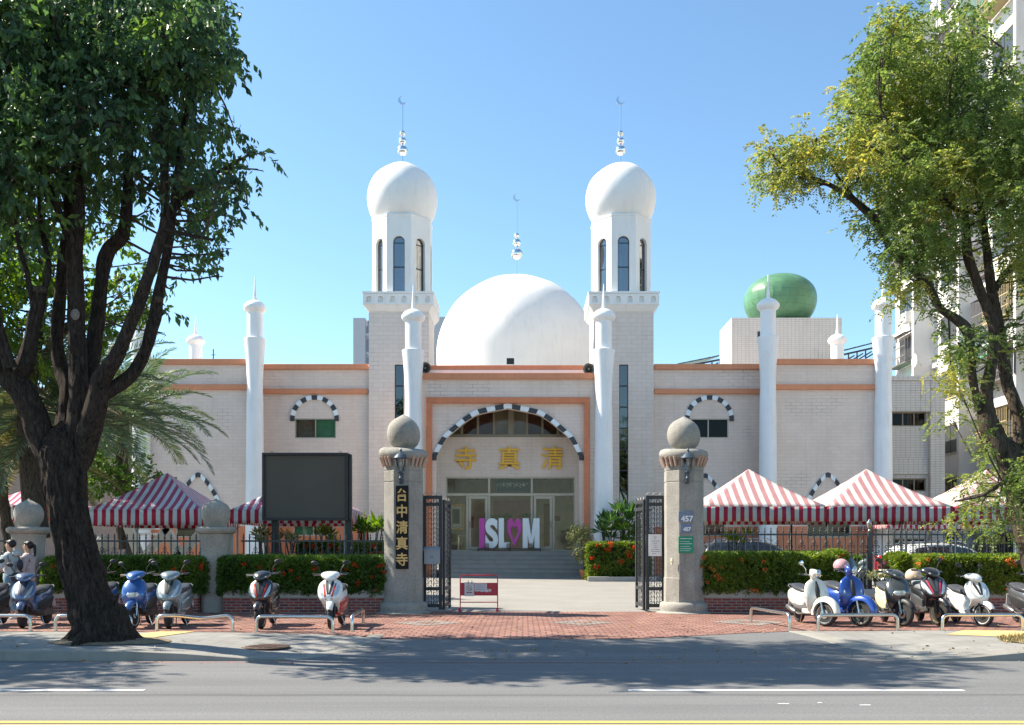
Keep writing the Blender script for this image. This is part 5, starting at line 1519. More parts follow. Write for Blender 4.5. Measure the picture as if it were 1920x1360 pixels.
def scooter(loc, head, steer, label, c1, c2=None, style='sport', rim=None, seat=None, mirrors=(1, 1), panel=None, fender=None, name='motor_scooter', lean=3, stripe=None, k=1.0, scr=False, group='parked motor scooters', mface=None):
    c2 = c2 or plast; rim = rim or steel; fender = fender or c1; seat = seat or seatm
    root = bpy.data.objects.new(name, None); COL.objects.link(root); PINV[root.name] = Matrix(); root.empty_display_size = .3
    head = -90 - math.degrees(math.atan2(loc[0], loc[1])) + head
    root.location = loc; root.rotation_euler = (R(lean), 0, R(head)); root.scale = (k, k, k)
    tag(root, label, 'scooter', group); t_ = root
    piv = Vector((.47, 0, .6)); S_ = Matrix.Translation(piv) @ Matrix.Rotation(R(-12), 4, 'Y') @ Matrix.Rotation(R(steer), 4, 'Z') @ Matrix.Rotation(R(12), 4, 'Y') @ Matrix.Translation(-piv)
    retro = style == 'retro'
    I4 = Matrix()
    wheel(t_, .65, S_, rim, name='front_wheel'); wheel(t_, -.62, I4, rim, r_=.245, name='rear_wheel')
    # fork
    mb = MB()
    for s_ in (-1, 1): mb.tube([(.65, s_ * .075, .25), (.60, s_ * .075, .46), (.56, s_ * .05, .56)], [.022, .024, .024], 10)
    mb.tube([(.65, -.095, .25), (.65, .095, .25)], .02, 10); mb.tube([(.56, -.06, .56), (.56, .06, .56)], .025, 8); 
    if style == 'sport': mb.tube([(.56, 0, .55), (.46, 0, .80)], .025, 8)
    mb.xf(S_); mb.build('fork', steel if retro or style == 'round' else plast, t_)
    # front fender: shell over the wheel
    mb = MB(); rf_, wf_ = (.315, .095) if retro else (.285, .075); rr = []
    a0, a1 = (R(-5), R(185)) if retro else (R(30), R(165))
    n = 16
    for i in range(n + 1):
        a = a0 + (a1 - a0) * i / n; ce, se = math.cos(a), math.sin(a); e_ = math.sin(PI * i / n) ** .5
        wf = wf_ * (.55 + .45 * e_); bul = (.045 if retro else .015) * e_
        row = []
        for y, o_ in ((-1, -.06), (-.95, 0), (-.6, .7 * bul + .005), (0, bul + .01), (.6, .7 * bul + .005), (.95, 0), (1, -.06), (.8, -.055), (.5, -.02), (0, -.01), (-.5, -.02), (-.8, -.055)):
            q = rf_ + o_; row.append(Vector((.65 + q * ce, y * wf, .25 + q * se)))
        rr.append(row)
    mb.loft(rr); mb.xf(S_); mb.build('front_fender', fender, t_, smooth=60)
    # leg shield
    if retro: secs = [(.30, .30, .17, .05), (.42, .36, .225, .07), (.58, .375, .255, .075), (.74, .36, .25, .07), (.88, .335, .205, .06), (.95, .325, .11, .05), (.99, .32, .05, .045)]
    elif style == 'round': secs = [(.36, .36, .15, .08), (.50, .46, .22, .13), (.64, .49, .24, .16), (.78, .46, .235, .14), (.90, .41, .19, .10), (.97, .38, .10, .07), (1.0, .37, .05, .045)]
    else: secs = [(.34, .34, .12, .06), (.44, .44, .16, .09), (.54, .56, .175, .12), (.64, .55, .225, .15), (.76, .48, .245, .13), (.88, .41, .215, .09), (.95, .385, .13, .065), (1.0, .37, .05, .045)]
    mb = MB(); mb.loft(loftz(secs, 1.75 if style == 'sport' else 2.3)); sh = mb.build('leg_shield', c1, t_, smooth=60)
    # inner dark part between shield and wheel
    if not retro:
        mb = MB(); mb.loft(loftz([(.28, .33, .10, .05), (.4, .40, .12, .09), (.52, .45, .12, .12), (.6, .46, .1, .1)], 3)); mb.build('inner_fender', plast, t_, smooth=50)
        if style == 'sport':   # two slanting lamps and a dark centre blade
            def vbar(nm, m_, pts, off=.012):
                for s_ in (-1, 1):
                    mb = MB(); rings = []
                    for z, ya, yb in pts:
                        def xs(y):
                            hy = np.interp(z, [q[0] for q in secs], [q[2] for q in secs]); hx = np.interp(z, [q[0] for q in secs], [q[3] for q in secs]); xc = np.interp(z, [q[0] for q in secs], [q[1] for q in secs])
                            return xc + hx * max(0, 1 - min(1, abs(y) / hy) ** 1.75) ** (1 / 1.75) + off
                        rings.append([Vector((xs(ya), s_ * ya, z)), Vector((xs((ya + yb) / 2), s_ * (ya + yb) / 2, z)), Vector((xs(yb), s_ * yb, z)), Vector((xs(yb) - .03, s_ * yb, z)), Vector((xs(ya) - .03, s_ * ya, z))])
                    mb.loft(rings); mb.build(nm, m_, sh, smooth=50)
            vbar('turn_lamp', lens, [(.60, .075, .09), (.65, .09, .15), (.72, .12, .185), (.80, .155, .195), (.85, .18, .19)])
            vbar('centre_blade', plast if c1 is not blackp else greyp, [(.60, .0, .012), (.68, .0, .035), (.78, .015, .06), (.88, .03, .085), (.93, .05, .08)], .010)
            if stripe: vbar('trim', stripe, [(.50, .01, .05), (.58, .035, .075), (.66, .055, .085), (.78, .085, .115), (.88, .11, .135)], .016)
        else:
            mb = MB(); mb.loft([sell((.617, 0, z), (0, wd, 0), (.035, 0, 0), 16, 2.5) for z, wd in ((.615, .09), (.63, .115), (.66, .125), (.69, .115), (.705, .09))]); mb.build('headlamp', lens, sh, smooth=60)
    else:
        mb = MB(); mb.loft([sell((x, 0, z), (0, wd, 0), (.03, 0, 0), 14, 2) for x, z, wd in ((.425, .50, .02), (.445, .62, .045), (.435, .74, .05), (.405, .86, .03), (.38, .92, .01))]); mb.build('centre_blade', stripe or plast, sh, smooth=50)
        mb = MB(); mb.lathe([(0, .03), (.025, .028), (.03, 0)], (.455, 0, .56), 16, axis='X'); mb.build('badge', chrome, sh)
        for s_ in (-1, 1):
            mb = MB(); mb.sphere((.41, s_ * .165, .66), .05, 14, 8, (.5, .5, 1.1), Matrix.Rotation(R(s_ * 35), 3, 'Z')); mb.build('turn_lamp', lens, sh)
            mb = MB(); mb.sphere((.37, s_ * .235, .60), .03, 12, 8); mb.build('indicator', amber, sh)
    # handlebar cowl
    mb = MB()
    if retro:
        mb.loft(loftz([(.96, .33, .05, .05), (1.02, .34, .07, .08), (1.08, .36, .085, .115), (1.13, .35, .08, .10), (1.16, .32, .06, .07), (1.175, .30, .02, .03)], 2))
    else:
        mb.loft(lofts([(.18, 1.04, .02, .015), (.22, 1.045, .12, .04), (.30, 1.05, .185, .065), (.38, 1.04, .18, .078), (.46, 1.01, .135, .07), (.52, .98, .075, .05), (.545, .97, .02, .015)], e=2.2))
    mb.xf(S_); cw = mb.build('handlebar_cowl', c1 if not panel else panel, t_, smooth=60)
    mb = MB()
    if retro: mb.sphere((.455, 0, 1.08), .068, 20, 12, (.55, 1, 1)); mb2 = MB(); mb2.lathe([(.066, .44), (.08, .445), (.08, .465), (.068, .47), (.066, .44)], (0, 0, 1.08), 24, axis='X'); mb2.xf(S_); mb2.build('chrome_ring', chrome, cw)
    else: mb.sphere((.462, 0, 1.005), .075, 20, 12, (.8, 1.75, .62), Matrix.Rotation(R(34), 3, 'Y'))
    mb.xf(S_); mb.build('headlight', lens, cw)
    if not retro: mb = MB(); mb.sphere((.395, 0, 1.085), .07, 16, 10, (1.1, 1.7, .35), Matrix.Rotation(R(28), 3, 'Y')); mb.xf(S_); mb.build('visor', plast, cw)
    # bars, grips, levers
    mb = MB(); mb.tube([(.24, -.34, 1.06), (.27, -.2, 1.055), (.32, 0, 1.03), (.27, .2, 1.055), (.24, .34, 1.06)], .014, 8)
    for s_ in (-1, 1): mb.tube([(.33, s_ * .17, 1.05), (.315, s_ * .32, 1.045)], .007, 6)
    mb.xf(S_); hb = mb.build('handlebar', steel, t_)
    for s_ in (-1, 1):
        mb = MB(); mb.tube([(.268, s_ * .225, 1.055), (.243, s_ * .35, 1.06)], .02, 10); mb.xf(S_); mb.build('grip', plast, hb)
        if mirrors[0 if s_ < 0 else 1]:
            mb = MB(); mb.tube([(.29, s_ * .19, 1.06), (.30, s_ * .215, 1.16), (.26, s_ * .28, 1.26)], .008, 6)
            M = Matrix.Rotation(R(s_ * 12), 3, 'Z'); 
            if retro: mb.sphere((.25, s_ * .29, 1.29), .055, 16, 10, (.25, 1, 1), M)
            else: mb.sphere((.25, s_ * .31, 1.285), .062, 16, 10, (.35, 1.2, .72), M @ Matrix.Rotation(R(s_ * 12), 3, 'X'))
            mb.xf(S_); m_ = mb.build('mirror', mface or plast, t_, smooth=50)
            mb = MB(); mb.sphere((.228, s_ * .31 if not retro else s_ * .29, 1.285), .052, 14, 8, (.06, 1.15, .68), M); mb.xf(S_); mb.build('mirror_glass', mirr, m_)
    # floor and belly
    mb = MB(); mb.loft(lofts([(.40, .34, .06, .06), (.30, .31, .13, .07), (.12, .285, .15, .06), (-.05, .29, .15, .065), (-.18, .34, .13, .09)], e=4)); mb.build('floorboard', c2 if not retro else c1, t_, smooth=45)
    # rear body
    if retro: secs = [(.02, .48, .10, .17), (-.08, .50, .16, .21), (-.28, .53, .23, .21), (-.5, .56, .24, .20), (-.7, .59, .20, .17), (-.84, .62, .12, .12), (-.90, .63, .04, .05)]
    else: secs = [(.04, .46, .09, .15), (-.06, .49, .13, .20), (-.25, .55, .155, .19), (-.5, .61, .165, .155), (-.72, .67, .13, .115), (-.88, .71, .08, .075), (-.96, .73, .03, .03)]
    mb = MB(); mb.loft(lofts(secs, e=2.5)); bd = mb.build('rear_body', c2 if panel == 'x' else c1, t_, smooth=60)
    for s_ in (-1, 1):   # lower side panel in the second colour
        mb = MB()
        mb.loft([sell((x, s_ * (w_ + .004), z), (0, .02, 0), (0, 0, h_), 12, 2.5) for x, z, w_, h_ in [(.03, .40, .085, .09), (-.1, .42, .135, .12), (-.28, .46, .165 if not retro else .195, .12), (-.48, .50, .165 if not retro else .20, .09), (-.62, .55, .145 if not retro else .17, .05), (-.70, .58, .12 if not retro else .15, .01)]])
        mb.build('side_panel', c2, bd, smooth=60)
    # seat
    sx = [(.03, .67, .06, .03), (-.03, .70, .12, .055), (-.2, .73, .155, .065), (-.38, .745, .16, .06), (-.5, .775, .15, .06), (-.66, .80, .125, .05), (-.78, .805, .085, .035), (-.83, .80, .03, .015)]
    mb = MB(); mb.loft(lofts(sx, e=2.6)); mb.build('seat', seat, t_, smooth=60)
    mb = MB(); mb.tube([(-.62, -.14, .74), (-.80, -.13, .79), (-.92, -.06, .82), (-.92, .06, .82), (-.80, .13, .79), (-.62, .14, .74)], .014, 8); mb.build('grab_rail', steel if retro else plast, t_)
    mb = MB(); mb.sphere((-.91, 0, .69), .06, 16, 8, (.6, 1.4, .6)); mb.build('tail_light', redlens, t_)
    mb = MB(); mb.obox((-.93, 0, .48), (.012, .17, .24), Matrix.Rotation(R(18), 3, 'Y')); mb.build('number_plate', mat('blank_plate', (.6, .6, .6), .5), t_)
    # engine, swing arm, exhaust, stands
    mb = MB(); mb.loft(lofts([(.0, .30, .07, .06), (-.2, .29, .12, .10), (-.42, .29, .11, .11), (-.6, .26, .05, .07)], e=3))
    mb.box(-.70, -.15, .075, .135, .2, .34); mb.build('engine', eng, t_, smooth=30)
    mb = MB(); mb.box(-.78, -.4, -.03, .03, .50, .52); mb.tube([(-.60, .11, .3), (-.66, .10, .58)], .03, 8); mb.build('rear_fender', plast, t_)
    mb = MB(); mb.tube([(-.05, -.08, .24), (-.3, -.14, .21), (-.42, -.155, .25)], .018, 8)
    mb.tube([(-.40, -.16, .25), (-.45, -.165, .262), (-.82, -.165, .345), (-.86, -.165, .355)], [.03, .055, .055, .035], 16); mb.build('exhaust', mat('exhaust_steel', (.22, .22, .22), .4, metal=.8), t_, smooth=50)
    mb = MB(); mb.tube([(-.12, .09, .2), (-.05, .17, .01)], .01, 6); mb.tube([(-.25, -.09, .2), (-.30, -.12, .015)], .01, 6); mb.build('kickstand', steel, t_)
    if scr:
        mb = MB(); mb.loft([sell((x, 0, z), (0, wd, 0), (.006, 0, 0), 16, 2) for x, z, wd in ((.46, 1.04, .10), (.44, 1.12, .13), (.40, 1.24, .12), (.36, 1.33, .06))]); mb.xf(S_); mb.build('windscreen', glassmat('tinted_screen', (.6, .58, .5), .1, .6), t_, smooth=60)
    return root
def helmet(loc, m, label, r_=.13, rz=0, vis=True, tilt=0):
    t_ = thing('helmet', label, 'helmet', loc, local=True); t_.rotation_euler = (R(tilt), 0, R(rz))
    mb = MB(); n = 28; rings = []
    for i in range(12):
        a = i / 11 * PI * .62; z = r_ * math.cos(a); q = r_ * math.sin(a) + .001
        rings.append([Vector((q * 1.12 * math.cos(b), q * math.sin(b), z + r_ * .35)) for b in [2 * PI * k / n for k in range(n)]])
    mb.loft(rings); mb.build('shell', m, t_, smooth=60)
    mb = MB(); mb.loft([[v * .93 - Vector((0, 0, .004)) for v in rings[-1]], [v * .97 - Vector((0, 0, .03)) for v in rings[-1]]]); mb.build('lining', plast, t_)
    if vis: mb = MB(); mb.loft([sell((r_ * 1.0, 0, r_ * .2 + k * .05), (0, r_ * .85, 0), (r_ * .32, 0, 0), 16, 2) for k in (0, .6)]); mb.build('peak', m, t_)
    return t_
def spos(px, y, dz=0): x = XX(px, y); return (x, y, G(x, y) + .010 + dz)
silverblue = paint('silver_blue_paint', (.22, .28, .31), .45); bluep = paint('blue_paint', (.035, .12, .36), .3); darkbl = paint('dark_blue_paint', (.10, .14, .24), .5)
blackp = paint('black_paint', (.018, .019, .022)); redpp = paint('red_paint', (.45, .02, .02)); whitepp = paint('white_paint_gloss', (.70, .71, .69)); creamp = paint('cream_paint', (.68, .67, .60))
greyp = paint('anthracite_paint', (.06, .07, .078), .2); royal = paint('royal_blue_paint', (.012, .06, .30), .2); magp = paint('magenta_paint', (.45, .03, .08)); graym = mat('grey_plastic', (.16, .16, .165), .45)
grime = paint('dark_grey_paint', (.10, .105, .11), .3)
golden = mat('gold_rim', (.55, .36, .10), .25, metal=.9); whiterim = mat('pale_rim', (.62, .62, .60), .35, metal=.4); blackrim = mat('black_rim', (.03, .03, .03), .35, metal=.3)
# left row, front wheels towards the road
scooter(spos(-14, 19.4), -18, -8, 'dark scooter cut off by the left edge of the photo', grime, plast, rim=blackrim)
scooter(spos(66, 19.4), -21, 8, 'dark blue and black scooter just left of the big tree trunk', darkbl, plast, rim=blackrim, k=.97)
scooter(spos(196, 20.3), -15, 0, 'blue scooter hidden behind the big tree trunk', bluep, plast)
scooter(spos(268, 19.3), -14, -10, 'blue scooter between the tree trunk and the silver one', bluep, plast, rim=whiterim, style='round')
scooter(spos(334, 19.3), -15, 4, 'silver blue scooter behind the bent rail', silverblue, silverblue, rim=whiterim)
scooter(spos(502, 19.3), -10, -8, 'black scooter with red and white trim right of the ball pillar', blackp, blackp, rim=steel, stripe=mat('red_trim', (.55, .04, .02), .3), mirrors=(0, 1))
scooter(spos(631, 19.3), -10, 6, 'white scooter with a red belly in front of the hedge left of the gate', whitepp, redpp, rim=blackrim, stripe=mat('red_trim', (.55, .04, .02), .3))
# right row
scooter(spos(1521, 19.9), 23, 30, 'cream classic scooter with grey side panels nearest the driveway', creamp, graym, style='retro', rim=steel, mirrors=(1, 0), mface=chrome, k=.98, lean=4)
scooter(spos(1585, 19.9), 24, 32, 'royal blue classic scooter carrying a pink helmet', royal, royal, style='retro', rim=steel, mirrors=(0, 0), k=1.04, scr=True)
def dog_pattern():
    m, t, b = nodemat('yellow_doodle_print'); L = t.links.new
    ge = nd(t, 'ShaderNodeTexCoord'); v = nd(t, 'ShaderNodeTexVoronoi', i_Scale=14); L(ge.outputs['Object'], v.inputs['Vector'])
    n = nd(t, 'ShaderNodeTexNoise', i_Scale=18, i_Detail=4); L(ge.outputs['Object'], n.inputs['Vector'])
    cr = nd(t, 'ShaderNodeValToRGB'); cr.color_ramp.interpolation = 'CONSTANT'; e = cr.color_ramp.elements
    e[0].color = (.72, .68, .5, 1); e[1].position = .46; e[1].color = (.68, .58, .12, 1); q = e.new(.54); q.color = (.74, .72, .62, 1); q = e.new(.64); q.color = (.1, .12, .12, 1)
    L(n.outputs[0], cr.inputs[0]); L(cr.outputs[0], b.inputs['Base Color']); b.inputs['Roughness'].default_value = .35
    return m
sc = scooter(spos(1674, 19.9), 15, 30, 'anthracite scooter with a yellow doodle print on its rear body', greyp, greyp, style='round', rim=blackrim, fender=plast, mirrors=(1, 0), k=1.02)
for o in sc.children:
    if o.name.startswith('rear_body'):
        o.data.materials[0] = dog_pattern()
        for g in o.children: g.data.materials[0] = o.data.materials[0]
scooter(spos(1741, 20.1), 15, 26, 'black scooter with magenta trim and a gold front rim', blackp, grime, rim=golden, stripe=magp, k=1.05, seat=mat('grey_print_seat', (.17, .19, .21), .5, var=.5, scale=25), mirrors=(0, 1))
scooter(spos(1816, 19.8), 24, 24, 'small white scooter behind the rail at the right', whitepp, whitepp, rim=whiterim, mirrors=(1, 1), k=.95)
scooter(spos(1934, 19.8), 24, 10, 'grey scooter cut off by the right edge of the photo', grime, plast)
q = spos(1577, 20.0); helmet((q[0], q[1], q[2] + 1.16), mat('pink_helmet', (.52, .29, .31), .25, coat=.7), 'dusty pink open helmet on the handlebar of the royal blue scooter', .145, -40)
q = spos(1714, 20.5); helmet((q[0] - .02, q[1], q[2] + .93), mat('beige_helmet', (.52, .40, .31), .35), 'beige and pink helmet on the seat of the black and magenta scooter', .155, -60)
# scooter inside the yard behind the fence post, with a dark red helmet
scooter((XX(1650, 26.2), 26.2, .2), -100, 0, 'pale blue scooter parked inside the yard behind the fence post', silverblue, plast, rim=blackrim, mirrors=(1, 1), name='yard_scooter', k=1.1, group=None)
helmet((XX(1656, 26.2), 26.1, 1.18), mat('maroon_helmet', (.16, .035, .04), .3, coat=.5), 'dark red patterned helmet on the yard scooter seen through the fence', .17, 170)

# ---------------------------------------------------------------- silver car behind the right fence
def car(cx, cy, gz, rz, m, label, dark=False):
    t_ = thing('parked_car', label, 'car', (cx, cy, gz), local=True); t_.rotation_euler = (0, 0, rz)
    # stations along x: (x, half width at sill, z low, z belt, z roof, half width roof)
    st = [(-2.12, .62, .42, .78, .86, .5), (-2.05, .78, .30, .95, 1.02, .6), (-1.95, .82, .26, 1.0, 1.42, .60), (-1.75, .84, .24, 1.02, 1.62, .62), (-1.2, .85, .24, 1.0, 1.68, .64), (-.3, .86, .24, .98, 1.70, .65), (.4, .86, .24, .96, 1.64, .63), (.9, .85, .24, .95, 1.38, .60), (1.3, .84, .24, .95, 1.02, .66), (1.7, .82, .26, .90, .94, .62), (2.05, .76, .3, .76, .82, .55), (2.15, .6, .4, .6, .66, .45)]
    st = [(a[0], a[1], a[2], a[3] * 1.17, max(a[4], a[3] * 1.17 + .03), a[5]) for a in st]
    mb = MB(); rings = []
    for x, hw, zl_, zb_, zr_, hr in st:
        rings.append([Vector((x, y, z)) for y, z in ((-hw * .9, zl_), (-hw, zl_ + .15), (-hw, zb_ - .05), (-hw * .96, zb_), (-hr, zr_ - .06), (-hr * .85, zr_), (0, zr_ + .02), (hr * .85, zr_), (hr, zr_ - .06), (hw * .96, zb_), (hw, zb_ - .05), (hw, zl_ + .15), (hw * .9, zl_))])
    mb.loft(rings); bd = mb.build('body', m, t_, smooth=40)
    sb_ = bd.modifiers.new('smooth', 'SUBSURF'); sb_.levels = sb_.render_levels = 1
    wg = mat('car_glass', (.03, .04, .05), .06, spec=.8)
    def pane(nm, pts): 
        mb = MB(); mb.add(pts, [tuple(range(len(pts)))]); o = mb.build(nm, wg, t_, smooth=0, fixn=False); md = o.modifiers.new('t', 'SOLIDIFY'); md.thickness = .02; md.offset = 0
    for s_ in (-1, 1):
        def q(x, u):
            hw = np.interp(x, [a[0] for a in st], [a[1] for a in st]) * .96; hr = np.interp(x, [a[0] for a in st], [a[5] for a in st]); zb_ = np.interp(x, [a[0] for a in st], [a[3] for a in st]); zr_ = np.interp(x, [a[0] for a in st], [a[4] for a in st]) - .07
            return (x, s_ * (hw + (hr - hw) * u + .012), zb_ + (zr_ - zb_) * u + .015)
        pane('side_window', [q(-1.72, .08), q(-1.25, .06), q(-1.22, .88), q(-1.62, .82)])
        pane('side_window', [q(-1.17, .06), q(-.35, .06), q(-.35, .9), q(-1.14, .88)])
        pane('side_window', [q(-.27, .06), q(.75, .06), q(.42, .85), q(-.27, .9)])
        mb = MB(); mb.obox((-2.0, s_ * .74, 1.03), (.2, .26, .5), Matrix.Rotation(R(s_ * 22), 3, 'Z')); mb.build('tail_light', redlens, t_, bevel=.03)
        for x in (-1.35, 1.35):
            mb = MB(); mb.lathe([(.0, -.1), (.25, -.1), (.31, -.08), (.32, 0), (.31, .08), (.25, .1), (0, .1)], (x, s_ * .77, .32), 28, axis='Y'); wl = mb.build('wheel', rubber, t_)
            mb = MB(); mb.lathe([(.0, -.115), (.19, -.115), (.2, -.1), (.2, .1), (.19, .115), (0, .115)], (x, s_ * .77, .32), 20, axis='Y'); mb.build('rim', steel, wl)
        mb = MB(); mb.sphere((.72, s_ * .95, 1.03), .1, 14, 8, (.7, 1, .7)); mb.build('side_mirror', m, t_)
    pane('rear_window', [(-2.02, -.62, 1.16), (-2.02, .62, 1.16), (-1.86, .52, 1.5), (-1.86, -.52, 1.5)])
    mb = MB(); mb.tube([(-1.6, .5, 1.66), (-1.2, .55, 1.74), (.2, .55, 1.76), (.4, .52, 1.68)], .02, 6); mb.tube([(-1.6, -.5, 1.66), (-1.2, -.55, 1.74), (.2, -.55, 1.76), (.4, -.52, 1.68)], .02, 6); mb.build('roof_rail', steel, t_)
silverc = paint('silver_car_paint', (.66, .67, .66), .15)
car(XX(1772, 32.3), 32.3, .20, R(14), silverc, 'silver estate car with red tail light parked behind the right fence')
car(XX(1420, 33), 33.2, .3, R(4), paint('black_car_paint', (.012, .013, .016)), 'black car mostly hidden behind the hedge right of the gate')
# ---------------------------------------------------------------- vegetation
dleaf = leafmat('dark_leaf', [(.026, .052, .034), (.048, .092, .046), (.085, .15, .05), (.17, .26, .05)], .45, .33)
bleaf = leafmat('bright_leaf', [(.04, .085, .015), (.075, .14, .02), (.12, .19, .03), (.16, .23, .04)], .45)
yleaf = leafmat('yellow_green_leaf', [(.05, .09, .03), (.10, .155, .045), (.17, .225, .065), (.27, .29, .085), (.40, .36, .10)], .5)
yleaf2 = leafmat('yellow_tip_leaf', [(.10, .15, .05), (.19, .23, .065), (.32, .30, .08), (.46, .35, .09)], .5)
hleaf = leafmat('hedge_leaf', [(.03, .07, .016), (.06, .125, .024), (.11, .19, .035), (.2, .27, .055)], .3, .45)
hleafy = leafmat('lit_hedge_leaf', [(.05, .085, .018), (.10, .16, .025), (.18, .24, .04), (.28, .33, .065)], .32, .45)  # paler copy of the hedge leaf, sunlight worked into its colour
pleaf = leafmat('palm_leaf', [(.055, .10, .055), (.09, .15, .08), (.14, .19, .09), (.2, .2, .09)], .25, .4)
pleafy = leafmat('dry_palm_leaf', [(.07, .08, .03), (.12, .12, .045), (.2, .17, .06), (.26, .2, .09)], .3, .5)
gleaf = leafmat('glossy_leaf', [(.04, .10, .03), (.07, .15, .035), (.10, .20, .05), (.18, .27, .06)], .3, .35)
vleaf = leafmat('variegated_leaf', [(.10, .13, .05), (.2, .22, .09), (.32, .32, .15), (.4, .36, .2)], .3, .5)
petal = leafmat('ixora_petal', [(.50, .035, .01), (.62, .06, .015), (.70, .12, .03)], .25, .6)
petalo = leafmat('orange_petal', [(.62, .12, .03), (.70, .20, .05), (.75, .28, .08)], .25, .6)
corem = mat('hedge_core', (.022, .028, .012), 1, var=.4, scale=14)  # near-black filler, shade of the gaps between leaves put into its colour

def limb(mb, pts, d0, dep=None, k=10, wob=.14, ridge=0, sp=4):
    """pts: (px, py, radius px[, extra depth]) turned into a tube at depth d0"""
    q = [(p[0], p[1], p[2], p[3] if len(p) > 3 else 0) for p in pts]
    q = spline(q, sp)
    w3 = [P(a[0], a[1], d0 + a[3]) for a in q]; rr = [a[2] * (d0 + a[3]) / F for a in q]
    mb.tube(w3, rr, k, wob, 3.5, 1, ridge)
    return w3
def sprays(clusters, dens, mode, size):
    """clusters: (x, y, z, r) -> leaf points and directions; twigs with leaves set along them"""
    pts, dirs = [], []
    for (x, y, z, r, n_) in clusters:
        n = int(dens * n_)
        c = np.array((x, y, z)); 
        u = rng.normal(size=(n, 3)); u /= np.linalg.norm(u, axis=1, keepdims=True)
        rad = r * rng.uniform(.25, 1.0, (n, 1)) ** .6
        o = c + u * rad * np.array([1, 1, .85])
        td = u * .8 + rng.normal(size=(n, 3)) * .55 + np.array([0, 0, -.15]); td /= np.linalg.norm(td, axis=1, keepdims=True)
        if mode == 'broad':
            m = 11
            for j in range(m):
                s = j / (m - 1) * .34
                pp = o + td * s + rng.normal(size=(n, 3)) * .02 + np.array([0, 0, -.25]) * s * s * 2
                dd = td * .4 + rng.normal(size=(n, 3)) * .5 + np.array([0, 0, -.75])
                pts.append(pp); dirs.append(dd)
        elif mode == 'pinnate':
            m = 4
            for j in range(m):     # four compound leaves on the twig, eight pairs of leaflets each
                bo = o + td * (.05 + .09 * j)
                rd_ = td * .5 + rng.normal(size=(n, 3)) * .7 + np.array([0, 0, -.1]); rd_ /= np.linalg.norm(rd_, axis=1, keepdims=True)
                sdv = np.cross(rd_, np.array([0, 0, 1.]) + rng.normal(size=(n, 3)) * .25); sdv /= np.linalg.norm(sdv, axis=1, keepdims=True) + 1e-9
                for i in range(6):
                    s = .03 + .034 * i
                    pp = bo + rd_ * s + np.array([0, 0, -1.]) * s * s * 2.2
                    for sg in (-1, 1):
                        pts.append(pp); dirs.append(sdv * sg + rd_ * .55 + np.array([0, 0, -.35]))
        else:
            m = 9
            for j in range(m):
                pts.append(o + td * (j / m * .3)); dirs.append(td * .5 + rng.normal(size=(n, 3)) * .6)
    return np.concatenate(pts), np.concatenate(dirs)
def clus(lst, d0, spread=1.6, r_scale=1.0, pw=2):
    out = []
    for c in lst:
        px, py, rp = c[:3]; wgt = c[3] if len(c) > 3 else 1
        n = max(1, int(wgt * 2.2))
        for i in range(n):
            d = d0 + random.uniform(-spread, spread) * min(1, rp / 60 + .25)
            r = rp * d0 / F * r_scale
            q = P(px + random.uniform(-.3, .3) * rp, py + random.uniform(-.3, .3) * rp, d)
            out.append((q.x, q.y, q.z, r * random.uniform(.75, 1.0), (rp / 60) ** pw))
    return out
def twigs(mb, clusters, anchors, rr=.012, n_=3):
    A = np.array([tuple(a) for a in anchors])
    for (x, y, z, r, w_) in clusters:
        c = np.array((x, y, z)); i = np.argmin(np.linalg.norm(A - c, axis=1) + (A[:, 2] > z) * .8)
        a = Vector(A[i]); cv = Vector(c); mid = a.lerp(cv, .5) + Vector((random.uniform(-.15, .15), random.uniform(-.15, .15), -.12 * (cv - a).length * .4))
        mb.tube([a, mid, cv], [rr * 2.2, rr * 1.6, rr], 6)
        for k in range(n_):
            e = cv + Vector(tuple(rng.normal(size=3))).normalized() * r * .9
            mb.tube([mid.lerp(cv, .7), mid.lerp(cv, 1.2).lerp(e, .5), e], [rr, rr * .7, rr * .35], 5)

# ---- the big dark tree at the left
DT = 15.75
t_ = thing('street_tree', 'big dark leaning street tree with many upright limbs at the left', 'tree', (-6.9, DT, .12), 'street trees')
mb = MB(); anc = []
base = [(196, 1216, 64), (192, 1200, 56), (186, 1175, 47), (170, 1125, 41), (149, 1050, 36), (131, 975, 33), (121, 905, 37), (118, 865, 40), (119, 835, 36), (121, 808, 22), (122, 790, 6)]
limb(mb, base, DT, k=96, wob=.07, ridge=.05, sp=14)
for a in range(9):   # root flare
    an = 2 * PI * a / 9 + .3; c = Vector((XX(192, DT), DT, .12))
    d_ = Vector((math.cos(an), math.sin(an) * .8, 0)); L_ = .50 + .14 * math.sin(a * 2.3)
    mb.tube([c + d_ * .22 + Vector((0, 0, .6)), c + d_ * .36 + Vector((0, 0, .22)), c + d_ * (L_ + .05) + Vector((0, 0, .06)), c + d_ * (L_ + .25) - Vector((0, 0, .03))], [.14, .14, .09, .04], 8, .2)
mb.build('trunk', bark, t_, smooth=60)
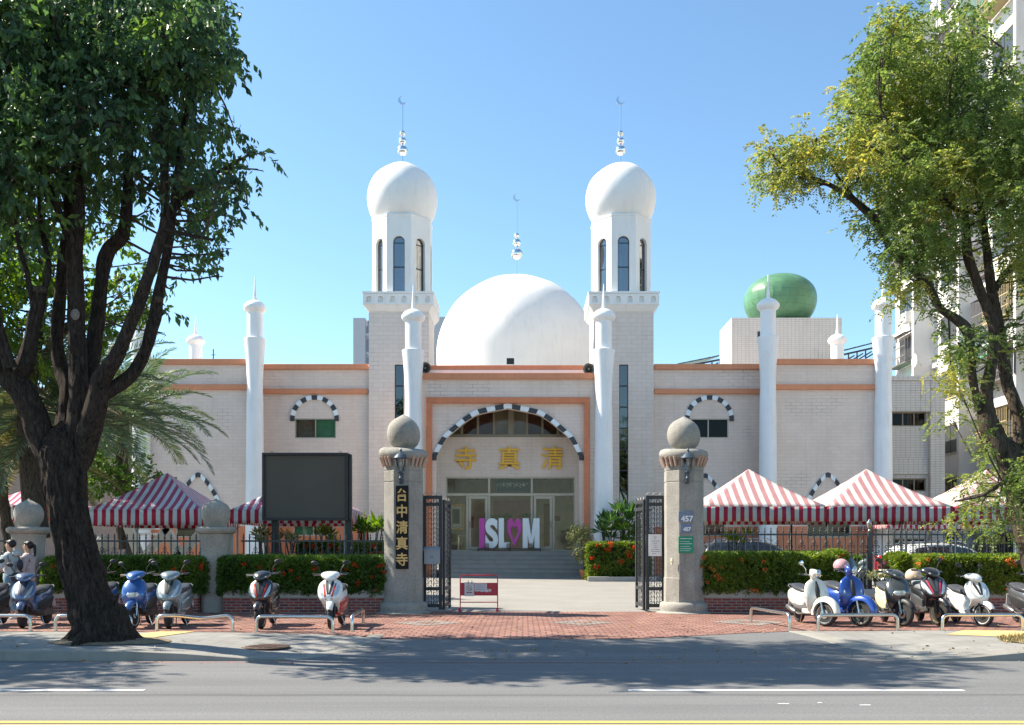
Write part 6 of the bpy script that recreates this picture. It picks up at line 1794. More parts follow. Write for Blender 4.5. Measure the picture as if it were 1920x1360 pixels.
limbs = [
    [(118, 915, 22), (98, 862, 27), (78, 820, 28), (62, 770, 26, -.1), (38, 728, 26, -.2), (5, 700, 24, -.3), (-35, 660, 20, -.4), (-60, 560, 14, -.5), (-70, 420, 10, -.3), (-60, 250, 7)],
    [(28, 715, 18, -.2), (45, 685, 17, -.3), (57, 640, 15, -.3), (68, 585, 13, -.3), (76, 545, 12, -.3)],
    [(76, 560, 8, -.3), (92, 503, 6, -.2), (78, 430, 5), (73, 363, 4.5), (60, 250, 3)],
    [(62, 570, 6, -.3), (50, 510, 5, -.4), (33, 447, 4, -.5), (28, 360, 3, -.6)],
    [(20, 690, 13, -.5), (4, 640, 12, -.6), (-8, 590, 10, -.7), (-20, 480, 8, -.8), (0, 350, 6, -.8)],
    [(122, 890, 22), (122, 840, 24, .1), (124, 780, 19, .3), (127, 726, 16, .4), (113, 687, 15, .5), (106, 631, 13, .5), (112, 559, 12, .5), (120, 475, 11, .5), (128, 400, 9, .6), (120, 300, 6, .7), (110, 180, 5, .8)],
    [(126, 900, 22), (138, 850, 25), (148, 770, 22), (147, 690, 18), (143, 600, 17), (141, 520, 16), (140, 464, 16), (147, 391, 12), (143, 280, 9), (145, 168, 7), (150, 60, 5)],
    [(136, 450, 11), (117, 413, 8, -.2), (92, 355, 7, -.4), (73, 290, 6, -.5), (60, 180, 4, -.6)],
    [(135, 250, 6), (110, 210, 5, .3), (95, 140, 4, .4)],
    [(130, 890, 20), (150, 845, 24, .1), (166, 770, 21, .3), (171, 687, 17, .4), (180, 615, 15, .5), (190, 531, 14, .5), (200, 475, 14, .5), (229, 440, 13, .5), (240, 363, 10, .5), (243, 268, 8, .6), (251, 196, 6, .6), (262, 90, 4, .7)],
    [(132, 900, 22), (155, 850, 24), (178, 765, 22, -.2), (190, 712, 18, -.3), (218, 670, 15, -.4), (246, 603, 13, -.5), (274, 531, 12, -.6), (296, 464, 11, -.6), (309, 402, 9, -.6), (308, 280, 8, -.6), (311, 184, 7, -.5), (340, 110, 5, -.4), (360, 30, 3, -.3)],
    [(185, 745, 15, -.2), (223, 722, 14, -.1), (262, 682, 13), (285, 615, 12), (296, 559, 11, .1), (313, 475, 9, .2), (325, 391, 8, .3), (341, 268, 7, .4), (360, 184, 6, .5), (390, 90, 4, .6)],
    [(322, 400, 6, .3), (370, 350, 5, .4), (430, 310, 3.5, .5), (480, 285, 2, .5)],
    [(305, 430, 6, -.6), (350, 440, 4, -.8), (400, 450, 3, -.9)],
    [(311, 190, 5, -.5), (300, 120, 4, -.5), (290, 30, 3, -.6)],
]
for L_ in limbs:
    L_ = [(a[0], a[1], a[2] * .9) + tuple(a[3:]) for a in L_]; mb = MB(); big = L_[0][2] > 10; w3 = limb(mb, L_, DT, k=36 if big else 8, wob=.14, ridge=.018 if big else 0, sp=8 if big else 4); mb.build('limb', bark, t_, smooth=60); anc += w3[len(w3) // 3:]
# sawn stubs and a pale pruning scar
mb = MB()
for px, py, r_, dd in ((76, 545, 12, -.3), (295, 562, 9, -.12)): q = P(px, py, DT + dd); mb.sphere(q, r_ * DT / F * 1.15, 14, 10, (1, 1, .6))
mb.build('sawn_stub', bark2, t_)
mb = MB(); q = P(141, 590, DT - .13); mb.sphere(q, .075, 16, 10, (1, .35, 1.25)); mb.build('pruning_scar', mat('scar_wood', (.17, .14, .12), .8, var=.3, scale=25), t_)
CL = [(-120, -50, 90, 2), (0, -50, 90, 2), (120, -50, 85, 2), (240, -45, 80, 2), (340, -40, 70, 2),
      (30, 40, 80, 3), (120, 50, 75, 3), (205, 50, 75, 3), (285, 50, 70, 3), (355, 35, 60, 3), (398, 30, 36, 2), (415, 95, 32, 2), (428, 125, 22, 1),
      (20, 140, 75, 3), (100, 145, 70, 3), (190, 140, 70, 3), (270, 140, 65, 3), (345, 120, 55, 3), (395, 160, 35, 2),
      (15, 240, 70, 3), (85, 230, 60, 3), (175, 235, 62, 3), (255, 235, 52, 3), (330, 235, 52, 3), (385, 235, 38, 2), (430, 245, 28, 1.4), (452, 285, 26, 1), (490, 283, 16, .8), (480, 318, 16, .8),
      (20, 320, 58, 2.6), (95, 320, 52, 2.4), (190, 320, 52, 2.6), (262, 330, 38, 1.8), (350, 320, 46, 2.4), (400, 330, 42, 2.2), (445, 350, 28, 1.3), (462, 385, 18, .9),
      (30, 400, 46, 1.8), (95, 410, 40, 1.3), (195, 385, 40, 1.6), (350, 400, 38, 1.8), (395, 410, 36, 1.7), (435, 410, 20, .9), (215, 430, 26, .8), (270, 400, 22, .6),
      (355, 455, 30, 1.2), (395, 470, 28, 1.3), (425, 480, 18, .8), (380, 505, 22, 1), (410, 518, 12, .6), (345, 495, 20, .8), (318, 540, 20, .7), (312, 585, 15, .6), (300, 625, 12, .45),
      (20, 470, 30, .8), (-60, 100, 110, 3), (-60, 300, 110, 3), (-150, 200, 110, 3), (-160, 380, 90, 2)]
cl = clus(CL, DT + 1.3, 2.5)
p_, d_ = sprays(cl, 19.5, 'broad', .11); print('left leaves', len(p_))
leafmesh('foliage', dleaf, t_, p_, d_, .142, .48, .45, fold=.14)
mb = MB(); twigs(mb, cl, anc, .011, 2); mb.build('twigs', bark2, t_)
# ---- its neighbour up the road, outside the frame, whose shade lies on the left pavement
t_ = thing('street_tree', 'neighbouring street tree up the road whose shade falls on the left pavement', 'tree', (-17.2, 16.6, .12), 'street trees')
mb = MB(); w1 = limb(mb, [(-890, 1210, 50), (-880, 1050, 40), (-870, 850, 36), (-880, 600, 20), (-900, 350, 10)], 16.6, k=20, ridge=.03); limb(mb, [(-870, 860, 22), (-760, 650, 16), (-680, 450, 8)], 16.6); limb(mb, [(-875, 860, 22), (-990, 650, 16), (-1060, 450, 8)], 16.6); mb.build('trunk', bark, t_, smooth=60)
cl = clus([(-900, 300, 150, 4), (-760, 380, 120, 4), (-1040, 380, 120, 4), (-680, 520, 90, 3), (-900, 480, 120, 3), (-1100, 540, 90, 3), (-800, 180, 110, 3), (-980, 180, 110, 3), (-620, 380, 70, 2), (-900, 90, 100, 3), (-700, 250, 90, 2)], 16.6, 2.4)
p_, d_ = sprays(cl, 10, 'broad', .11); leafmesh('foliage', dleaf, t_, p_, d_, .16, .5, .3, fold=.1)
# ---- lighter tree farther back at the left
t_ = thing('garden_tree', 'bright green garden tree behind the palms at the left', 'tree', (-13.5, 27, .2))
mb = MB(); tr_ = limb(mb, [(70, 1010, 22), (60, 900, 20), (50, 780, 17), (60, 680, 14), (80, 560, 9), (90, 450, 5)], 27, k=12); limb(mb, [(55, 780, 12), (0, 690, 9), (-60, 560, 6)], 27); limb(mb, [(60, 700, 10), (140, 600, 7), (230, 520, 4)], 27)
mb.build('trunk', bark2, t_)
cl = clus([(10, 500, 65, 2.4), (90, 510, 60, 2), (30, 600, 60, 2.2), (-60, 520, 90, 2), (-60, 640, 80, 2), (160, 520, 50, 1.8), (230, 540, 45, 1.6), (280, 590, 28, 1), (250, 600, 32, 1), (190, 610, 45, 1.4), (110, 430, 60, 1.6), (0, 420, 60, 1.5), (-160, 500, 130, 3), (-250, 600, 130, 3), (270, 500, 30, .8), (200, 440, 40, 1), (70, 690, 40, 1)], 26.5, 2.0)
p_, d_ = sprays(cl, 20, 'broad', .14); leafmesh('foliage', bleaf, t_, p_, d_, .19, .45, .3)
mb = MB(); twigs(mb, cl, tr_, .014, 2); mb.build('twigs', bark2, t_)
t_ = thing('garden_tree', 'dark bushy tree behind the left striped tent', 'tree', (-14, 34, .3))
mb = MB(); tr_ = limb(mb, [(230, 1030, 10), (225, 960, 8), (220, 900, 5)], 34); mb.build('trunk', bark2, t_)
cl = clus([(180, 900, 40, 2), (240, 905, 38, 2), (300, 915, 30, 1.4), (210, 860, 34, 1.3), (160, 850, 40, 1.5), (255, 870, 25, .8)], 34, 1.5); p_, d_ = sprays(cl, 60, 'x', .14)
leafmesh('foliage', hleaf, t_, p_, d_, .17, .5, .3)

# ---- the feathery tree at the right
DR = 15.9
t_ = thing('street_tree', 'feathery yellow green street tree with a long branch reaching left at the right edge', 'tree', (8.6, DR, .12), 'street trees')
mb = MB(); limb(mb, [(1995, 1215, 44), (1982, 1180, 33), (1962, 1110, 27), (1940, 1040, 25), (1922, 970, 24), (1908, 900, 23), (1897, 850, 18), (1890, 820, 5)], DR, k=60, wob=.16, ridge=.03, sp=12); mb.build('trunk', bark2, t_, smooth=60)
limbs = [
    [(1898, 895, 18), (1872, 830, 21), (1852, 790, 21), (1850, 742, 14), (1856, 700, 11.5), (1864, 649, 12), (1862, 610, 11), (1849, 574, 11), (1832, 530, 10), (1815, 480, 10), (1812, 430, 8), (1806, 370, 6), (1790, 300, 4, -.3), (1780, 200, 3, -.5)],
    [(1902, 880, 16), (1912, 800, 14, .2), (1900, 750, 13, .2), (1888, 715, 12, .3), (1876, 640, 12, .3), (1866, 580, 11, .3), (1856, 520, 10, .3), (1850, 460, 8, .3), (1838, 380, 7, .2), (1830, 300, 5), (1850, 200, 4, .3), (1880, 90, 3, .4)],
    [(1856, 560, 8, .2), (1880, 520, 7, .3), (1910, 490, 6, .4), (1950, 440, 4, .5)],
    [(1835, 770, 9), (1822, 700, 9, -.2), (1818, 640, 10, -.2), (1810, 615, 12, -.2), (1788, 595, 10, -.2), (1762, 577, 9, -.1), (1745, 545, 8.5), (1722, 515, 8), (1680, 480, 7.5, .1), (1655, 440, 6.5, .1), (1625, 400, 6, .2), (1585, 365, 5, .2), (1545, 342, 4, .2), (1480, 320, 2.5, .2)],
    [(1655, 440, 5, .1), (1640, 405, 5, .2), (1600, 370, 4, .3), (1570, 330, 3.2, .3), (1550, 290, 2.5, .3), (1530, 260, 1.8, .3)],
    [(1722, 500, 5), (1700, 440, 4, .3), (1670, 360, 3, .5), (1640, 250, 2.5, .6), (1620, 180, 2, .6)],
    [(1806, 420, 5), (1780, 380, 4, -.3), (1740, 340, 3, -.5), (1700, 300, 2.5, -.6), (1650, 200, 2, -.8)],
    [(1835, 400, 5), (1800, 395, 4, -.2), (1760, 372, 3, -.4)],
    [(1905, 900, 7, -.2), (1880, 905, 5, -.6), (1840, 930, 3, -.9), (1790, 940, 2, -1.0)],
]
anc = []
for L_ in limbs:
    big = L_[0][2] > 7; w3 = None; mb = MB(); L_ = [(a[0], a[1], a[2] * .86) + tuple(a[3:]) for a in L_]; w3 = limb(mb, L_, DR, k=24 if big else 8, wob=.16, ridge=.012 if big else 0, sp=8 if big else 4); mb.build('limb', bark2, t_, smooth=60); anc += w3[len(w3) // 3:]
CR_ = [(1450, 285, 26, 1.6), (1450, 320, 22, 1.2), (1485, 300, 30, 1.8), (1520, 285, 26, 1.4), (1530, 255, 18, .9), (1455, 350, 14, .6), (1500, 335, 20, 1), (1555, 300, 22, .8), (1590, 330, 20, .6),
       (1680, 40, 32, 1.5), (1660, 85, 36, 1.8), (1705, 70, 36, 1.6), (1625, 110, 26, 1), (1655, 140, 45, 2), (1715, 140, 45, 2), (1600, 170, 28, 1.1), (1590, 215, 30, 1.3), (1640, 205, 45, 2), (1700, 210, 50, 2.2), (1770, 190, 50, 2.2), (1590, 255, 28, 1.2), (1640, 275, 42, 2), (1700, 290, 50, 2.2), (1765, 280, 55, 2.4), (1620, 320, 32, 1.4), (1680, 350, 42, 2), (1745, 360, 50, 2.2), (1810, 320, 55, 2.4),
       (1790, 110, 45, 1.6), (1830, 60, 40, 1), (1850, 200, 55, 2.2), (1900, 120, 45, 1.2), (1900, 220, 50, 1.8), (1880, 290, 50, 2.2), (1920, 330, 50, 2.2), (1960, 250, 70, 2), (1950, 420, 60, 2), (1890, 380, 42, 1.6), (1900, 480, 36, 1.2), (1780, 20, 30, .6),
       (1650, 395, 26, 1), (1700, 420, 36, 1.6), (1760, 430, 38, 1.5), (1640, 430, 20, .8), (1660, 465, 22, .9), (1720, 470, 34, 1.4), (1770, 480, 32, 1.1), (1700, 520, 30, 1.2), (1690, 555, 24, .8), (1740, 540, 26, .9), (1745, 585, 22, .7), (1600, 400, 16, .5), (1790, 520, 24, .6), (1820, 420, 20, .4),
       (1800, 640, 26, 1), (1780, 690, 24, .9), (1810, 700, 24, .8), (1835, 640, 20, .6), (1800, 745, 22, .7), (1790, 790, 20, .5), (1820, 680, 24, .7), (1920, 600, 28, 1), (1940, 640, 30, 1), (1880, 460, 22, .5),
       (1890, 850, 26, .9), (1860, 840, 22, .5), (1900, 900, 26, .8), (1855, 890, 22, .5), (1880, 930, 26, .9), (1820, 900, 18, .4), (1800, 925, 18, .5), (1795, 955, 18, .5), (1835, 960, 20, .5), (1885, 985, 22, .5), (1960, 900, 40, 1), (1975, 780, 40, 1), (2010, 500, 90, 2), (2020, 300, 100, 2)]
cl = clus(CR_, DR + .2, 1.7, r_scale=.80, pw=1.25)
tip_ = [c for i, c in enumerate(cl) if c[0] < XX(1545, DR) or i % 9 == 0]; rest = [c for c in cl if c not in tip_]
for c_, m_ in ((rest, yleaf), (tip_, yleaf2)):
    p_, d_ = sprays(c_, 29, 'pinnate', .04); leafmesh('foliage', m_, t_, p_, d_, .062, .5, .25, fold=.08)
mb = MB(); twigs(mb, cl, anc, .007, 3); mb.build('twigs', bark2, t_)

# ---- date palms
def palm(cx, cy, cz, nf, L0, label, m, az=None, seed=1, trunk=.17, gz=.2):
    t_ = thing('date_palm', label, 'palm', (cx, cy, gz), 'date palms behind the left fence')
    rs = random.Random(seed)
    mb = MB(); n = 14; mb.tube([(cx + .15 * math.sin(i * .4), cy, gz + (cz - gz) * i / n) for i in range(n + 1)], [trunk * (1.25 if i % 2 else .95) for i in range(n + 1)], 14, .3, 6); mb.build('trunk', bark2, t_)
    for f_ in range(nf):
        a = 2.4 * f_ + rs.uniform(-.2, .2); el = R(82 - 95 * (f_ / nf) ** .9 + rs.uniform(-8, 8)); L_ = L0 * rs.uniform(.85, 1.1)
        pos = Vector((cx, cy, cz)); pts = [pos.copy()]; h = Vector((math.cos(a), math.sin(a), 0)); n = 16; e = el
        for i in range(n):
            pos = pos + (h * math.cos(e) + Vector((0, 0, 1)) * math.sin(e)) * (L_ / n); e -= R(2.2 + 3.4 * i / n); pts.append(pos.copy())
        mb = MB(); mb.tube(pts, [.03 * (1 - .85 * i / n) for i in range(n + 1)], 6); fr_ = mb.build('frond', m, t_)
        A = np.array([tuple(p) for p in pts]); N = 66; u = np.linspace(.13, 1, N); idx = u * n
        pp = np.stack([np.interp(idx, range(n + 1), A[:, k]) for k in range(3)], 1)
        tg = np.gradient(pp, axis=0); tg /= np.linalg.norm(tg, axis=1, keepdims=True)
        sd_ = np.cross(tg, np.array([0, 0, 1.])); sd_ /= np.linalg.norm(sd_, axis=1, keepdims=True) + 1e-6
        up = np.cross(sd_, tg)
        PP = np.concatenate([pp, pp]); ww = .38 * np.sin(np.clip(u * PI * .93 + .2, 0, PI)) + .12
        DD = np.concatenate([(sd_ + tg * .75 + up * .25) , (-sd_ + tg * .75 + up * .25)]) + rng.normal(size=(2 * N, 3)) * .12
        LL = np.concatenate([ww, ww])[:, None]
        V_ = []
        dn = DD / np.linalg.norm(DD, axis=1, keepdims=True); wv = np.cross(dn, np.concatenate([up, up])); wv /= np.linalg.norm(wv, axis=1, keepdims=True) + 1e-9
        tip = PP + dn * LL * L0 / 3.2 * 1.25 + np.array([0, 0, -.05]); mid = PP + dn * LL * .6
        V_ = np.stack([PP, mid + wv * .017, tip, mid - wv * .017], 1).reshape(-1, 3)
        q = (np.arange(2 * N) * 4)[:, None]; T = np.concatenate([q + [0, 1, 2], q + [0, 2, 3]], 1).reshape(-1)
        rawmesh('leaflets', m, fr_, V_, T, 3)
palm(XX(118, 28), 28.3, ZZ(775, 28), 50, 3.75, 'grey green date palm with arching fronds behind the big tree trunk', pleaf, seed=2)
palm(XX(-5, 30), 30.5, ZZ(860, 30), 40, 3.6, 'yellowish date palm at the far left edge', pleafy, seed=5)
palm(XX(215, 33), 34, ZZ(780, 33), 36, 3.6, 'tall grey green palm farther back near the left wing', pleaf, seed=9)

# ---- hedges with ixora flowers
def hedge(xa, xb, ya, yb, za, zb, label, m, dens=3300, size=.078, flowers=(), fm=None, seed=0, nm='hedge', topw=None, fs=.046):
    t_ = thing(nm, label, 'hedge', ((xa + xb) / 2, (ya + yb) / 2, za), 'flowering hedges')
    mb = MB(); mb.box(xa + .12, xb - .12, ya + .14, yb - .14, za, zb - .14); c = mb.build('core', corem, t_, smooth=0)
    W_, D_, H_ = xb - xa, yb - ya, zb - za
    N = int(dens / 19 * (W_ * D_ + 2 * W_ * H_ + 2 * D_ * H_))
    u = rng.uniform(0, 1, (N, 3)); face = rng.choice(4, N, p=[.40, .42, .09, .09])
    x = xa + W_ * u[:, 0]; y = ya + D_ * u[:, 1]; z = za + H_ * u[:, 2]
    dep = rng.uniform(0, 1, N) ** 1.3 * .17
    nz = np.array([noise.noise(Vector((a * 3.1 + seed, b * 3.1, c_ * 3.1))) + .9 * noise.noise(Vector((a * 8, b * 8 + seed, c_ * 8))) for a, b, c_ in zip(x, y, z)]) * .12
    st_ = rng.uniform(0, 1, N) < .07; dep[st_] -= rng.uniform(.05, .16, st_.sum())
    lo_ = np.array([noise.noise(Vector((a * 1.3 + seed, b * 1.3, 0))) for a, b in zip(x, y)]) * .10
    k = face == 0; z[k] = zb - dep[k] + nz[k] + lo_[k]
    k = face == 1; y[k] = ya + dep[k] - nz[k]
    k = face == 2; x[k] = xa + dep[k] - nz[k]
    k = face == 3; x[k] = xb - dep[k] + nz[k]
    # round the shoulders
    cx, cy, cz = (xa + xb) / 2, (ya + yb) / 2, (za + zb) / 2
    r_ = .17
    ex = np.maximum(np.abs(x - cx) - (W_ / 2 - r_), 0); ez = np.maximum(z - (zb - r_), 0); ey = np.maximum(np.abs(y - cy) - (D_ / 2 - r_), 0)
    s = np.sqrt(ex ** 2 + ey ** 2 + ez ** 2) + 1e-9; f_ = np.where(s > r_, r_ / s, 1)
    x = np.where(ex > 0, cx + np.sign(x - cx) * (W_ / 2 - r_ + ex * f_), x); y = np.where(ey > 0, cy + np.sign(y - cy) * (D_ / 2 - r_ + ey * f_), y); z = np.where(ez > 0, zb - r_ + ez * f_, z)
    nrm = np.zeros((N, 3)); nrm[face == 0, 2] = 1; nrm[face == 1, 1] = -1; nrm[face == 2, 0] = -1; nrm[face == 3, 0] = 1
    q = 15; uu = rng.normal(size=(N, q, 3)) + nrm[:, None] * .7 + np.array([0, 0, .35]); uu /= np.linalg.norm(uu, axis=2, keepdims=True)
    pp = np.stack([x, y, z], 1)[:, None] + uu * (size * .35) * rng.uniform(.3, 1.2, (N, q, 1))
    leafmesh('leaves', m, t_, pp.reshape(-1, 3), uu.reshape(-1, 3) + rng.normal(size=(N * q, 3)) * .25, size, .42, .3)
    for (px, py) in flowers:
        d = ya - .03; q = P(px, py, d)
        if q.z > zb - .03: q = P(px, py, ya + .2); q.z = min(q.z, zb + .05)
        n = 34; uu = rng.normal(size=(n, 3)); uu /= np.linalg.norm(uu, axis=1, keepdims=True); rr = fs * random.uniform(.7, 1.15)
        leafmesh('flower_cluster', fm or petal, t_, np.array(tuple(q)) + uu * rr * np.array([1, .7, .7]) * .75, uu + rng.normal(size=(n, 3)) * .5, rr * .75, .8, .2)
    return t_
rf_ = random.Random(11)
fl = lambda n, x0, x1, y0, y1: [(rf_.uniform(x0, x1), y0 + (y1 - y0) * rf_.random() ** 1.8) for _ in range(n)]
yh0, yh1 = 23.36, 24.86
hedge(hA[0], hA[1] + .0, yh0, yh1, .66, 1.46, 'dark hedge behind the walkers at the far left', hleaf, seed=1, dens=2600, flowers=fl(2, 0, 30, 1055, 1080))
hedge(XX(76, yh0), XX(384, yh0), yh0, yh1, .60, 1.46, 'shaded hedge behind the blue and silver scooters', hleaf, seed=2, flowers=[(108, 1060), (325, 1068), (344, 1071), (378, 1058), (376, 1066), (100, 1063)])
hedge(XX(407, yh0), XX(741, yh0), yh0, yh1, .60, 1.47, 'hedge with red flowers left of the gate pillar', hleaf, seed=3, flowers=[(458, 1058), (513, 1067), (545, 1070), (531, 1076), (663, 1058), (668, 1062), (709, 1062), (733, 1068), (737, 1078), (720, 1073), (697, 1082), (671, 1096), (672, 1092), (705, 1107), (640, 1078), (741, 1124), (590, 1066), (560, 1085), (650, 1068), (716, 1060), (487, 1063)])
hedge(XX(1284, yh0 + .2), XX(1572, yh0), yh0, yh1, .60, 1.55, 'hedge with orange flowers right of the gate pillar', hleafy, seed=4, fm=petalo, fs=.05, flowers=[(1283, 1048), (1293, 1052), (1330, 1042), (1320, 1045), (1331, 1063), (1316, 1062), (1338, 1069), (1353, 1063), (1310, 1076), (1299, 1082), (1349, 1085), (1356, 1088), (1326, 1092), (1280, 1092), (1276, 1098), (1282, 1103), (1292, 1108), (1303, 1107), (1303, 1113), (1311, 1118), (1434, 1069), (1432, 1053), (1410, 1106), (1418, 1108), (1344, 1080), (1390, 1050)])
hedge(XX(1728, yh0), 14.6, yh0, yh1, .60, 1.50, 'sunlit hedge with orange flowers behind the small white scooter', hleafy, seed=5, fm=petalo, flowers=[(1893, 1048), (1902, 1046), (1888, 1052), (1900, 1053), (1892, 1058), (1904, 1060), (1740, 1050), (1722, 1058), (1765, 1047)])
hedge(XX(1572, yh0) , XX(1600, yh0), yh0 + .3, yh1, .60, 1.62, 'small yellow green bush at the end of the right hedge', hleafy, seed=6, nm='bush', dens=3500, flowers=[(1580, 1042), (1572, 1045)], fm=petalo)
hedge(XX(1698, yh0), XX(1726, yh0), yh0 + .5, yh1, .60, 1.55, 'small loose bush with orange flowers beside the fence post', hleafy, seed=7, nm='bush', dens=3000, flowers=[(1715, 1056), (1722, 1050)], fm=petalo)
hedge(XX(555, 28), XX(735, 28), 28, 29, .3, ZZ(1018, 28), 'inner garden hedge with red flowers seen through the left fence', hleafy, seed=8, dens=2600, size=.07, flowers=[(590, 1026), (620, 1024), (634, 1030), (700, 1024), (712, 1036), (640, 1040), (696, 1040), (575, 1024), (603, 1036)], fs=.07)
hedge(XX(1102, 38), XX(1222, 38), 38, 39.6, .45, ZZ(1019, 38), 'inner hedge with red flowers right of the entrance steps', hleafy, seed=9, dens=1500, size=.09, flowers=[(1122, 1023), (1144, 1021), (1139, 1032), (1110, 1046), (1165, 1053), (1180, 1043), (1195, 1030), (1190, 1028), (1178, 1036), (1118, 1063)], fs=.10)
hedge(XX(1335, 28), XX(1560, 28), 28, 29, .3, ZZ(1038, 28), 'dark low hedge behind the right fence', hleaf, seed=10, dens=1800, size=.08)
hedge(XX(1590, 33), XX(1630, 33), 33, 34, .3, ZZ(1045, 33), 'round dark shrub against the orange wall base', hleaf, seed=12, nm='bush', dens=1500, size=.09)
mb = MB(); mb.box(XX(1102, 37.9), XX(1230, 37.9), 37.75, 37.9, .4, .62); tag(mb.build('garden_kerb', concrete, bevel=.01), 'pale concrete edging along the inner hedge right of the steps', 'garden edging')

# ---- rosette plants, potted shrub
def rosette(mb_pts, c, n, L_, up=.5):
    c = np.array(c); a = rng.uniform(0, 2 * PI, n); e = rng.uniform(-.2, 1.2, n)
    d = np.stack([np.cos(a) * np.cos(e), np.sin(a) * np.cos(e), np.sin(e) + up * .3], 1)
    mb_pts.append((np.repeat(c[None], n, 0) + d * .04, d))
def frangipani(px, py, d, hpx, label, n=7, spread=26, m=gleaf, L_=.34, seed=1, gz=.35):
    rs = random.Random(seed); base = Vector((XX(px, d), d, gz)); t_ = thing('leafy_shrub', label, 'shrub', base)
    mb = MB(); Q = []
    for i in range(n):
        e = P(px + rs.uniform(-1, 1) * spread, py + rs.uniform(-.6, 1) * hpx * .4, d + rs.uniform(-.4, .4))
        mid = base.lerp(e, .5) + Vector((rs.uniform(-.1, .1), 0, 0)); mb.tube([base, mid, e], [.035, .025, .018], 7); rosette(Q, e, 16, L_)
    mb.build('stems', bark2, t_)
    leafmesh('leaves', m, t_, np.concatenate([q[0] for q in Q]), np.concatenate([q[1] for q in Q]), L_, .24, .25, fold=.06)
frangipani(1140, 990, 40, 60, 'dark leaved shrub between the white column and the inner hedge', 7, 22, seed=3, L_=.5)
frangipani(1180, 975, 40, 90, 'tall bright frangipani shrub behind the right gate leaf', 11, 26, seed=4, L_=.5)
frangipani(1165, 1000, 39.7, 50, 'pale green shrub low behind the inner hedge', 7, 30, m=bleaf, seed=5, L_=.4)
frangipani(695, 985, 29, 40, 'bright cycad like shrub left of the left gate pillar', 10, 24, m=bleaf, seed=6, L_=.38)
frangipani(618, 1003, 29.5, 40, 'small rosette shrub behind the inner hedge left of the screen post', 5, 18, m=bleaf, seed=7, L_=.28)
frangipani(497, 1005, 28, 34, 'yellow green weeping shrub left of the screen post', 6, 14, m=vleaf, seed=8, L_=.25)
frangipani(545, 1010, 28, 34, 'yellow green weeping shrub between the screen posts', 6, 20, m=vleaf, seed=9, L_=.25)
frangipani(1372, 1010, 28.5, 34, 'yellow green shrub just right of the right gate pillar', 6, 26, m=bleaf, seed=10, L_=.25)
frangipani(1595, 1065, 24.3, 20, 'small pale shrub at the foot of the fence post', 5, 14, m=vleaf, seed=11, L_=.12, gz=.6)
frangipani(1660, 1080, 24.3, 20, 'dry yellowish plant in the planter right of the fence post', 8, 26, m=vleaf, seed=12, L_=.14, gz=.6)
frangipani(1850, 1010, 30, 40, 'yellow green shrub behind the right end of the fence', 8, 26, m=vleaf, seed=13, L_=.25)
px, d = 1097, 39.4; gz = G(0, d); q = Vector((XX(px, d), d, gz))
t_ = thing('potted_shrub', 'pale bushy potted shrub in a terracotta pot at the foot of the steps', 'potted plant', q)
mb = MB(); mb.lathe([(.13, 0), (.15, .01), (.21, .32), (.215, .33), (.235, .33), (.24, .40), (.21, .40), (.19, .34), (0, .34)], q, 28); mb.build('pot', mat('terracotta', (.48, .17, .08), .7), t_)
mb = MB(); e = P(1090, 1015, d); mb.tube([q + Vector((0, 0, .3)), q.lerp(e, .5), e], [.03, .025, .02], 7); mb.build('stem', bark2, t_)
cl = clus([(1086, 1005, 17, 5), (1078, 998, 11, 3), (1095, 1002, 12, 3), (1088, 1030, 15, 3), (1092, 1048, 9, 2)], d, .3); cl = [(a, b, c, r, 1) for a, b, c, r, w_ in cl]
p_, d_ = sprays(cl, 16, 'x', .1); p_ = p_[:4500]; leafmesh('leaves', vleaf, t_, p_, d_[:4500], .075, .4)
for px, lb, m in ((930, 'white flowering plant behind the S of the letter sign', petal), (952, 'green plant behind the heart of the letter sign', None), (985, 'green plant behind the M of the letter sign', None)):
    d = 45.2; q = Vector((XX(px, d), d, FLOOR)); zt = ZZ(968, d)
    t_ = thing('potted_plant', lb, 'potted plant', q, 'potted plants inside the lobby')
    mb = MB(); mb.lathe([(.14, 0), (.12, zt - FLOOR - .35), (.17, zt - FLOOR - .1), (.15, zt - FLOOR - .1)], q, 20); mb.build('stand', mat('brown_stand', (.22, .10, .07), .5), t_)
    n = 130; uu = rng.normal(size=(n, 3)); leafmesh('leaves', gleaf if px != 930 else vleaf, t_, np.array((q.x, q.y, zt - .06)) + uu * np.array([.09, .07, .04]), uu + np.array([0, 0, .6]), .13, .35)

# grass tufts and fallen leaves in the right tree pit, dry leaf litter along the kerbs
n = 2600; a = rng.uniform(0, 2 * PI, n); rr = np.sqrt(rng.uniform(0, 1, n)); x = 8.9 + 1.0 * rr * np.cos(a); y = 15.8 + .66 * rr * np.sin(a)
z = np.array([G(p, q) for p, q in zip(x, y)]) + .015
o = leafmesh('dry_grass', leafmat('straw', [(.2, .17, .07), (.34, .27, .12), (.45, .36, .2)], .2), None, np.stack([x, y, z], 1), rng.normal(size=(n, 3)) * .5 + np.array([0, 0, .8]), .09, .12, .4); tag(o, 'dry straw coloured grass around the foot of the right tree', 'grass', kind='stuff')
n = 900; x = rng.uniform(-14, 16, n); y = np.where(rng.uniform(0, 1, n) < .6, rng.uniform(17.6, 23, n), rng.uniform(13.9, 16, n)); z = np.array([G(p, q) for p, q in zip(x, y)]) + .018
dd = rng.normal(size=(n, 3)); dd[:, 2] *= .08
o = leafmesh('leaf_litter', leafmat('fallen_leaf', [(.13, .08, .03), (.25, .17, .06), (.38, .30, .12)], .1), None, np.stack([x, y, z], 1), dd, .055, .5, .4); tag(o, 'scattered dry fallen leaves on the pavement', 'leaves', kind='stuff')
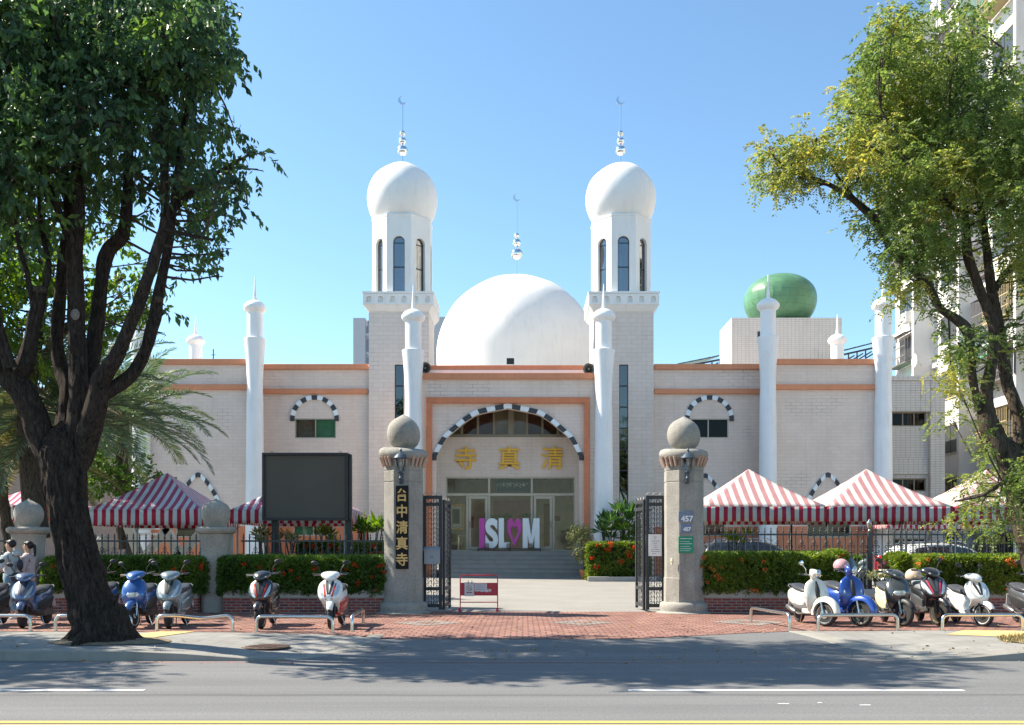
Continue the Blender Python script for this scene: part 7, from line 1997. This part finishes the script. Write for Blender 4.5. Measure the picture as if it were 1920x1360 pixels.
# ---------------------------------------------------------------- people
def skinmesh(verts, edges, radii, sub=2):
    me = bpy.data.meshes.new('s'); me.from_pydata(verts, edges, []); ob = bpy.data.objects.new('s', me); COL.objects.link(ob)
    md = ob.modifiers.new('skin', 'SKIN'); md.use_smooth_shade = True
    for i, r_ in enumerate(radii):
        sv = me.skin_vertices[0].data[i]; sv.radius = (r_, r_) if not hasattr(r_, '__len__') else r_; sv.use_root = (i == 0)
    s_ = ob.modifiers.new('sub', 'SUBSURF'); s_.levels = s_.render_levels = sub
    dg = bpy.context.evaluated_depsgraph_get(); dg.update(); m2 = bpy.data.meshes.new_from_object(ob.evaluated_get(dg)); bpy.data.objects.remove(ob)
    m2.shade_smooth(); return m2
def chain(parts):
    V, E, R_ = [], [], []; ix = {}
    for seq in parts:
        prev = None
        for it in seq:
            if isinstance(it, str): prev = ix[it]; continue
            nm, p, r_ = it; V.append(p); R_.append(r_); i = len(V) - 1; ix[nm] = i
            if prev is not None: E.append((prev, i))
            prev = i
    return V, E, R_
skin = mat('skin', (.50, .30, .21), .55, var=.05); hairm = mat('black_hair', (.012, .010, .010), .5, var=.3, scale=30)
def person(loc, rz, k, label, top, trousers, shoes, hair, arms, legs, extra=None):
    """x is forward; arms and legs give the joint points of each side"""
    t_ = thing('person', label, 'person', loc, local=True); t_.rotation_euler = (0, 0, rz); t_.scale = (k, k, k)
    T = [[('pel', (0, 0, .95), .10), ('wst', (.01, 0, 1.10), .09), ('chs', (0, 0, 1.28), .11), ('shd', (-.01, 0, 1.42), .085), ('nk', (0, 0, 1.50), .055), ('jw', (.03, 0, 1.57), (.068, .068)), ('hd', (.02, 0, 1.645), (.088, .095)), ('tp', (.01, 0, 1.71), (.065, .07))]]
    for s_, A in ((-1, arms[0]), (1, arms[1])):
        n_ = 'r' if s_ < 0 else 'l'; T.append(['shd', (n_ + 's', (0, s_ * .17, 1.41), .058), (n_ + 'e', A[0], .042), (n_ + 'w', A[1], .030), (n_ + 'h', A[2], .036)])
    for s_, A in ((-1, legs[0]), (1, legs[1])):
        n_ = 'r' if s_ < 0 else 'l'; T.append(['pel', (n_ + 'p', (0, s_ * .09, .90), .10), (n_ + 'k', A[0], .062), (n_ + 'a', A[1], .043), (n_ + 't', A[2], .035)])
    me = skinmesh(*chain(T)); mb = MB()
    # nose, ears and lips, fingers joined into the same mesh
    mb.sphere((.118, 0, 1.635), .017, 10, 8, (1, .7, 1.3)); mb.sphere((.105, 0, 1.585), .02, 10, 6, (.5, 1.1, .4))
    for s_ in (-1, 1): mb.sphere((.0, s_ * .083, 1.635), .026, 10, 8, (.7, .35, 1.2)); mb.sphere((.098, s_ * .033, 1.655), .012, 8, 6, (.5, 1.2, .6))
    for A in arms:
        w_, h_ = Vector(A[1]), Vector(A[2]); d_ = (h_ - w_).normalized(); sdv = d_.cross(Vector((0, 1, 0))); sdv = sdv.normalized() if sdv.length > .1 else Vector((1, 0, 0)); nv = d_.cross(sdv)
        for i, l_ in enumerate((.062, .072, .068, .052)):
            o_ = h_ + d_ * .02 + sdv * (.022 * (i - 1.5) * .8); mb.tube([o_, o_ + d_ * l_ * .5, o_ + d_ * l_ * .85 + nv * .012, o_ + d_ * l_ + nv * .028], [.0095, .009, .0085, .007], 6)
        o_ = h_ + sdv * .03 - d_ * .01; mb.tube([o_, o_ + sdv * .025 + d_ * .02, o_ + sdv * .03 + d_ * .05], [.011, .010, .008], 6)
    import bmesh
    bm = bmesh.new(); bm.from_mesh(me); tmp = bpy.data.meshes.new('x'); tmp.from_pydata(mb.v, [], mb.f); bm.from_mesh(tmp); bm.to_mesh(me); bm.free()
    me.name = 'body'; me.materials.clear(); me.materials.append(skin); me.shade_smooth(); link('body', me, t_)
    T = [[('pel', (0, 0, .80), .17), ('pl2', (0, 0, .93), .165), ('wst', (.01, 0, 1.10), .15), ('chs', (0, 0, 1.28), .165), ('shd', (-.01, 0, 1.43), .12), ('nk', (-.005, 0, 1.50), .075)]]
    for s_, A in ((-1, arms[0]), (1, arms[1])):
        n_ = 'r' if s_ < 0 else 'l'; T.append(['shd', (n_ + 's', (0, s_ * .175, 1.41), .078), (n_ + 'e', A[0], .064), (n_ + 'w', tuple(Vector(A[0]).lerp(Vector(A[1]), .95)), .048)])
    me = skinmesh(*chain(T)); me.name = 'top'; me.materials.append(top); link('jacket', me, t_)
    T = [[('top', (0, 0, 1.06), .125), ('pel', (0, 0, .95), .14)]]
    for s_, A in ((-1, legs[0]), (1, legs[1])):
        n_ = 'r' if s_ < 0 else 'l'; T.append(['pel', (n_ + 'p', (0, s_ * .09, .88), .115), (n_ + 'k', A[0], .082), (n_ + 'a', tuple(Vector(A[0]).lerp(Vector(A[1]), .88)), .062)])
    me = skinmesh(*chain(T)); me.name = 'trousers'; me.materials.append(trousers); link('trousers', me, t_)
    for A in legs:
        a_, t2 = Vector(A[1]), Vector(A[2]); d_ = (t2 - a_); d_.z = 0; d_.normalize(); mb = MB(); zg = min(a_.z, t2.z) - .055
        rings = []
        for u, w_, h_ in ((-.07, .03, .05), (-.04, .042, .085), (.03, .045, .09), (.10, .05, .06), (.16, .045, .045), (.19, .02, .03)):
            c = Vector((a_.x, a_.y, zg + h_ * .5)) + d_ * u; sd_ = Vector((-d_.y, d_.x, 0)); rings.append(sell(c, sd_ * w_, Vector((0, 0, h_ * .5)), 14, 3))
        mb.loft(rings); mb.build('shoe', shoes, t_, smooth=60)
    mb = MB(); mb.sphere((-.022, 0, 1.678), .1, 24, 16, (1.0, .93, .98)); mb.sphere((.03, 0, 1.715), .07, 16, 10, (.95, 1.05, .6))
    if hair == 'tail': mb.tube([(-.09, 0, 1.68), (-.14, 0, 1.66), (-.15, .01, 1.58), (-.15, .0, 1.46), (-.14, -.01, 1.40)], [.03, .035, .035, .025, .008], 10)
    mb.build('hair', hairm, t_, smooth=60)
    return t_
hood = mat('pale_grey_hoodie', (.42, .46, .48), .9, var=.06, scale=8, bump=.2, bscale=12); jean = mat('light_blue_jeans', (.13, .24, .33), .9, var=.1, scale=8)
puff = mat('mauve_padded_jacket', (.40, .34, .36), .6, var=.06); shoe = mat('pale_shoe', (.42, .48, .52), .6); greyt = mat('grey_trousers', (.25, .24, .23), .9)
q = Vector((XX(20, 21.4), 21.4, .13))
man = person(q, R(178), 1.0, 'man in a pale grey hoodie and light blue jeans walking left', hood, jean, shoe, 'short',
       [((.10, -.26, 1.16), (.32, -.20, 1.10), (.39, -.19, 1.10)), ((.06, .27, 1.16), (.28, .24, 1.07), (.35, .23, 1.06))],
       [((.12, -.10, .50), (.02, -.10, .10), (.16, -.10, .055)), ((-.02, .10, .50), (-.22, .10, .14), (-.10, .10, .055))])
mb = MB(); mb.sphere((-.13, 0, 1.46), .1, 16, 10, (.8, 1.2, .7)); mb.build('hood', hood, man)
t_ = thing('shoulder_bag', 'dark shoulder bag with a strap across the back of the man in the hoodie', 'bag', (q.x + .2, q.y - .2, 1.0))
mb = MB(); c = Vector((q.x + .30, q.y - .22, q.z + .93)); mb.loft([sell(c + Vector((0, y, 0)), (.15, 0, 0), (0, 0, .11), 18, 3.5) for y in (-.06, -.05, .05, .06)]); mb.build('bag_body', mat('navy_bag', (.015, .018, .03), .6), t_, bevel=.01)
mb = MB(); mb.tube([c + Vector((-.10, 0, .1)), Vector((q.x + .12, q.y - .26, q.z + 1.2)), Vector((q.x + .05, q.y - .22, q.z + 1.42)), Vector((q.x - .0, q.y - .02, q.z + 1.52)), Vector((q.x + .16, q.y + .05, q.z + 1.38)), Vector((q.x + .19, q.y, q.z + 1.1)), c + Vector((.10, 0, .1))], .014, 6, flat=.5); mb.build('strap', mat('strap_black', (.02, .02, .022), .6), t_)
mb = MB(); mb.box(c.x + .05, c.x + .085, c.y - .066, c.y - .058, c.z - .03, c.z + .01); mb.build('patch', mat('tan_patch', (.6, .4, .25), .6), t_)
mb = MB(); mb.sphere((q.x + .24, q.y - .05, q.z + 1.2), .085, 16, 12, (.7, .9, 1.5)); mb.build('backpack', mat('navy_bag2', (.02, .025, .04), .6), t_)
q = Vector((XX(53, 21.9), 21.9, .13))
wom = person(q, R(186), .985, 'woman with a long black ponytail in a mauve padded jacket beside the man', puff, greyt, shoe, 'tail',
       [((.02, -.25, 1.14), (.15, -.22, .95), (.19, -.21, .88)), ((.02, .25, 1.14), (.14, .22, .95), (.18, .21, .88))],
       [((.10, -.09, .50), (.08, -.09, .10), (.22, -.09, .055)), ((-.02, .09, .50), (-.16, .09, .12), (-.04, .09, .055))])
mb = MB()
for z in (1.0, 1.08, 1.16, 1.24, 1.32, 1.40): mb.lathe([(.15, z - .035), (.172 if z < 1.35 else .15, z), (.15, z + .035)], (0, 0, 0), 24)
mb.v = [(v[0] * .82, v[1] * 1.0, v[2]) for v in mb.v]; mb.build('padding', puff, wom, smooth=70)

# ---------------------------------------------------------------- yard objects seen under the left tent
t_ = thing('outdoor_stair', 'cream outdoor stair on V shaped legs behind the left tent', 'stairs', (XX(300, 33), 33, .3))
cr2 = mat('cream_concrete', (.60, .54, .46), .8)
def beam(mb, a, b, w_, d): 
    a, b = P(*a, d), P(*b, d); v = (b - a).normalized(); n_ = v.cross(Vector((0, 1, 0))) * w_
    mb.loft([[p + n_ + Vector((0, -.15, 0)), p - n_ + Vector((0, -.15, 0)), p - n_ + Vector((0, .15, 0)), p + n_ + Vector((0, .15, 0))] for p in (a, b)])
for a, b in (((236, 975), (268, 1060)), ((324, 980), (258, 1062)), ((312, 990), (345, 1062)), ((390, 985), (330, 1050))):
    mb = MB(); beam(mb, a, b, .13, 33); mb.build('stringer', cr2, t_, smooth=0, bevel=.01)
mb = MB()
for i in range(3): p = P(262, 982 + i * 11, 34); mb.box(p.x - .25, p.x + .55, 34, 34.4, p.z, p.z + .08)
mb.build('treads', white, t_, smooth=0)
q = Vector((XX(194, 31), 31, .3)); t_ = thing('stone_lamp', 'small white stone post with a faceted ball behind the left fence', 'stone post', q)
mb = MB(); mb.lathe([(.2, 0), (.2, 1.2), (.26, 1.22), (.26, 1.3), (.15, 1.32)], q, 8); mb.build('post', cr2, t_, smooth=0)
mb = MB(); mb.sphere(q + Vector((0, 0, 1.58)), .3, 10, 6, (1, 1, .9)); mb.build('ball', cr2, t_, smooth=0)
# red and white goods on the ground under the tent
for i, (px, cmat, lb) in enumerate(((200, mat('orange_box', (.5, .2, .05), .6), 'orange crate on the ground beside the stone post'), (218, mat('red_box', (.4, .03, .03), .6), 'red crate beside the orange crate under the left tent'), (235, mat('pink_box', (.5, .25, .22), .6), 'pink crate at the foot of the stair legs'))):
    d = 30.5; x = XX(px, d); h_ = .85 - .1 * i; t_ = thing('crate', lb, 'crate', (x, d, .3), 'crates under the left tent')
    for z in range(3):
        mb = MB(); z0 = .3 + z * h_ / 3; mb.box(x - .15, x + .15, d - .12, d - .10, z0 + .03, z0 + h_ / 3 - .02); mb.box(x - .15, x + .15, d + .10, d + .12, z0 + .03, z0 + h_ / 3 - .02); mb.box(x - .16, x - .15, d - .12, d + .12, z0, z0 + h_ / 3 - .01); mb.box(x + .15, x + .16, d - .12, d + .12, z0, z0 + h_ / 3 - .01); mb.box(x - .15, x + .15, d - .10, d + .10, z0, z0 + .02)
        mb.build('tier', cmat, t_, smooth=0)

# ---------------------------------------------------------------- buildings round the mosque
# box with the green dome
t_ = thing('green_domed_hall', 'pale tiled rooftop block carrying a glossy green dome right of the minarets', 'building', (XX(1475, 60), 62, .3))
x0, x1, zt = XX(1372, 60), XX(1578, 60), ZZ(596, 60)
mb = MB(); mb.box(x0, x1, 60, 63.6, .3, zt); hall = mb.build('wall', smalltile, t_, smooth=0)
mb = MB(); zo0, zo1 = zt - 6, ZZ(632, 61)
mb.box(x0 - .02, x0 + .05, 60.9, 62.6, zo0, zo1 - 1.2); mb.build('side_opening', mat('opening_shade', (.3, .3, .3), .9), hall)  # no hole cut: grey panel with the opening's shade as its colour
mb = MB(); xa = XX(1424, 60); mb.box(xa - .12, xa + .12, 59.97, 60.05, ZZ(642, 60), ZZ(622, 60)); mb.build('window', darkframe, hall)
mb = MB(); c = (XX(1462.5, 62), 62, 0); R1 = 67 * 62 / F; zc = ZZ(563, 62); zz = ZZ(516, 62) - zc; prof = []
for i in range(9): u = i / 9; z = zt + (zc - zt) * u; prof.append((R1 * math.sqrt(1 - ((zc - z) / 2.1) ** 2), z))
for i in range(15): a = i / 14 * PI / 2; prof.append((R1 * math.cos(a) ** .9, zc + zz * math.sin(a)))
prof[-1] = (0, zc + zz); mb.lathe(prof, c, 28); mb.sphere((c[0], c[1], zc + zz + .03), .08, 10, 8); mb.build('green_dome', green_dome, t_, smooth=12)
# solar roof on a steel frame
t_ = thing('solar_roof', 'dark solar roof on a steel frame behind the right wing', 'canopy', (XX(1600, 66), 66, .3))
mb = MB(); panelm = mat('solar_panel', (.06, .09, .085), .3, var=.3, scale=2)
for (xa, xb, ya, yb) in ((1270, 1350, 684, 668), (1575, 1655, 660, 640)):
    n = 5
    for i in range(n):
        a = XX(xa + (xb - xa) * i / n, 66); b = XX(xa + (xb - xa) * (i + .93) / n, 66); za, zb_ = ZZ(ya + (yb - ya) * i / n, 66), ZZ(ya + (yb - ya) * (i + 1) / n, 66)
        mb.loft([[Vector((x, y, z + (y - 66) * .12)) for y, zo in ((66, 0), (70, 0), (70, .08), (66, .08)) for z in ((za if x == a else zb_) + zo,)] for x in (a, b)])
mb.build('panels', panelm, t_, smooth=0)
for (xa, xb, ya, yb) in ((1275, 1350, 686, 672), (1575, 1655, 664, 646)):
    mb = MB()
    for i in range(6):
        x = XX(xa + (xb - xa) * i / 5, 66.5); z = ZZ(ya + (yb - ya) * i / 5, 66.5) - .1; mb.tube([(x, 66.5, 9), (x, 66.5, z)], .05, 6); mb.tube([(x, 66.5, z - .6), (x + 1, 66.5, z)], .05, 6)
    mb.tube([(XX(xa, 66.5), 66.5, ZZ(ya, 66.5) - .1), (XX(xb, 66.5), 66.5, ZZ(yb, 66.5) - .1)], .07, 6); mb.tube([(XX(xa, 66.5), 66.5, ZZ(686, 66.5) - .5), (XX(xb, 66.5), 66.5, ZZ(680, 66.5) - .5)], .07, 6)
    mb.build('steel_frame', greyiron, t_)
mb = MB(); mb.box(XX(1230, 64), XX(1700, 64), 64, 72, .3, 9.2); mb.build('building_below', smalltile, t_, smooth=0)
# thin aerial
q = P(400, 655, 50); mb = MB(); mb.tube([(q.x, 50, 10), q], .03, 6); mb.tube([(q.x - .15, 50, q.z - .3), (q.x + .15, 50, q.z - .3)], .015, 5); tag(mb.build('roof_aerial', ironm), 'thin roof aerial between the two white columns of the left wing', 'aerial')
# grey annex right of the mosque
YX = 47.0
t_ = thing('annex_building', 'plain grey tiled annex with ribbon windows right of the mosque', 'building', (XX(1720, YX), YX, .3))
x0, x1, zt = XX(1668, YX), XX(1772, YX), ZZ(714, YX); xr = XX(1745, YX)
hz = [(XX(1674, YX), XX(1742, YX), ZZ(798, YX), ZZ(771, YX)), (XX(1674, YX), XX(1742, YX), ZZ(921, YX), ZZ(896, YX)), (XX(1674, YX), XX(1742, YX), ZZ(1040, YX), ZZ(1010, YX))]
mb = MB(); wall_with_holes(mb, x0, xr, YX + .35, .3, zt - 1.5, hz, .2); wall_with_holes(mb, x0, xr + .02, YX, zt - 1.5, zt, [])
mb.quad((x0, YX, zt - 1.5), (xr, YX, zt - 1.5), (xr, YX + .35, zt - 1.5), (x0, YX + .35, zt - 1.5))
mb.box(xr, x1, YX, 58, .3, zt); mb.quad((x0, YX, zt), (xr, YX, zt), (xr, 58, zt), (x0, 58, zt))
mb.box(x0, xr - .002, YX + .25, YX + .34, hz[1][3] + .2, hz[1][3] + 1.0)
wl = mb.build('wall', smalltile, t_, smooth=0)
mb = MB(); mb.box(x0, x1 + .1, YX - .08, YX + .3, zt, zt + .22); mb.build('parapet', smalltile, t_, smooth=0)
for h in hz: window(h[0], h[1], h[2], h[3], YX + .42, bronze, glassd, mull=(.36, .68), fw=.06, parent=t_)
# tall slab far behind the left minaret
t_ = thing('distant_tower', 'hazy grey apartment tower far behind the left minaret', 'building', (XX(750, 160), 160, .3))
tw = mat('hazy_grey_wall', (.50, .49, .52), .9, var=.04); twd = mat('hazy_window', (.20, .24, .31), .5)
X0, X1, zt = XX(668, 160), XX(833, 160), ZZ(612, 160)
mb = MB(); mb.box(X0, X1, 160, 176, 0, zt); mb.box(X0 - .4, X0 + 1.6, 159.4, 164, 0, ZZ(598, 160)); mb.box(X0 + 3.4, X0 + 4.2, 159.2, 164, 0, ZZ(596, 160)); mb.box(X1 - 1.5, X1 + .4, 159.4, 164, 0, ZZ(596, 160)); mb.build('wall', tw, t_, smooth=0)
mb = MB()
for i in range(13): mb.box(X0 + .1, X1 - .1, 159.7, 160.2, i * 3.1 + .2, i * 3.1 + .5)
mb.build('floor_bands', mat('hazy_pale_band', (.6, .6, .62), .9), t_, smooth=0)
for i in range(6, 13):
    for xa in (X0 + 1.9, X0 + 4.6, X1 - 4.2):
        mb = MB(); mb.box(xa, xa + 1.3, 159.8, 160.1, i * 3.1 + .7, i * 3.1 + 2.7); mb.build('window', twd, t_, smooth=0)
# tall apartment block whose long side runs back along the right
t_ = thing('apartment_block', 'tall white apartment block with caged balconies and air conditioners behind the right tree', 'building', (24, 50, .3))
apm = mat('white_block_render', (.66, .65, .64), .8, var=.05, scale=.4, coords='World', stain=.35); XA = 24.0
bn = []; y = 36.0; i = 0
while y < 61: bn.append((y, 3.2 if i % 2 else 2.6, .9 if i % 2 else 0)); y += bn[-1][1]; i += 1
Ye = y; ztop = 32.4
mb = MB(); mb.box(XA, XA + 14, 36, Ye, .3, ztop)
for y0, l_, pr in bn:
    if pr: mb.box(XA - pr, XA - .001, y0, y0 + l_, .3, ztop + .6)
    mb.box(XA - pr - .35, XA + .3, y0 - .12, y0 + .12, .3, ztop + .2)
for f_ in range(1, 11): mb.box(XA - .25, XA, 36, Ye, f_ * 3 + .2, f_ * 3 + .45)
for yy in (48.8, 54.4): mb.loft([[Vector((x, y_, z)) for x, y_ in ((XA - .6, yy), (XA + 1.4, yy), (XA + 1.4, yy + .9), (XA - .6, yy + .9))] for z in (ztop, )] + [[Vector((XA - .3, yy + .1, ztop + 2.3)), Vector((XA + 1.0, yy + .1, ztop + 2.3)), Vector((XA + 1.0, yy + .8, ztop + 2.3)), Vector((XA - .3, yy + .8, ztop + 2.3))]])
mb.build('wall', apm, t_, smooth=0)
wd_ = mat('dark_window', (.06, .065, .07), .15); cagem = mat('weathered_cage', (.22, .20, .19), .6, metal=.3, var=.2); cage2 = mat('tan_cage', (.40, .31, .16), .6); acm = mat('ac_white', (.62, .62, .60), .5); grn = mat('green_awning', (.04, .42, .24), .4)
rs = random.Random(21); nbw = 0
for bi, (y0, l_, pr) in enumerate(bn):
    xs_ = XA - pr
    for f_ in range(0, 11):
        z0 = f_ * 3 + .9; ya, yb_ = y0 + .45, y0 + l_ - .45
        mb = MB(); mb.box(xs_ - .03, xs_ + .02, ya, yb_, z0, z0 + 1.5); mb.box(xs_ - .05, xs_ - .03, (ya + yb_) / 2 - .03, (ya + yb_) / 2 + .03, z0, z0 + 1.5)
        w_ = mb.build('window', wd_, t_, smooth=0)
        mb = MB(); mb.box(xs_ - .06, xs_ - .031, ya - .06, yb_ + .06, z0 - .06, z0); mb.box(xs_ - .06, xs_ - .031, ya - .06, yb_ + .06, z0 + 1.5, z0 + 1.56); mb.build('frame', beigeframe, w_, smooth=0)
        u = rs.random()
        if u < .5 and nbw < 70:     # window cage standing out from the wall
            nbw += 1; dp = rs.uniform(.45, .75); cm_ = cagem if rs.random() < .75 else cage2
            mb = MB(); mb.box(xs_ - dp, xs_ - .06, ya - .1, yb_ + .1, z0 - .2, z0 - .12); mb.add([(xs_ - .03, ya - .15, z0 + 1.75), (xs_ - .03, yb_ + .15, z0 + 1.75), (xs_ - dp - .1, yb_ + .15, z0 + 1.55), (xs_ - dp - .1, ya - .15, z0 + 1.55)], [(0, 1, 2, 3)])
            nb = int((yb_ - ya) / .14)
            for j in range(nb + 1): yy = ya - .1 + (yb_ - ya + .2) * j / nb; mb.box(xs_ - dp, xs_ - dp + .02, yy - .012, yy + .012, z0 - .2, z0 + 1.58)
            for j in range(4): xx = xs_ - dp + dp * j / 4; mb.box(xx - .012, xx + .012, ya - .1, ya - .08, z0 - .2, z0 + 1.6)
            for z in (z0 + .25, z0 + .8): mb.box(xs_ - dp - .005, xs_ - dp + .025, ya - .1, yb_ + .1, z, z + .04)
            mb.build('window_cage', cm_, t_, smooth=0)
        elif u < .72:
            mb = MB(); yy = ya + rs.random() * .5; mb.box(xs_ - .5, xs_ - .12, yy, yy + .8, z0 - .75, z0 - .15); mb.lathe([(.2, -.005), (.22, 0), (.2, .01)], (xs_ - .5, yy + .4, z0 - .45), 16, axis='X'); mb.box(xs_ - .45, xs_ - .02, yy + .1, yy + .14, z0 - .8, z0 - .75); mb.build('air_conditioner', acm, t_, smooth=0)
        elif u < .78:
            mb = MB(); mb.loft([[Vector((xs_ - .03, y_, z0 + 1.9)), Vector((xs_ - .7, y_, z0 + 1.55)), Vector((xs_ - .7, y_, z0 + 1.58)), Vector((xs_ - .03, y_, z0 + 1.93))] for y_ in (ya - .2, yb_ + .2)]); mb.build('awning', grn, t_, smooth=0)
for yy in [b[0] for b in bn]:
    mb = MB(); mb.tube([(XA - .2, yy + .2, .4), (XA - .2, yy + .2, ztop)], .05, 6); mb.build('drain_pipe', acm, t_)
q = P(1733, 676, 55.5); mb = MB(); x = XA - 1.2; mb.lathe([(0, 0), (.2, -.05), (.38, -.16), (.4, -.17), (.38, -.13), (.2, -.02), (0, .03)], (x, 55.5, q.z), 24, axis='X'); mb.tube([(x, 55.5, q.z), (XA - .9, 55.5, q.z - .3)], .03, 6); mb.build('satellite_dish', acm, t_)
for nm, px, cm_, lb, w_ in (('shirt', 1891, mat('red_cloth', (.45, .02, .03), .8), 'red shirt hung out to dry on the apartment block', .28), ('trousers', 1902, mat('navy_cloth', (.04, .05, .08), .8), 'dark trousers hung beside the red shirt on the apartment block', .4)):
    x = XA - 1.25; d = x * F / (px - CX); z = ZZ(655, d); mb = MB()
    if nm == 'shirt': mb.prism([(-w_, 0), (w_, 0), (w_ * .95, -.3), (w_ * .6, -.25), (w_ * .6, -.95), (-w_ * .6, -.95), (-w_ * .6, -.25), (-w_ * .95, -.3)], -.02, .02)
    else: mb.prism([(-w_ * .6, 0), (w_ * .6, 0), (w_ * .8, -1.15), (w_ * .12, -1.15), (0, -.35), (-w_ * .12, -1.15), (-w_ * .8, -1.15)], -.02, .02)
    mb.xf(Matrix.Translation((x, d, z)) @ Matrix.Rotation(R(60), 4, 'Z')); tag(mb.build(nm, cm_, smooth=0), lb, 'laundry')
mb = MB(); mb.tube([(XA - 1.25, 43.5, ZZ(655, 47.5) + .02), (XA - 1.25, 48, ZZ(655, 47.5) + .02)], .012, 6); mb.tube([(XA - 1.25, 43.6, ZZ(655, 47.5) + .02), (XA - .3, 43.6, ZZ(655, 47.5) + .02)], .012, 6); mb.tube([(XA - 1.25, 47.9, ZZ(655, 47.5) + .02), (XA - .3, 47.9, ZZ(655, 47.5) + .02)], .012, 6); tag(mb.build('drying_rail', steel), 'thin drying rail on the apartment block', 'drying rail')
# brown house behind the palms at the left
t_ = thing('garden_house', 'low brown and pink house behind the palms at the left', 'building', (-24, 62, .3))
mb = MB(); mb.box(-40, XX(262, 62), 62, 70, .3, ZZ(735, 62)); mb.build('wall', mat('brown_house', (.25, .2, .17), .9), t_, smooth=0)
mb = MB(); mb.box(-40, XX(250, 61.6), 61.6, 62, ZZ(790, 62), ZZ(765, 62)); mb.box(-40, XX(270, 61.2), 61.2, 70.2, ZZ(735, 62), ZZ(730, 62)); mb.build('roof', mat('pink_roof', (.5, .25, .22), .8), t_, smooth=0)
# houses across the road behind the camera are not in view
